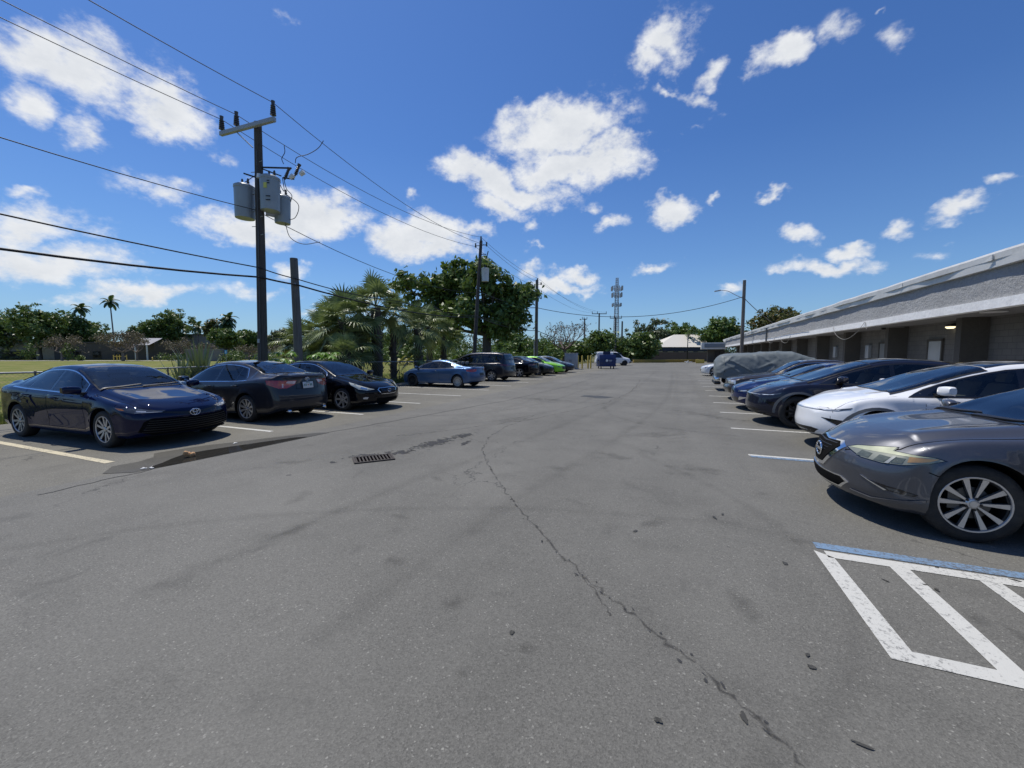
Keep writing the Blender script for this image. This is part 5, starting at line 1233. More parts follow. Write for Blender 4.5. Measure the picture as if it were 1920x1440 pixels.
def bput(mb, name, m, parent=bld, **k):
    mb.v = [(x-XF, y-40, z) for x, y, z in mb.v] if parent is bld else mb.v
    return mb.build(name, m, parent, **k)
f = MB(); f.box((XW+.15, (Y0+Y1)/2, 1.5), (.3, Y1-Y0, 3.)); bput(f, 'wall', M_BLOCK)
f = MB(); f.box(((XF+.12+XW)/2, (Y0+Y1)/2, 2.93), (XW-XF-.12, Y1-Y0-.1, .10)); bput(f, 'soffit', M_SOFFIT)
f = MB(); f.box((XF+.14, (Y0+Y1)/2, 3.46), (.2, Y1-Y0, .9)); bput(f, 'parapet', M_STUCCO)
f = MB(); f.box((XF+6., (Y0+Y1)/2, 3.55), (11.6, Y1-Y0-.3, .2)); bput(f, 'roof', M_CONC)
# lower white band, slightly wavy
def wavy_strip(name, prof, m, amp, seed, step=.7, parent=bld, ya=Y0, yb=Y1):
    """prof: (x, z) outline swept along y with small random waves"""
    rr = random.Random(seed); mb = MB(); n = int((yb-ya)/step); k = len(prof); ph = [rr.uniform(0,6) for _ in range(5)]
    for i in range(n+1):
        y = ya+(yb-ya)*i/n
        dx = amp*(math.sin(y*.9+ph[0])+.7*math.sin(y*2.3+ph[1])+.5*math.sin(y*.37+ph[2])); dz = amp*.5*(math.sin(y*.7+ph[3])+math.sin(y*1.9+ph[4]))
        for j, (x, z) in enumerate(prof): mb.v.append((x+dx, y, z+dz*.4))
    for i in range(n):
        for j in range(k): mb.face((i*k+j, i*k+(j+1) % k, (i+1)*k+(j+1) % k, (i+1)*k+j))
    mb.face(range(k)); mb.face([n*k+j for j in range(k)]); return bput(mb, name, m, parent, sharp=30)
wavy_strip('eaves_band', [(XF-.02,2.82),(XF-.02,3.07),(XF+.06,3.075),(XF+.24,3.075),(XF+.24,2.82)], M_WHITETRIM, .004, 1)
wavy_strip('lower_flashing', [(XF-.085,3.865),(XF-.09,4.06),(XF+.3,4.08),(XF+.3,3.87)], M_FLASH, .017, 2, .35)
wavy_strip('cap_flashing', [(XF-.125,4.05),(XF-.13,4.20),(XF-.09,4.262),(XF+.4,4.275),(XF+.4,4.07)], M_FLASH, .024, 3, .35)
f = MB()
for y in (14.6, 19.2, 31.5): f.box((XF-.135, y, 4.13), (.03, .02, .12)); f.add([(XF-.135,y,4.05),(XF-.165,y+.3,4.03),(XF-.125,y+.02,4.2),(XF-.13,y-.01,4.05)], [(0,1,2),(0,2,3)])
bput(f, 'flashing_clip', M_FLASH)
for i, y in enumerate([8.4,13.7,19.0,24.3,29.6,34.9,40.2,45.5,50.8,56.1,61.4,66.7,72,77.3]):
    f = MB(); f.box((XW-.36, y, 1.44), (.72, .32, 2.88)); bput(f, 'pier', M_PIER)
DOORS = [(16.6,M_DOORG),(21.9,M_DOORW),(26.4,M_DOORG),(30.9,M_DOORW),(36.6,M_DOORG),(42.3,M_DOORW),(47.6,M_DOORG),(53,M_DOORW),(58.3,M_DOORG)]
for y, m in DOORS:
    f = MB(); f.box((XW-.02, y, 1.075), (.05, .92, 2.15)); d = bput(f, 'door', m, bevel=.004)
    f = MB(); f.box((-.05+XW-XF, y-40+.36, 1.05), (.06, .03, .14)); f.build('handle', M_CHROME, d, bevel=.004)
    f = MB()
    for e in (-1, 1): f.box((XW-.03-XF, y-40+e*.505, 1.1), (.08, .09, 2.2))
    f.box((XW-.03-XF, y-40, 2.2), (.08, 1.1, .09)); f.build('frame', M_PIER, d)
for y in (28.1, 33.2):
    f = MB(); f.box((XW-.08, y, 1.75), (.16, .42, .7)); bput(f, 'meter_box', mat('meter_grey', (.45,.46,.47), .5, .2), bevel=.01)
M_LIT, t_l, b_l = new_mat('lit_wall_lamp'); b_l.inputs['Base Color'].default_value = (.8,.75,.6,1); b_l.inputs['Emission Color'].default_value = (1,.86,.55,1); b_l.inputs['Emission Strength'].default_value = 1.6
for i, y in enumerate([20.7, 29.9, 41.4, 52.5]):
    f = MB(); f.box((XW-.11, y, 2.72), (.22, .34, .10)); o = bput(f, 'wall_lamp', M_TRIM, bevel=.02)
    f = MB(); f.lathe([(.0,-.08),(.09,-.075),(.13,-.04),(.14,0)], 16, None, (XW-.16-XF, y-40, 2.67)); f.build('lamp_lens', M_LIT, o, smooth=True)
f = MB(); f.lathe([(.0,0),(.28,0),(.28,.03),(.0,.03)], 20, None, (8.35-XF, 16.3-40, 2.84)); f.build('ceiling_light', mat('soffit_light', (.75,.74,.72), .4), bld, smooth=True, sharp=30)
f = MB(); f.box((8.6, 23.9, 2.80), (.14, .14, .12)); bput(f, 'camera', M_TRIM, bevel=.03)
# loose cables hanging from the band
def hang(pts, r=.012): 
    P = [Vector(p) for p in pts]; return [tuple(p) for p in catmull(P, 8)]
f = MB(); xb = XF-.04
f.tube(hang([(xb,26.6,3.05),(xb-.02,26.2,2.72),(xb-.05,25.2,2.40),(xb-.05,24.3,2.36),(xb-.03,23.2,2.66),(xb,22.6,3.02)]), .009, 6)
f.tube(hang([(xb,22.6,3.0),(xb+.3,22.0,2.78),(xb+.9,21.4,2.72)]), .012, 6); f.tube(hang([(xb,22.5,3.02),(xb-.02,22.4,2.85),(xb-.01,22.3,2.7)]), .012, 6)
f.tube(hang([(xb,39,3.0),(xb-.04,38,2.6),(xb-.02,36.5,2.5),(xb,35.6,2.98)]), .012, 6); f.tube(hang([(xb,44,3.0),(xb-.04,43,2.66),(xb-.02,42,2.6),(xb,41,2.98)]), .012, 6)
f.tube(hang([(xb+.01,48,3.09),(xb-.02,40,3.10),(xb-.03,36,3.16),(xb-.02,33,3.12),(xb-.02,31,3.10)]), .016, 6)
bput(f, 'loose_cable', mat('grey_cable', (.26,.255,.24), .6), smooth=True)
f = MB(); f.bar((XF-.07, 44.6, 2.8), (XF-.07, 44.6, 4.24), .14, .12, up=(1,0,0)); bput(f, 'downpipe', mat('downpipe_grey', (.10,.11,.12), .5))
f = MB(); f.box((XF+1.6, 50.3, 4.25), (1.3, 1.5, .9)); f.box((XF+1.6, 48.4, 4.15), (.9, .9, .6)); bput(f, 'roof_unit', mat('roof_unit_metal', (.12,.12,.13), .5, .4, var=.3))
# return wing across the end
f = MB(); f.box((5.6, 84.4, 3.05), (4.0, 4., 1.2)); bput(f, 'return_canopy', M_FLASH)
f = MB(); f.box((5.75, 82.36, 3.1), (3.3, .06, .72)); bput(f, 'canopy_panel', mat('panel_bluegrey', (.16,.19,.22), .6))
f = MB(); f.box((6.2, 85.5, 1.25), (2.8, 2., 2.4)); bput(f, 'return_wall', M_PIER)
f = MB(); f.box((6.4, 84.46, 1.1), (.95, .06, 2.15)); bput(f, 'dark_door', M_TRIM)
sheet('walkway', [(6.75,-6),(9.6,-6),(9.6,84),(6.75,84)], .13, M_CONC)
f = MB(); f.box((6.72, 39, .065), (.12, 90, .135)); o = f.build('kerb', M_CONC); tag(o, kind='structure')

# covered vehicle: dark body and bumper under a rumpled grey cover
cv = thing('covered_vehicle', 'vehicle under a rumpled grey-green fabric cover with its chrome bumper showing', 'covered vehicle', (4.05, 20.9, 0), 0, 'cars parked along the building')
from mathutils import noise as mnoise
def cover():
    Lc, n, m = 5.15, 190, 96; V = []; F = []
    zt = pchip([(0,1.28),(.10,1.46),(.28,1.585),(.6,1.63),(1.3,1.66),(2.2,1.735),(2.9,1.70),(3.4,1.56),(3.9,1.38),(4.6,1.22),(5.0,1.10),(Lc,.9)])
    wb = pchip([(0,.76),(.12,.88),(.5,.95),(2.5,.96),(4.5,.93),(Lc,.74)]); wt = pchip([(0,.55),(.4,.68),(2.2,.66),(3.2,.66),(4.2,.72),(Lc,.6)])
    hem = pchip([(0,.62),(.35,.56),(.7,.66),(1.1,.62),(1.6,.50),(2.4,.40),(3.4,.36),(4.4,.44),(Lc,.42)])
    for i in range(n+1):
        x = Lc*i/n; z1 = zt(x); w = wb(x); wtt = wt(x); h = hem(x)
        ring = catmull([(-w*1.0,0,h),(-w*1.01,0,.72),(-w*.985,0,.98),(-wtt,0,z1-.10),(-wtt*.6,0,z1-.01),(0,0,z1),(wtt*.6,0,z1-.01),(wtt,0,z1-.10),(w*.985,0,.98),(w*1.01,0,.72),(w,0,h)], 14)
        ring = resample(ring, m+1)
        for j, p in enumerate(ring):
            y, z = p.x, p.z; q = abs(2*j/m-1)
            # drag folds fan out from the roof and hang down the side
            side = min(1, max(0, (q-.20)/.3))
            # turbulent warp, then ridges drawn out along two hanging directions
            p0 = Vector((x, z*1.1, y*.5)); wp = mnoise.noise_vector(p0*.9)*.3
            ca, sa = .86, .5
            u1 = Vector(((x*ca+z*sa)*.5, (-x*sa+z*ca)*3.4, y*.5))+wp*1.2; u2 = Vector(((x*ca-z*sa)*.5, (x*sa+z*ca)*3.1, y*.5+9))+wp*1.2
            rg = lambda v, k: max(0., 1-abs(mnoise.noise(v))*k)**2
            m1 = max(0., min(1., .55+1.5*mnoise.noise(p0*.7+Vector((3,1,0))))); m2 = max(0., min(1., .5+1.5*mnoise.noise(p0*.8+Vector((7,5,0)))))
            wv = mnoise.noise(p0)
            d = side*(.085*rg(u1, 3.2)*m1+.075*rg(u2, 3.4)*m2)+.012*mnoise.noise(p0*3.1)+.008*mnoise.noise(p0*9)
            top = (1-side)*(.03*mnoise.noise(Vector((x*2.3, y*2.2, 3)))+.03*rg(Vector((x*1.6, y*.6, 2)), 3.))
            # bundled knot of creases where it is pulled over the roof
            kx = math.exp(-((x-2.0)**2)/.35)*math.exp(-((z-1.5)**2)/.05)
            d += kx*.06*mnoise.noise(Vector((x*7+z*3, z*2, 4.)))
            sgn = 1 if y > 0 else -1
            bul = .05*max(0, 1-x/.3); 
            V.append((x-Lc/2+(.07*(abs(y)/w)**2 if x < .3 else 0)-(.05*max(0,1-x/.15)*max(0,1-abs(z-.95)/.6)), y+sgn*d*min(1, abs(y)*2.5), z+top-d*.25*(1 if q > .2 else 0)))
    for i in range(n):
        for j in range(m): F.append((i*(m+1)+j, i*(m+1)+j+1, (i+1)*(m+1)+j+1, (i+1)*(m+1)+j))
    # end flaps
    for i in (0, n):
        c = [i*(m+1)+j for j in range(m+1)]
        for j in range(m//2): F.append((c[j], c[j+1], c[m-j-1], c[m-j]) if i else (c[m-j], c[m-j-1], c[j+1], c[j]))
    me = bpy.data.meshes.new('fabric_cover'); me.from_pydata(V, [], F); me.update()
    mm, t, b = new_mat('cover_fabric'); co = t.coord('Object')
    t.link(t.mix(t.noise(3, 5, .6, co), (.115,.135,.14), (.165,.19,.195)), b.inputs['Base Color']); b.inputs['Roughness'].default_value = .55; b.inputs['Specular IOR Level'].default_value = .35
    t.link(t.bump(t.noise(9, 6, .6, co), .25, .03), b.inputs['Normal'])
    return link('fabric_cover', me, mm, cv, smooth=True)
cover()
f = MB(); f.box((.1,0,.56),(4.6,1.66,.55)); f.build('body', M_UNDER, cv, bevel=.08)
f = MB(); f.box((-2.50,0,.52),(.22,1.72,.20)); f.build('bumper', M_CHROME, cv, bevel=.06)
f = MB(); f.box((-2.48,0,.36),(.26,1.7,.14)); f.build('lower_bumper', M_TRIM, cv, bevel=.05)
cvspec = Car.__new__(Car); cvspec.L = 0; cvspec.rw = .36
for x in (-1.55, 1.45):
    for sg in (1, -1): wheel(cvspec, cv, x, sg*.80, 'five', .22)
# ---------------------------------------------------------------- poles, wires, fence
def wood_mat(name, a, b_):
    m, t, b = new_mat(name); co = t.coord('Object')
    n = t.noise(6, 6, .65, t.mapping(co, scale=(1, 1, .06))); n2 = t.noise(30, 4, .6, t.mapping(co, scale=(1, 1, .05)))
    c = t.mix(n, a, b_); c = t.mix(t.math('MULTIPLY', t.ramp(n2, [(.5, 0.), (.65, 1.)]), .5), c, tuple(x*.45 for x in a))
    t.link(c, b.inputs['Base Color']); b.inputs['Roughness'].default_value = .85; t.link(t.bump(n2, .5, .015), b.inputs['Normal']); return m
M_POLE = wood_mat('creosoted_pole', (.045,.038,.033), (.10,.088,.078)); M_POLE2 = wood_mat('weathered_pole', (.10,.09,.08), (.19,.175,.16))
M_CAN = mat('transformer_grey', (.30,.335,.36), .42, .1, var=.1, vscale=2.5, dirt=.15)
M_PORC = mat('insulator_brown', (.06,.055,.055), .3, var=.2); M_GALV = mat('galvanised_steel', (.36,.38,.40), .55, .15, var=.2)
M_WIRE = mat('wire_black', (.012,.012,.013), .6); M_WIREG = mat('wire_aluminium', (.10,.10,.105), .6, .2)
M_WHITEP = mat('white_porcelain', (.75,.75,.73), .3)
def insulator(mb, p, h=.42, r=.10, up=None):
    prof = [(.03,0),(.03,.06)]
    for k in range(5): prof += [(r*(1-.05*k), .07+.065*k), (r*(1-.05*k), .095+.065*k), (r*.55, .115+.065*k)]
    prof += [(.06,.42),(.07,.50),(.0,.52)]
    mb.lathe([(a, z*h/.42) for a, z in prof], 12, up, p)
PX = -15.5
# --- main pole with transformers
p1 = thing('utility_pole', 'tall dark wooden utility pole with crossarm and grey transformer cans', 'utility pole', (PX, 11.35, 0))
f = MB(); f.tube([(0,0,-.2),(-.0,0,5.5),(-.03,0,10.75)], [.185,.165,.135], 16); f.build('pole', M_POLE, p1, smooth=True, sharp=60)
f = MB(); f.bar((-1.9,-.2,10.55),(1.15,-.2,10.55),.13,.16); f.build('crossarm', M_GALV, p1, bevel=.01)
f = MB(); f.bar((-1.0,-.17,10.48),(-.12,-.16,9.75),.05,.03); f.build('brace', M_GALV, p1)
INS = (-1.82, -.95, 1.07)
for x in INS:
    f = MB(); insulator(f, (x,-.2,10.63), .5, .105); f.build('insulator', M_PORC, p1, smooth=True, sharp=40)
def can(c, h, r, lab=None, bush=((-.12,0),(.14,.05))):
    c = Vector(c); f = MB(); f.lathe([(.0,-h/2),(r*.93,-h/2),(r*.95,-h/2+.05),(r,h/2-.16),(r*1.04,h/2-.15),(r*1.04,h/2-.06),(r*.98,h/2-.04),(r*.7,h/2+.02),(.0,h/2+.05)], 28, None, c)
    o = f.build('transformer', M_CAN, p1, smooth=True, sharp=35)
    f = MB()
    for x, y in bush: f.lathe([(.05,0),(.06,.05),(.035,.07),(.055,.12),(.03,.15),(.045,.2),(.02,.26),(.0,.27)], 10, None, c+Vector((x, y, h/2)))
    f.build('bushing', M_PORC, o, smooth=True, sharp=40); return o
rt = RT; fw2 = FL
oL = tuple(rt*-.62+fw2*.05+UPV*7.72); oR = tuple(rt*.50-fw2*.16+UPV*7.98); oB = tuple(rt*.60+fw2*.5+UPV*7.60)
can(oL, 1.30, .36); c2 = can(oR, 1.32, .35, bush=((-.1,.05),(.12,.1))); can(oB, 1.1, .30)
f = MB(); q = Vector(oR)-fw2*.352+rt*.02+UPV*.2; f.box(q, (.12,.01,.2), 0, Matrix((rt, fw2, UPV)).transposed()); f.build('sticker', mat('sticker_yellow', (.62,.60,.12), .5), c2)
f = MB()
for k in range(2): f.box(Vector(oR)-fw2*.347+rt*.12+UPV*(-.2-.14*k), (.17,.012,.035), 0, Matrix((rt, fw2, UPV)).transposed())
for k in range(2): f.box(Vector(oR)-fw2*.345+rt*.13+UPV*(.38-.09*k), (.10,.012,.03), 0, Matrix((rt, fw2, UPV)).transposed())
f.build('stencil_marks', M_TRIM, c2)
for o_, z in ((oL, .35), (oL, -.3), (oR, .3), (oR, -.35), (oB, -.3)):
    f = MB(); c = Vector(o_)+UPV*z; f.bar((c.x*.25, c.y*.25, c.z), (c.x*.75, c.y*.75, c.z), .07, .12); f.build('hanger', M_GALV, p1)
f = MB(); f.tube([(.1,-.17,.0),(.1,-.165,5),(.08,-.15,9.6)], .012, 5); f.build('ground_wire', M_WIREG, p1)
f = MB()
for k in range(9): f.tube([(.12*(-1)**k,-.08,6.4+.35*k),(.30*(-1)**k,-.12,6.4+.35*k)], .014, 5)
f.build('climbing_step', M_GALV, p1)
f = MB(); f.box((.03,-.19,2.2),(.12,.015,.16)); f.build('pole_tag', M_GALV, p1)
# cut-out arms
f = MB(); b0 = UPV*9.05; f.bar(b0+rt*.1, b0+rt*1.25, .05); f.bar(b0+rt*.1+UPV*-.05, b0+rt*.9-fw2*.1+UPV*-.35, .04); f.bar(b0+rt*.9+UPV*-.38, b0+rt*1.35+UPV*-.42, .04); f.bar(b0-rt*.6+UPV*-.25, b0-rt*.1+UPV*-.4, .05); f.build('cutout_arm', M_TRIM, p1)
for a, z in ((.98,-.1),(1.38,.05)):
    f = MB(); q = b0+rt*a+UPV*(z-.35); M = Matrix.Rotation(R(22), 3, fw2); insulator(f, q, .42, .07, M); f.build('cutout', M_PORC, p1, smooth=True, sharp=40)
    f = MB(); q2 = q+rt*.28+UPV*.12; f.lathe([(.0,-.12),(.08,-.1),(.1,.08),(.0,.12)], 10, Matrix.Rotation(R(50), 3, fw2), q2); f.build('arrester', M_WHITEP, p1, smooth=True, sharp=40)
f = MB(); f.lathe([(.0,-.1),(.1,-.08),(.08,.08),(.0,.1)], 10, None, b0+rt*.12+UPV*-.42-fw2*.2); f.build('arrester', M_WHITEP, p1, smooth=True, sharp=40)
def jump(*pts): f = MB(); f.tube([tuple(p) for p in catmull([Vector(p) for p in pts], 8)], .014, 5); f.build('jumper_wire', M_WIRE, p1)
jump(b0+rt*1.4+UPV*.2, b0+rt*1.45+UPV*.4, b0+rt*1.9+UPV*.55, b0+rt*2.3+UPV*.8, b0+rt*2.5+UPV*1.08)
jump(b0+rt*.95+UPV*.15, b0+rt*.88+UPV*.35, b0+rt*1.0+UPV*.6, b0+rt*.98+UPV*.85)
jump(b0+rt*.95+UPV*-.4, b0+rt*1.05+UPV*-.8, b0+rt*1.25+UPV*-1.05, b0+rt*1.2+UPV*-1.3)
jump(b0+rt*.9+UPV*-.4, b0+rt*.95+UPV*-.9, b0+rt*.75+UPV*-.55)
jump(Vector(oB)+UPV*.6+rt*.2, Vector(oB)+rt*.65+UPV*.2, Vector(oB)+rt*.5+UPV*-.3, Vector(oB)+rt*.25+UPV*-.4)
jump(Vector(oB)+UPV*-.5+rt*.1, Vector(oB)+UPV*-1.1+rt*.3, Vector(oB)+UPV*-1.35+rt*.8, Vector(oB)+UPV*-1.25+rt*1.5)
jump(Vector(oL)+UPV*.75, Vector(oL)+UPV*.95+rt*.3, Vector(oL)+UPV*1.15+rt*.6)
p1.scale = (1, 1, .978); p1.rotation_euler = Matrix.Rotation(R(1.5), 3, FL).to_euler()
DX = RT*.285
# --- stub pole
p = thing('stub_pole', 'short cut-off wooden stub pole bound to the tall transformer pole by its cables', 'utility pole', (PX, 13.05, 0))
f = MB(); f.tube([(0,0,-.2),(.0,0,3),(-.05,0,5.75)], [.185,.17,.155], 16); f.build('pole', M_POLE2, p, smooth=True, sharp=60)
f = MB(); f.bar((.1,-.1,4.62),(.22,-.22,4.62),.06); f.build('clamp', M_GALV, p)
# --- second and third poles
p2b, p2t = Vector((-15.6,29.6,0)), Vector((-15.25,30.5,10.8))
p = thing('utility_pole', 'leaning wooden utility pole with one white transformer in front of the big leafy tree', 'utility pole', tuple(p2b))
f = MB(); f.tube([(0,0,-.2),tuple((p2t-p2b)*.5),tuple(p2t-p2b)], [.17,.15,.125], 14); f.build('pole', M_POLE, p, smooth=True, sharp=60)
f = MB(); tp = p2t-p2b; f.bar(tp+Vector((-.5,0,-.35)), tp+Vector((.5,0,-.35)), .05); f.build('crossarm', M_GALV, p)
for e in (-1, 1): f = MB(); insulator(f, tp+Vector((e*.5,0,-.5)), .3, .08); f.build('insulator', M_PORC, p, smooth=True)
f = MB(); insulator(f, tp, .3, .08); f.build('insulator', M_PORC, p, smooth=True)
f = MB(); c = (p2t-p2b)*.745+rt*.5; f.lathe([(.0,-.55),(.29,-.53),(.32,.45),(.34,.5),(.2,.56),(.0,.58)], 20, None, c); o = f.build('transformer', mat('transformer_white', (.55,.57,.58), .4, .1, dirt=.15), p, smooth=True, sharp=35)
f = MB(); f.lathe([(.05,.5),(.03,.62),(.05,.7),(.02,.85),(.0,.86)], 8, None, c); f.build('bushing', M_PORC, o)
f = MB(); q = (p2t-p2b)*.9+rt*.5; f.bar((p2t-p2b)*.9, q, .05); f.bar(q+UPV*-.35, q+UPV*.25+rt*.15, .07); f.build('cutout', M_TRIM, p)
p3 = Vector((-15.5,45.2,0))
p = thing('utility_pole', 'third wooden utility pole with a pale lower sleeve, past the big leafy tree', 'utility pole', tuple(p3))
f = MB(); f.tube([(0,0,-.2),(0,0,5),(.05,0,10.1)], [.2,.185,.16], 14); f.build('pole', M_POLE2, p, smooth=True, sharp=60)
for e, z in ((-1,9.5),(1,9.6),(.2,10.1),(1,8.0)): f = MB(); f.bar((e*.1,0,z),(e*.55,0,z),.05); insulator(f, (e*.55,0,z-.12), .26, .09); f.build('insulator', M_PORC, p)
f = MB(); f.tube([(-.22,-.12,-.1),(-.22,-.12,3.1)], .07, 8); f.build('conduit', mat('conduit_grey', (.5,.5,.5), .5), p)
# --- street light pole by the building
pr = Vector((6.5,53.2,0))
p = thing('street_lamp', 'wooden lamp pole with a curved arm, rising above the covered vehicle', 'street lamp', tuple(pr))
f = MB(); f.tube([(0,0,-.2),(0,0,5),(.0,0,9.9)], [.2,.185,.165], 14); f.build('pole', M_POLE2, p, smooth=True, sharp=60)
f = MB(); A = [(-.15,-.1,7.9),(-.9,-.2,8.3),(-1.7,-.35,8.75),(-2.5,-.5,8.85)]
f.tube([tuple(q) for q in catmull([Vector(a) for a in A], 6)], .035, 8); f.build('arm', M_GALV, p, smooth=True)
f = MB(); f.bar((-2.4,-.48,8.85),(-3.05,-.6,8.75),.24,.13); f.build('lamp_head', M_GALV, p, bevel=.03)
# --- far poles
FP = [(1095,598,95,9,'distant wooden pole left of the one with a wide crossarm'),(1122,588,88,27,'distant pole carrying a wide crossarm with three insulators, left of the lattice tower'),(1153,596,84,22,'distant pole with a crossarm standing in front of the lattice tower'),(1165,603,80,0,'slim distant pole just right of the lattice tower')]
for px, py, dep, arm, lab in FP:
    g = at(px, dep); h = hgt(py, dep); p = thing('utility_pole', lab, 'utility pole', tuple(g), 0, 'distant utility poles')
    f = MB(); f.tube([(0,0,0),(0,0,h)], [.2,.15], 10); f.build('pole', M_POLE2, p, smooth=True, sharp=60)
    if arm:
        w = arm*dep/F_PX; f = MB(); f.bar(tuple(rt*-w/2+UPV*(h-.15)), tuple(rt*w/2+UPV*(h-.15)), .14)
        for k in (-.48, -.12, .48): f.bar(tuple(rt*w*k+UPV*(h-.1)), tuple(rt*w*k+UPV*(h+.35)), .1)
        f.build('crossarm', M_POLE, p)
# --- lattice tower
dep = 180; g = at(1154, dep); k = dep/F_PX; p = thing('lattice_tower', 'steel lattice phone mast crowded with panel antennas', 'tower', tuple(g), YAW)
M_STEEL = mat('tower_steel', (.30,.31,.33), .5, .3); f = MB(); Ht = hgt(524, dep)
def tw(z): return 1.2-(1.2-.42)*min(1, z/Ht)
cor = [(-1,-1),(1,-1),(1,1),(-1,1)]
for a, b_ in cor: f.tube([(a*tw(0),b_*tw(0),0),(a*tw(Ht),b_*tw(Ht),Ht)], [.13,.09], 5)
n = 18
for i in range(n):
    z0, z1 = Ht*i/n, Ht*(i+1)/n
    for j in range(4):
        a, b_ = cor[j], cor[(j+1) % 4]
        f.tube([(a[0]*tw(z0),a[1]*tw(z0),z0),(b_[0]*tw(z1),b_[1]*tw(z1),z1)], .045, 4); f.tube([(b_[0]*tw(z0),b_[1]*tw(z0),z0),(a[0]*tw(z1),a[1]*tw(z1),z1)], .045, 4)
        f.tube([(a[0]*tw(z1),a[1]*tw(z1),z1),(b_[0]*tw(z1),b_[1]*tw(z1),z1)], .06, 4)
f.build('lattice', M_STEEL, p)
for py, w in ((543,21),(555,19),(573,17)):
    z = hgt(py, dep); r = w*k/2; f = MB()
    for j in range(4):
        a, b_ = cor[j], cor[(j+1) % 4]; f.tube([(a[0]*r*.8,a[1]*r*.8,z-.3),(b_[0]*r*.8,b_[1]*r*.8,z-.3)], .07, 4)
        for q in range(4):
            s = (q+.5)/4; x, y = a[0]+(b_[0]-a[0])*s, a[1]+(b_[1]-a[1])*s; f.box((x*r*.85,y*r*.85,z), (.32,.2,1.9 if py < 560 else 1.4))
    f.build('antenna_ring', mat('antenna_panel', (.36,.37,.38), .5), p)
# --- wires
def wire(name, label, pts, sag, r, m, n=14):
    P = []
    for (a, b), s in zip(zip(pts[:-1], pts[1:]), sag):
        a, b = Vector(a), Vector(b)
        for i in range(n):
            t_ = i/n; q = a.lerp(b, t_); q.z -= s*4*t_*(1-t_); P.append(tuple(q))
    P.append(tuple(pts[-1])); f = MB(); f.tube(P, r, 6); o = f.build(name, m, smooth=True); return tag(o, label, 'wire', 'overhead wires')
yA, yB = -8., 11.15
p2 = [(p2t.x-.5,p2t.y,10.4),(p2t.x,p2t.y,11.1),(p2t.x+.5,p2t.y,10.4)]; q3 = [(p3.x-.55,45.2,9.6),(p3.x+.2,45.2,10.25),(p3.x+.55,45.2,9.7)]
far = at(1122, 88); fz = hgt(587, 88)
for k, x in enumerate(INS):
    wire('power_line', ['thin upper wire on the far left insulator of the crossarm','thin upper wire on the middle insulator of the crossarm','thin upper wire on the insulator at the lane end of the crossarm'][k],
         [(PX+x, yA, 11.25), (PX+x+DX.x, yB+DX.y, 11.14*.978), p2[k], q3[k], (far.x+(-1.4,-.3,1.4)[k], far.y, fz)], [.42,.75,.35,.8], .0125, M_WIREG)
wire('power_line', 'single thin wire below the transformer cans', [(PX-.1,yA,7.75),(PX+.12,11.25,7.2),(p2t.x-.2,30.2,6.6),(p3.x,45.2,6.9)], [.55,.75,.4], .014, M_WIRE)
wire('telephone_cable', 'thinner of the two low black cables passing the stub pole', [(PX+.15,yA,5.85),(PX+.28,11.25,4.98),(PX+.16,12.9,4.86),(PX+.1,20.,4.72),(-15.35,30.,4.72),(p3.x+.1,45.,4.55)], [.30,.03,.14,.2,.2], .022, M_WIRE)
wire('telephone_cable', 'thick low black cable bundle passing the stub pole', [(PX+.2,yA,4.75),(PX+.3,11.25,4.62),(PX+.2,12.9,4.6),(-15.35,30.,4.62),(p3.x+.1,45.1,4.3),tuple(at(1100,60)+UPV*2.6)], [.55,.02,.42,.3,.2], .036, M_WIRE)
wire('service_cable', 'black cable sagging across the lane to the lamp pole by the building', [(p2t.x,30.,6.7),(p3.x,45.2,6.95),(6.4,53.1,8.05)], [.3,1.6], .03, M_WIRE, 24)
wire('service_cable', 'short black cable dropping from the lamp pole to the building roof', [(6.6,53.1,7.8),(9.2,50.2,4.6)], [.15], .035, M_WIRE)
# --- chain link fence
fx = -15.35
fe = thing('chain_link_fence', 'low chain link fence with a top rail along the grass', 'fence', (fx, 20, 0))
M_FENCE = mat('fence_steel', (.30,.31,.31), .5, .5, var=.2); M_FPOST = mat('fence_post_dark', (.09,.09,.09), .6, .3, var=.3)
ya, yb, hh = -14., 41.5, 1.18
f = MB(); f.tube([(0,y-20,hh+.02*math.sin(y*.8)) for y in np.arange(ya, yb+.5, 1.5)], .024, 8); f.build('top_rail', M_FENCE, fe, smooth=True)
y = ya+.2; ys = [19.8+2.95*k for k in range(-11, 8)]
for y in ys:
    f = MB(); f.tube([(0,y-20,-.1),(0,y-20,hh)], .022, 8); f.lathe([(.03,-.02),(.03,.02),(.0,.035)], 8, None, (0,y-20,hh)); f.build('post', M_FPOST, fe, smooth=True, sharp=40)
f = MB(); sp_ = .09; n = int((yb-ya)/sp_); w = .0022
for i in range(-13, n):
    for e in (1, -1):
        y0 = ya+sp_*i; y1 = y0+hh-.04
        if e < 0: y0, y1 = y1, y0
        z0, z1 = .03, hh-.02
        if min(y0, y1) < ya or max(y0, y1) > yb: continue
        f.add([(e*.002,y0-20-w,z0),(e*.002,y0-20+w,z0),(e*.002,y1-20+w,z1),(e*.002,y1-20-w,z1)], [(0,1,2,3)])
        f.add([(e*.002-w,y0-20,z0),(e*.002+w,y0-20,z0),(e*.002+w,y1-20,z1),(e*.002-w,y1-20,z1)], [(0,1,2,3)])
f.build('wire_mesh', M_FENCE, fe)
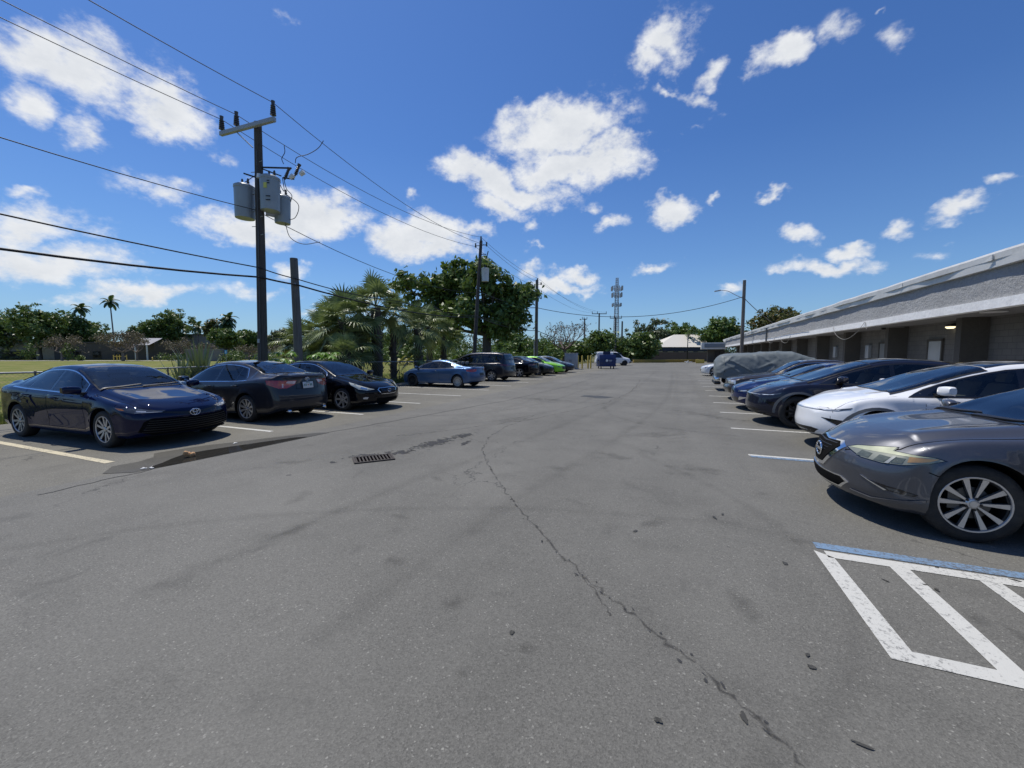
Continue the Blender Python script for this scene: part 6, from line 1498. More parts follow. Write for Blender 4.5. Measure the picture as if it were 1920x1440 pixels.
# ---------------------------------------------------------------- vegetation
def leaf_mat(name, a, b_, gloss=.45, trans=.25, tip=None):
    m, t, b = new_mat(name)
    geo = t.add('ShaderNodeNewGeometry'); rnd = geo.outputs['Random Per Island']; co = t.coord('Object')
    n = t.noise(.9, 4, .6, co)
    f = t.math('ADD', t.math('MULTIPLY', rnd, .6), t.math('MULTIPLY', t.ramp(n, [(.3, 0.), (.7, 1.)]), .4))
    c = t.mix(f, a, b_)
    if tip: c = t.mix(t.math('GREATER_THAN', rnd, .90), c, tip)
    t.link(c, b.inputs['Base Color']); b.inputs['Roughness'].default_value = gloss; b.inputs['Specular IOR Level'].default_value = .4
    tr = t.add('ShaderNodeBsdfTranslucent'); t.link(t.mix(.5, c, (.12,.18,.02)), tr.inputs[0]); ms = t.add('ShaderNodeMixShader'); ms.inputs[0].default_value = trans
    t.link(b.outputs[0], ms.inputs[1]); t.link(tr.outputs[0], ms.inputs[2]); t.link(ms.outputs[0], t.n['Material Output'].inputs[0]); return m
ML_DARK = leaf_mat('dark_leaf', (.05,.098,.024), (.19,.26,.066)); ML_MID = leaf_mat('mid_leaf', (.06,.11,.024), (.16,.24,.055))
ML_YEL = leaf_mat('olive_leaf', (.07,.085,.02), (.16,.15,.045), tip=(.22,.14,.05)); ML_GREY = leaf_mat('greyish_leaf', (.055,.08,.045), (.12,.145,.075))
ML_LIME = leaf_mat('bright_leaf', (.09,.20,.015), (.20,.36,.04), .3); ML_CROT = leaf_mat('yellow_leaf', (.22,.22,.03), (.42,.36,.06), .4)
ML_PALM = leaf_mat('palm_leaflet', (.065,.105,.028), (.36,.41,.18), .42, .2); ML_PALMD = leaf_mat('palm_frond', (.03,.06,.022), (.08,.125,.045), .4)
ML_TWIG = leaf_mat('sparse_leaf', (.12,.10,.06), (.24,.19,.13), .6, .1)
ML_AGAVE = leaf_mat('sword_leaf', (.10,.14,.06), (.24,.28,.15), .4, .1)
M_BARK = wood_mat('bark', (.06,.05,.042), (.14,.12,.10)); M_BARKP = wood_mat('pale_bark', (.13,.10,.085), (.28,.23,.20)); M_BARKR = wood_mat('reddish_bark', (.09,.06,.05), (.20,.15,.13))
def quads(C, U, V, name):
    """leaf quads: centre C with half axes U, V (n x 3), folded diamond shape"""
    n = len(C); P = np.empty((n, 4, 3)); P[:, 0] = C-U; P[:, 1] = C+V*.9-U*.1; P[:, 2] = C+U; P[:, 3] = C-V*.9-U*.1
    me = bpy.data.meshes.new(name); me.vertices.add(n*4); me.vertices.foreach_set('co', P.reshape(-1).astype(np.float32))
    me.loops.add(n*4); me.loops.foreach_set('vertex_index', np.arange(n*4, dtype=np.int32))
    me.polygons.add(n); me.polygons.foreach_set('loop_start', np.arange(0, n*4, 4, dtype=np.int32)); me.update(calc_edges=True); return me
def unit(v): return v/np.maximum(np.linalg.norm(v, axis=1, keepdims=True), 1e-9)
def crown_mesh(name, lobes, n, size, rng, clump=26, spread=.5, flat=.75):
    """leaves gathered in clumps over the lobes (cx, cy, cz, rx, ry, rz)"""
    lob = np.array(lobes, float); vol = (lob[:, 3]*lob[:, 4]*lob[:, 5])**(2/3); pk = rng.choice(len(lob), int(n/clump), p=vol/vol.sum())
    d = unit(rng.normal(size=(len(pk), 3))); r = rng.uniform(.0, 1, (len(pk), 1))**.33*.98
    cc = lob[pk, :3]+d*r*lob[pk, 3:]
    keep = rng.random(len(cc)) < np.clip(.35+r[:, 0]*.75, 0, 1); cc, d = cc[keep], d[keep]
    idx = np.repeat(np.arange(len(cc)), clump); m = len(idx)
    C = cc[idx]+rng.normal(size=(m, 3))*spread*np.array([1, 1, flat])*rng.uniform(.6, 1.3, (len(cc), 1))[idx]
    nrm = unit(d[idx]*.7+rng.normal(size=(m, 3))*.8+np.array([0, 0, .45])); t1 = unit(np.cross(nrm, rng.normal(size=(m, 3)))); t2 = np.cross(nrm, t1)
    s = size*rng.uniform(.6, 1.3, (m, 1)); return quads(C, t1*s, t2*s*.55, name)
def limb(mb, p, d, L, r, depth, rng, ends, spread=.6, n=3, up=.25, shrink=.68):
    p = Vector(p); d = Vector(d).normalized(); pts = [p]; k = 4
    for i in range(k):
        d = (d+Vector((rng.uniform(-1,1), rng.uniform(-1,1), rng.uniform(-.3,1)*up*2))*.22).normalized(); p = p+d*L/k; pts.append(p)
    mb.tube(pts, [r*(1-.45*i/k) for i in range(k+1)], 7 if r > .06 else 4, cap=False)
    if depth == 0: ends.append((tuple(p), tuple(d))); return
    for j in range(n):
        a = Vector((rng.uniform(-1,1), rng.uniform(-1,1), rng.uniform(-.4,1))).normalized()
        limb(mb, p if j else pts[-2].lerp(p, .9), d*(1-spread)+a*spread+Vector((0,0,up*.4)), L*shrink*rng.uniform(.75,1.2), r*.55, depth-1, rng, ends, spread, n, up, shrink)
def leafy(name, label, g, w, h, th, m, lobes=9, n=6000, leaf=.22, seed=1, group='background trees', bark=None, dw=None, cat='tree', spread=.42):
    rng = np.random.default_rng(seed); rr = random.Random(seed)
    root = thing(name, label, cat, tuple(g), 0, group); ch = h-th; lb = []; dw = dw or w*.9
    for i in range(lobes):
        a = 2*math.pi*i/lobes+rr.uniform(-.5,.5); q = rr.uniform(.15,.72); zz = th+ch*rr.uniform(.28,.72)
        s = rr.uniform(.24,.38)*(1.15-.5*abs(q-.3)); lb.append((math.cos(a)*w*.5*q, math.sin(a)*dw*.5*q, zz, w*s*.78, dw*s*.78, min(ch*rr.uniform(.24,.36), w*s)))
    lb.append((rr.uniform(-.1,.1)*w, 0, th+ch*.74, w*.27, dw*.27, ch*.26)); lb.append((0, 0, th+ch*.42, w*.33, dw*.33, ch*.3))
    me = crown_mesh('crown', lb, n, leaf, rng, spread=spread); link('crown', me, m, root)
    f = MB(); ends = []
    tr = max(.1, w*.026); f.tube([(0,0,-.1),(rr.uniform(-.1,.1),0,th*.5),(rr.uniform(-.2,.2),0,th*1.02)], [tr*1.25,tr,tr*.9], 10, cap=False)
    for k in range(5):
        l = lb[(k*2) % len(lb)]; a = Vector((0,0,th*.95)); b_ = Vector(l[:3]); f.tube([tuple(a), tuple(a.lerp(b_, .5)+Vector((0,0,.3))), tuple(b_)], [tr*.55,tr*.38,tr*.12], 6, cap=False)
    f.build('trunk', bark or M_BARK, root, smooth=True); return root
def fan_palm(label, g, h, seed, r=.2, fans=20, size=1.0, droop=.5, group='fan palms by the fence', name='fan_palm', boots=True):
    """trunk, and a crown of costapalmate fans on petioles"""
    rr = random.Random(seed); root = thing(name, label, 'palm tree', tuple(g), 0, group); top = Vector((rr.uniform(-.1,.1), rr.uniform(-.1,.1), h))
    f = MB(); n = 26
    prof = [Vector((0,0,-.1)).lerp(top, i/n) for i in range(n+1)]
    f.tube([tuple(p) for p in prof], [r*(1.15-.2*i/n)*(1+.10*rr.uniform(-1,1)) for i in range(n+1)], 12)
    if boots:
        for k in range(90):
            t_ = rr.uniform(.03,.97); a = rr.uniform(0,6.28); b0 = Vector((0,0,0)).lerp(top, t_)+Vector((math.cos(a), math.sin(a), 0))*r*.95
            f.bar(b0, b0+Vector((math.cos(a)*.14, math.sin(a)*.14, .2)), .08, .03)
    f.build('trunk', M_BARK, root, smooth=not boots, sharp=None if not boots else 40)
    mb = MB()
    for k in range(fans):
        el = R(88-135*((k+.5)/fans)**1.05)+rr.uniform(-.12,.12); az = k*2.39996+rr.uniform(-.25,.25)
        d = Vector((math.cos(az)*math.cos(el), math.sin(az)*math.cos(el), math.sin(el)))
        pl = size*rr.uniform(.62,.95); pe = top+d*pl+Vector((0,0,-.10*pl*math.cos(el))); mb.bar(top+d*.08, pe, .035, .02)
        dd = (d+Vector((0,0,-.35*droop*math.cos(el)))).normalized()
        sidev = dd.cross(Vector((0,0,1)))
        if sidev.length < .1: sidev = Vector((1,0,0))
        sidev.normalize(); nrm = sidev.cross(dd)
        dr_ = rr.uniform(.5,1.5); nl = 22; ll = size*rr.uniform(.75,1.0)
        for i in range(nl):
            a = (i/(nl-1)-.5)*R(235); fold = abs(a)*.5
            ld = (dd*math.cos(a)+sidev*math.sin(a)+nrm*fold*.5).normalized(); wl = .027*size
            L = ll*(1-.30*abs(a)/2.05)*rr.uniform(.9,1.06); ws = ld.cross(nrm)
            if ws.length < .1: ws = sidev
            ws.normalize(); q0 = pe; pts = []
            for s in range(4):
                t_ = s/3; q = q0+ld*L*t_+Vector((0,0,-droop*dr_*L*.8*t_**2.2)); wv = wl*(1.0,1.25,.8,.05)[s]; pts.append((q-ws*wv, q+ws*wv))
            k0 = len(mb.v)
            for a_, b_ in pts: mb.v += [tuple(a_), tuple(b_)]
            for s in range(3): mb.face((k0+2*s, k0+2*s+1, k0+2*s+3, k0+2*s+2))
    me = mb.mesh('crown'); link('crown', me, ML_PALM, root); return root
def feather_palm(label, g, h, seed, size, fronds=13, r=.16, group='feather palms across the lawn', trunks=1, name='feather_palm', mat_=None):
    rr = random.Random(seed); root = thing(name, label, 'palm tree', tuple(g), 0, group)
    f = MB(); mb = MB()
    for tk in range(trunks):
        b0 = Vector((rr.uniform(-1,1)*.8*(tk > 0), rr.uniform(-1,1)*.8*(tk > 0), 0)); top = b0+Vector((rr.uniform(-.4,.4), rr.uniform(-.4,.4), h*rr.uniform(.85,1.) if tk else h))
        f.tube([tuple(b0), tuple(b0.lerp(top,.5)+Vector((.1,0,0))), tuple(top)], [r*1.2,r,r*.8], 8)
        for k in range(fronds):
            az = k*2.39996+rr.uniform(-.2,.2); el = R(75-95*(k/fronds)); d = Vector((math.cos(az)*math.cos(el), math.sin(az)*math.cos(el), math.sin(el))); L = size*rr.uniform(.85,1.1); ns = 16; p = top.copy(); pr = p
            for s in range(ns):
                d = (d+Vector((0,0,-.11-.004*s))).normalized(); p = pr+d*L/ns
                sv = d.cross(Vector((0,0,1)))
                if sv.length < .1: sv = Vector((1,0,0))
                sv.normalize(); mb.bar(pr, p, .05*size/3, .03)
                for e in (-1, 1):
                    ll = size*.26*math.sin(math.pi*(.12+.85*s/ns)); dl = (sv*e+d*.45+Vector((0,0,-.35))).normalized(); wv = d*(.12*size/2.2)
                    mb.add([pr-wv, pr+wv, pr+dl*ll*.6+wv*.9, pr+dl*ll], [(0,1,2,3)])
                pr = p
    f.build('trunk', M_BARKP, root, smooth=True); link('crown', mb.mesh('crown'), mat_ or ML_PALMD, root); return root
def bare_tree(label, g, h, w, seed, depth=5, m=None, leaves=0, lm=None, group='bare trees', name='bare_tree', th=.3, nb=3, leaf=.12):
    rr = random.Random(seed); root = thing(name, label, 'tree', tuple(g), 0, group); f = MB(); ends = []
    tr = h*.035; f.tube([(0,0,-.1),(.05,0,h*th*.5),(0,0,h*th)], [tr*1.3,tr,tr*.95], 9, cap=False)
    for k in range(5):
        a = 2*math.pi*k/5+rr.uniform(-.3,.3); limb(f, (0,0,h*th*.96), (math.cos(a)*w/h*1.1, math.sin(a)*w/h*1.1, .75), h*.26, tr*.6, depth-1, rr, ends, .5, nb, .2, .72)
    f.build('trunk', m or M_BARKP, root, smooth=True)
    if leaves:
        rng = np.random.default_rng(seed); E_ = np.array([e[0] for e in ends]); idx = rng.integers(0, len(E_), leaves); C = E_[idx]+rng.normal(size=(leaves, 3))*.3
        nn = unit(rng.normal(size=(leaves, 3))); t1 = unit(np.cross(nn, rng.normal(size=(leaves, 3)))); t2 = np.cross(nn, t1); link('crown', quads(C, t1*leaf, t2*leaf*.5, 'crown'), lm or ML_TWIG, root)
    return root
def shrub(name, label, g, w, h, m, n, leaf, seed, group=None, cat='shrub'):
    rng = np.random.default_rng(seed); root = thing(name, label, cat, tuple(g), 0, group)
    lb = [(rng.uniform(-.3,.3)*w, rng.uniform(-.3,.3)*w, h*rng.uniform(.35,.65), w*.3, w*.3, h*.36) for _ in range(6)]
    link('crown', crown_mesh('crown', lb, n, leaf, rng, clump=14, spread=w*.08), m, root)
    f = MB()
    for k in range(5): a = k*1.3; f.tube([(0,0,-.05),(math.cos(a)*w*.25, math.sin(a)*w*.25, h*.6)], [.03,.012], 5)
    f.build('stem', M_BARK, root); return root
# --- the big tree behind the second pole
big = thing('leafy_tree', 'biggest dark leafy tree, behind the leaning pole', 'tree', tuple(at(912, 43)), 0, None)
rng = np.random.default_rng(3); k = 43/F_PX
def L_(px, py, rpx, rz, dy=0.): 
    q = rt*((px-912)*k)+UPV*hgt(py, 43)+fw2*dy; return (q.x, q.y, q.z, rpx*k, rpx*k, rz*k)
lobes = [L_(870,520,38,26),L_(830,535,36,28,1),L_(790,545,34,26),L_(765,540,20,14,-1),L_(905,535,36,30,-2),L_(850,570,52,34,2),L_(800,590,44,34,1),L_(880,590,42,30,-2),L_(940,560,40,30,1),L_(965,565,32,28,-1),L_(985,550,20,18,0),L_(945,600,40,30,-2),L_(970,600,26,24,1),L_(905,500,22,14,1),L_(930,540,26,20,-2),L_(1000,552,10,9,0),L_(758,520,10,8,0),L_(935,620,30,20,0),L_(820,612,40,22,2)]
link('crown', crown_mesh('crown', lobes, 20000, .29, rng, clump=30, spread=.32), ML_DARK, big)
f = MB(); f.tube([(0,0,-.1),(.05,0,2.0),(.1,0,4.2)], [.62,.48,.42], 12, cap=False)
for (a, b_) in zip(range(0, 16), range(16)):
    l = Vector(lobes[a][:3]); s = Vector((.1,0,3.6)); f.tube([tuple(s), tuple(s.lerp(l,.5)+Vector((0,0,-.5))), tuple(l)], [.24,.15,.05], 6, cap=False)
for kx in (-.35,.3,.15): f.tube([(kx*1.6,.2,-.1),(kx,.1,1.6),(kx*.4,0,3.9)], [.2,.16,.14], 7, cap=False)
f.build('trunk', M_BARK, big, smooth=True)
# --- fan palms at the fence
PALMS = [(708,23.5,4.25,'thick trunked fan palm, tallest of the clump at the fence',1.55,.27),(787,27.5,3.3,'fan palm with a straight ragged trunk left of the blue coupe',1.5,.24),
 (652,21.8,3.3,'low fan palm between the stub pole and the tallest palm',1.5,.2),(612,22.6,2.5,'fan palm leaning out over the bright green shrub',1.5,.18),(672,24.5,3.7,'fan palm rising behind the thick trunked palm on its left',1.45,.2),
 (738,26.2,3.9,'slim fan palm right behind the tallest one',1.35,.18),(805,33.,3.9,'fan palm in front of the big leafy tree',1.45,.2),(648,19.8,1.35,'smallest fan palm, a stemless tuft behind the black sedan',1.1,.14),(832,34.,3.0,'fan palm tucked under the big leafy tree',1.4,.18),(602,23.,1.5,'low fan palm right beside the stub pole',1.3,.16),(668,22.,2.2,'half-height fan palm at the foot of the thick trunked one',1.35,.18),(565,24.5,2.2,'fan palm half hidden behind the stub pole',1.3,.16),(625,25.5,3.3,'fan palm in the middle of the clump, rising behind the low ones',1.45,.18)]
for i, (px, dep, h, lab, s, r) in enumerate(PALMS): fan_palm(lab, at(px, dep), h, 30+i, r, 21, s*.92, .5)
fan_palm('tiny drooping fan palm seedling beside the straight ragged trunk', at(779, 26.4), 1.25, 55, .06, 9, .8, .8, boots=False)
# --- plants at the fence
def sword_plant(name, label, g, h, n, seed):
    rr = random.Random(seed); root = thing(name, label, 'plant', tuple(g)); mb = MB()
    for k in range(n):
        az = rr.uniform(0,6.28); el = R(rr.uniform(22,82)); d = Vector((math.cos(az)*math.cos(el), math.sin(az)*math.cos(el), math.sin(el))); L = h*rr.uniform(.75,1.12); sv = d.cross(Vector((0,0,1)))  .normalized()*.055
        P = []
        for s in range(5):
            t_ = s/4; q = Vector((0,0,.25))+d*L*t_+Vector((0,0,-.20*L*t_*t_*math.cos(el))); w_ = (.7,1.,.9,.6,.05)[s]; P.append((q-sv*w_, q+sv*w_))
        k0 = len(mb.v)
        for a, b_ in P: mb.v += [tuple(a), tuple(b_)]
        for s in range(4): mb.face((k0+2*s, k0+2*s+1, k0+2*s+3, k0+2*s+2))
    link('leaves', mb.mesh('leaves'), ML_AGAVE, root); f = MB(); f.tube([(0,0,-.1),(0,0,.35)], [.12,.09], 8); f.build('stem', M_BARK, root); return root
sword_plant('sword_plant', 'spiky sword-leaved plant behind the charcoal sedan', at(374, 14.6), 1.95, 84, 4)
sword_plant('sword_plant', 'lower yellowish spiky plant on the fence by the midnight blue sedan', at(338, 14.0), 1.45, 46, 5)
def broadleaf(label, g, w, h, seed):
    rr = random.Random(seed); root = thing('broadleaf_shrub', label, 'shrub', tuple(g)); mb = MB()
    for k in range(34):
        c = rt*rr.uniform(-w/2,w/2)+fw2*rr.uniform(-.5,.5)+UPV*(h*rr.uniform(.62,1.0)*(1-.25*rr.random()))
        for j in range(8):
            a = 2*math.pi*j/8+rr.random()*.4; d = Vector((math.cos(a), math.sin(a), -.35+rr.uniform(-.3,.2))).normalized(); sv = d.cross(UPV).normalized()*.06; L = rr.uniform(.24,.36)
            mb.add([c-sv*.2, c+d*L*.45-sv, c+d*L+UPV*-.05, c+d*L*.45+sv, c+sv*.2], [(0,1,2,3,4)])
    link('leaves', mb.mesh('leaves'), ML_LIME, root); f = MB()
    for k in range(6): f.tube([(0,0,-.1), tuple(rt*rr.uniform(-w/2,w/2)*.8+UPV*h*.8)], [.04,.015], 5)
    f.build('stem', M_BARK, root)
broadleaf('bright lime green drooping-leaf shrub at the foot of the stub pole', at(576, 16.2), 2.2, 2.02, 8)
shrub('low_shrub', 'small dark round shrub on the grass beside the blue coupe nose', at(769, 24), 1.0, .65, ML_DARK, 500, .07, 70)
# --- young palms and crotons at the far edge of the grass
for i, (px, py, dep, m, lab) in enumerate([(735,668,60,ML_MID,'pale green young palm seen under the fan palms'),(752,672,58,ML_CROT,'short yellow croton nearest the thick palm trunk'),(764,668,60,ML_CROT,'yellow feathery plant left of the straight palm trunk'),(828,670,58,ML_CROT,'yellow leafed plant right of the straight palm trunk'),(850,668,60,ML_MID,'young palm with arching fronds above the blue coupe'),(872,665,62,ML_MID,'young palm with arching fronds beside the leaning pole'),(900,668,58,ML_CROT,'yellow croton just right of the leaning pole')]):
    feather_palm(lab, at(px, dep), .5, 90+i, 1.75 if m is ML_MID else 1.35, 9, .06, 'young palms and crotons across the grass', name='young_palm' if m is ML_MID else 'croton_plant', mat_=m)
# --- trees behind, left to right in the picture: px, depth, top y, width px, trunk height share, material
TREES = [
 (18,112,582,80,.2,ML_DARK,'dark rounded tree at the far left edge of the lawn'),(78,108,565,95,.22,ML_DARK,'tallest dark tree on the left, with a thick forked trunk'),(128,114,578,70,.25,ML_DARK,'dark tree between the tallest left tree and the stout feather palm'),(165,118,596,80,.2,ML_MID,'lower green tree under the stout feather palm'),
 (318,125,577,80,.3,ML_DARK,'dark spreading tree with gaps, above the brown building'),(272,122,600,50,.3,ML_DARK,'small dark tree left of the dark spreading tree'),(425,112,612,52,.3,ML_DARK,'dark tree in front of the clump of feather palms'),(402,118,600,22,.5,ML_YEL,'slim olive tree left of the clump of feather palms'),
 (470,125,615,60,.25,ML_MID,'green tree left of the transformer pole'),(532,115,612,70,.2,ML_GREY,'greyish tree between the two near poles'),(592,112,618,60,.2,ML_MID,'green tree behind the lime green shrub'),
 (640,104,612,90,.1,ML_MID,'tree filling the gap under the left fan palms'),(745,98,608,80,.1,ML_DARK,'dark tree behind the tallest fan palm'),(830,100,600,90,.1,ML_MID,'mid green tree under the left side of the biggest tree'),(960,92,622,90,.08,ML_MID,'bushy bright tree right of the biggest tree trunk'),(1010,96,634,66,.05,ML_MID,'low bushy tree behind the third wooden pole'),
 (1040,100,645,60,.02,ML_YEL,'low yellowish bush under the bare reddish tree'),(1085,84,640,58,.05,ML_MID,'light green bush right of the grey cabinet'),(1128,80,614,64,.08,ML_DARK,'dark tree behind the blue dumpster'),(1164,90,632,36,.05,ML_DARK,'small dark tree at the foot of the lattice tower'),
 (1198,78,616,78,.03,ML_DARK,'broad dark shrub-like tree right of the white van'),(1222,118,592,74,.15,ML_GREY,'tall greyish tree behind the broad dark one'),(1270,125,598,84,.2,ML_MID,'round tree behind the pale hip roof'),(1345,98,588,82,.22,ML_MID,'clipped round green tree beside the lamp pole'),(1448,88,569,98,.15,ML_YEL,'olive and rust coloured tree above the building roof'),
]
for i, (px, dep, py, wpx, ts, m, lab) in enumerate(TREES):
    h = hgt(py, dep)*(.94 if wpx > 30 else 1.); w = wpx*dep/F_PX*1.08
    leafy('background_tree', lab, at(px, dep), w, h, h*ts, m, 9, int(4200+900*w*h/40), .26+.0012*dep, 200+i)
for i, (px, dep, py, s, lab, n) in enumerate([(157,116,578,2.9,'stout feather palm between two dark trees on the left',1),(218,112,566,2.8,'tall thin-stemmed feather palm standing clear against the sky',1),(372,124,612,2.8,'short feather palm right of the dark spreading tree',1),(430,116,597,3.2,'clump of pale feather palms above the dark tree',3)]):
    feather_palm(lab, at(px, dep), hgt(py, dep)-.2, 130+i, s, 15, .17, trunks=n)
BARE = [(1058,72,592,76,5,M_BARKR,250,'bare reddish tree with a round web of branches beside the third pole',.30),(232,92,606,100,5,M_BARKP,2600,'wide brown thinly leaved tree on the lawn in front of the brown building',.28),(118,96,618,80,5,M_BARKP,1500,'brown thinly leaved tree in front of the dark trees on the far left',.3),(338,98,622,64,5,M_BARKP,900,'twiggy grey tree above the spiky sword-leaved plant',.25),(258,100,625,50,4,M_BARKP,500,'small forked pale-limbed tree right of the wide brown one',.35),(388,104,632,50,5,M_BARKP,600,'twiggy tree in front of the grey low wall',.25),(510,102,634,70,5,M_BARKP,900,'brown twiggy tree seen between the transformer pole and stub pole',.2),(468,104,638,60,5,M_BARKP,700,'twiggy pale tree left of the transformer pole foot',.2)]
for i, (px, dep, py, wpx, dpt, m, lv, lab, th) in enumerate(BARE):
    h = hgt(py, dep); bare_tree(lab, at(px, dep), h*(.95 if i == 0 else .85), wpx*dep/F_PX*(1.25 if i == 0 else 1.1), 300+i, dpt, m, lv, ML_TWIG, th=th, leaf=.2)
for i, (px, dep, w, h, lab) in enumerate([(60,98,2.2,4.2,'leafy shrub with pale top by the beige wall'),(128,96,3.0,4.4,'dark palm-like shrub in front of the tan wall'),(150,95,1.8,1.5,'low round bush left of the yellow hand rail'),(442,92,3.4,3.0,'clipped umbrella-shaped shrub by the blue sign'),(437,90,4.2,1.6,'low dark hedge bush below the umbrella-shaped shrub'),(500,94,7.,1.8,'dark low hedge bush behind the transformer pole'),(330,96,5.,1.6,'dark low hedge bush right of the porch')]):
    shrub('bush', lab, at(px, dep), w, h, ML_DARK if i else ML_MID, 900, .2, 400+i, 'bushes across the lawn')
# hedge along the far side of the grass, right of the palms, and a far-off wood
rng = np.random.default_rng(77)
def hedge(name, label, x0, x1, dep, h, n, m, seed):
    rng = np.random.default_rng(seed); a, b_ = at(x0, dep), at(x1, dep); L = (b_-a).length; nl = max(3, int(L/2.2)); lb = []
    for i in range(nl): q = a.lerp(b_, (i+.5)/nl); hh_ = h*rng.uniform(.8,1.1); lb.append((q.x-a.x, q.y-a.y, hh_*.45, L/nl*.8, 1.3, hh_*.55))
    root = thing(name, label, 'hedge', tuple(a)); link('foliage', crown_mesh('foliage', lb, n, .22, rng, clump=16, spread=.3), m, root); return root
hedge('hedge', 'long mid green hedge closing the grass under the palms', 690, 1060, 72, 2.6, 9000, ML_MID, 5)
hedge('hedge', 'dark hedge line behind the yellow plants', 560, 900, 84, 4.2, 9000, ML_DARK, 6)
lb = []
for i in range(70):
    px = -260+i*26; dp = random.uniform(150, 190); q = at(px, dp); hh_ = random.uniform(7., 10.5); lb.append((q.x, q.y, hh_*.42, 6, 6, hh_*.55))
for i in range(46):
    q = Vector((-random.uniform(165,195), 68-i*6.5, 0)); hh_ = random.uniform(7., 11.); lb.append((q.x, q.y, hh_*.42, 6, 6, hh_*.55))
for i in range(30):
    q = Vector((30+i*7, random.uniform(120,150), 0)); hh_ = random.uniform(7., 11.); lb.append((q.x, q.y, hh_*.42, 6, 6, hh_*.55))
o = link('distant_wood', crown_mesh('distant_wood', lb, 84000, .5, rng, clump=20, spread=1.0), ML_GREY); tag(o, 'distant line of trees closing the horizon', 'wood', kind='stuff')
# grass blades along the fence and tufts over the near lawn
def blades(n, seed):
    rng = np.random.default_rng(seed); x = -14.62-np.abs(rng.normal(0, 1.3, n))*np.where(rng.random(n) < .5, .35, 3.5); y = rng.uniform(-2, 40, n); hgt_ = rng.uniform(.05,.17, n)*np.where(np.abs(x+15.3) < .35, 1.8, 1.)
    a = rng.uniform(0, 6.28, n); ln = rng.uniform(.1,.6, n); P = np.empty((n, 3, 3)); w_ = .008
    P[:, 0] = np.stack([x-w_*np.sin(a), y+w_*np.cos(a), np.full(n, -.02)], 1); P[:, 1] = np.stack([x+w_*np.sin(a), y-w_*np.cos(a), np.full(n, -.02)], 1); P[:, 2] = np.stack([x+np.cos(a)*hgt_*ln, y+np.sin(a)*hgt_*ln, hgt_], 1)
    me = bpy.data.meshes.new('grass'); me.vertices.add(n*3); me.vertices.foreach_set('co', P.reshape(-1).astype(np.float32)); me.loops.add(n*3); me.loops.foreach_set('vertex_index', np.arange(n*3, dtype=np.int32)); me.polygons.add(n); me.polygons.foreach_set('loop_start', np.arange(0, n*3, 3, dtype=np.int32)); me.update(calc_edges=True); return me
tag(link('grass', blades(60000, 9), leaf_mat('grass_blade', (.10,.13,.03), (.24,.25,.07), .7, .3)), 'rough grass along the chain link fence', 'grass', kind='stuff')
# ---------------------------------------------------------------- things in the distance
FRAME = Matrix((RT, FL, UPV)).transposed()
def lbox(f, x, y, z, dx, dy, dz): f.box((x, y, z), (dx, dy, dz))
# utility cabinet
g = at(1071, 43.5); p = thing('utility_cabinet', 'pale grey metal utility cabinet with double doors beside yellow bollards', 'cabinet', tuple(g), R(4))
f = MB(); f.box((0,0,.85),(1.25,1.0,1.6)); f.box((0,0,1.68),(1.32,1.08,.06)); f.build('body', mat('cabinet_grey', (.38,.39,.40), .5, .1, var=.08, dirt=.3), p, bevel=.015)
for e in (-1, 1): f = MB(); f.box((e*.305,-.51,.86),(.59,.03,1.5)); d = f.build('door', mat('cabinet_door', (.34,.35,.36), .5, .1, dirt=.3), p, bevel=.008); f = MB(); f.box((e*.07,-.54,.9),(.03,.03,.2)); f.build('handle', M_TRIM, d)
f = MB(); f.box((0,0,.03),(1.5,1.3,.1)); f.build('plinth', M_CONC, p)
M_YEL = mat('bollard_yellow', (.62,.46,.08), .5, var=.12, vscale=4, dirt=.3)
for i, (px, dep, lab) in enumerate([(1083.5,44,'yellow steel bollard touching the grey cabinet'),(1091.5,45,'yellow steel bollard standing alone between the cabinet and a pair'),(1102.5,45,'yellow steel bollard, the cabinet-side one of the close pair'),(1107.5,45.4,'yellow steel bollard nearest the blue dumpster')]):
    g = at(px, dep); f = MB(); f.lathe([(.085,0),(.085,1.36),(.06,1.42),(.0,1.44)], 14); o = f.build('bollard', M_YEL, smooth=True, sharp=40); o.location = g; tag(o, lab, 'bollard', 'yellow bollards by the cabinet')
# dumpster
g = at(1136, 45); p = thing('dumpster', 'blue steel dumpster with a white round logo, in front of the white van', 'dumpster', tuple(g), YAW)
M_DUMP = mat('dumpster_blue', (.012,.035,.14), .5, .1, var=.2, vscale=3, dirt=.25)
f = MB(); W = 1.75; f.prism([(-.85,.25),(.85,.25),(.85,1.05),(-.5,1.52),(-.85,1.52)], -W/2, W/2, Matrix(((0,0,1),(-1,0,0),(0,1,0))).transposed() if False else Matrix(((0,0,1),(1,0,0),(0,1,0)))); 
f.build('body', M_DUMP, p, bevel=.02)
for z in (.35,.75,1.05): f = MB(); f.box((0,-.90,z),(W+.06,.08,.06)); f.build('rib', M_DUMP, p)
f = MB(); f.box((0,.1,1.42),(W*1.02,1.5,.05), 0, rotx(R(16))); f.build('lid', mat('lid_plastic', (.012,.02,.06), .5, var=.2), p, bevel=.01)
f = MB(); f.box((.18,.5,1.72),(.8,.06,.34)); f.build('open_lid', mat('lid_plastic', (.012,.02,.06), .5, var=.2), p)
for e in (-1, 1): f = MB(); f.box((e*.93,-.1,.95),(.12,.9,.18)); f.build('fork_pocket', M_DUMP, p, bevel=.01); 
for e in (-1, 1):
    for q in (-.65,.65): f = MB(); f.lathe([(.11,-.04),(.11,.04)], 14, roty(math.pi/2), (e*.68,q,.11)); f.bar((e*.68,q,.1),(e*.68,q,.3),.08); f.build('caster', M_TRIM, p)
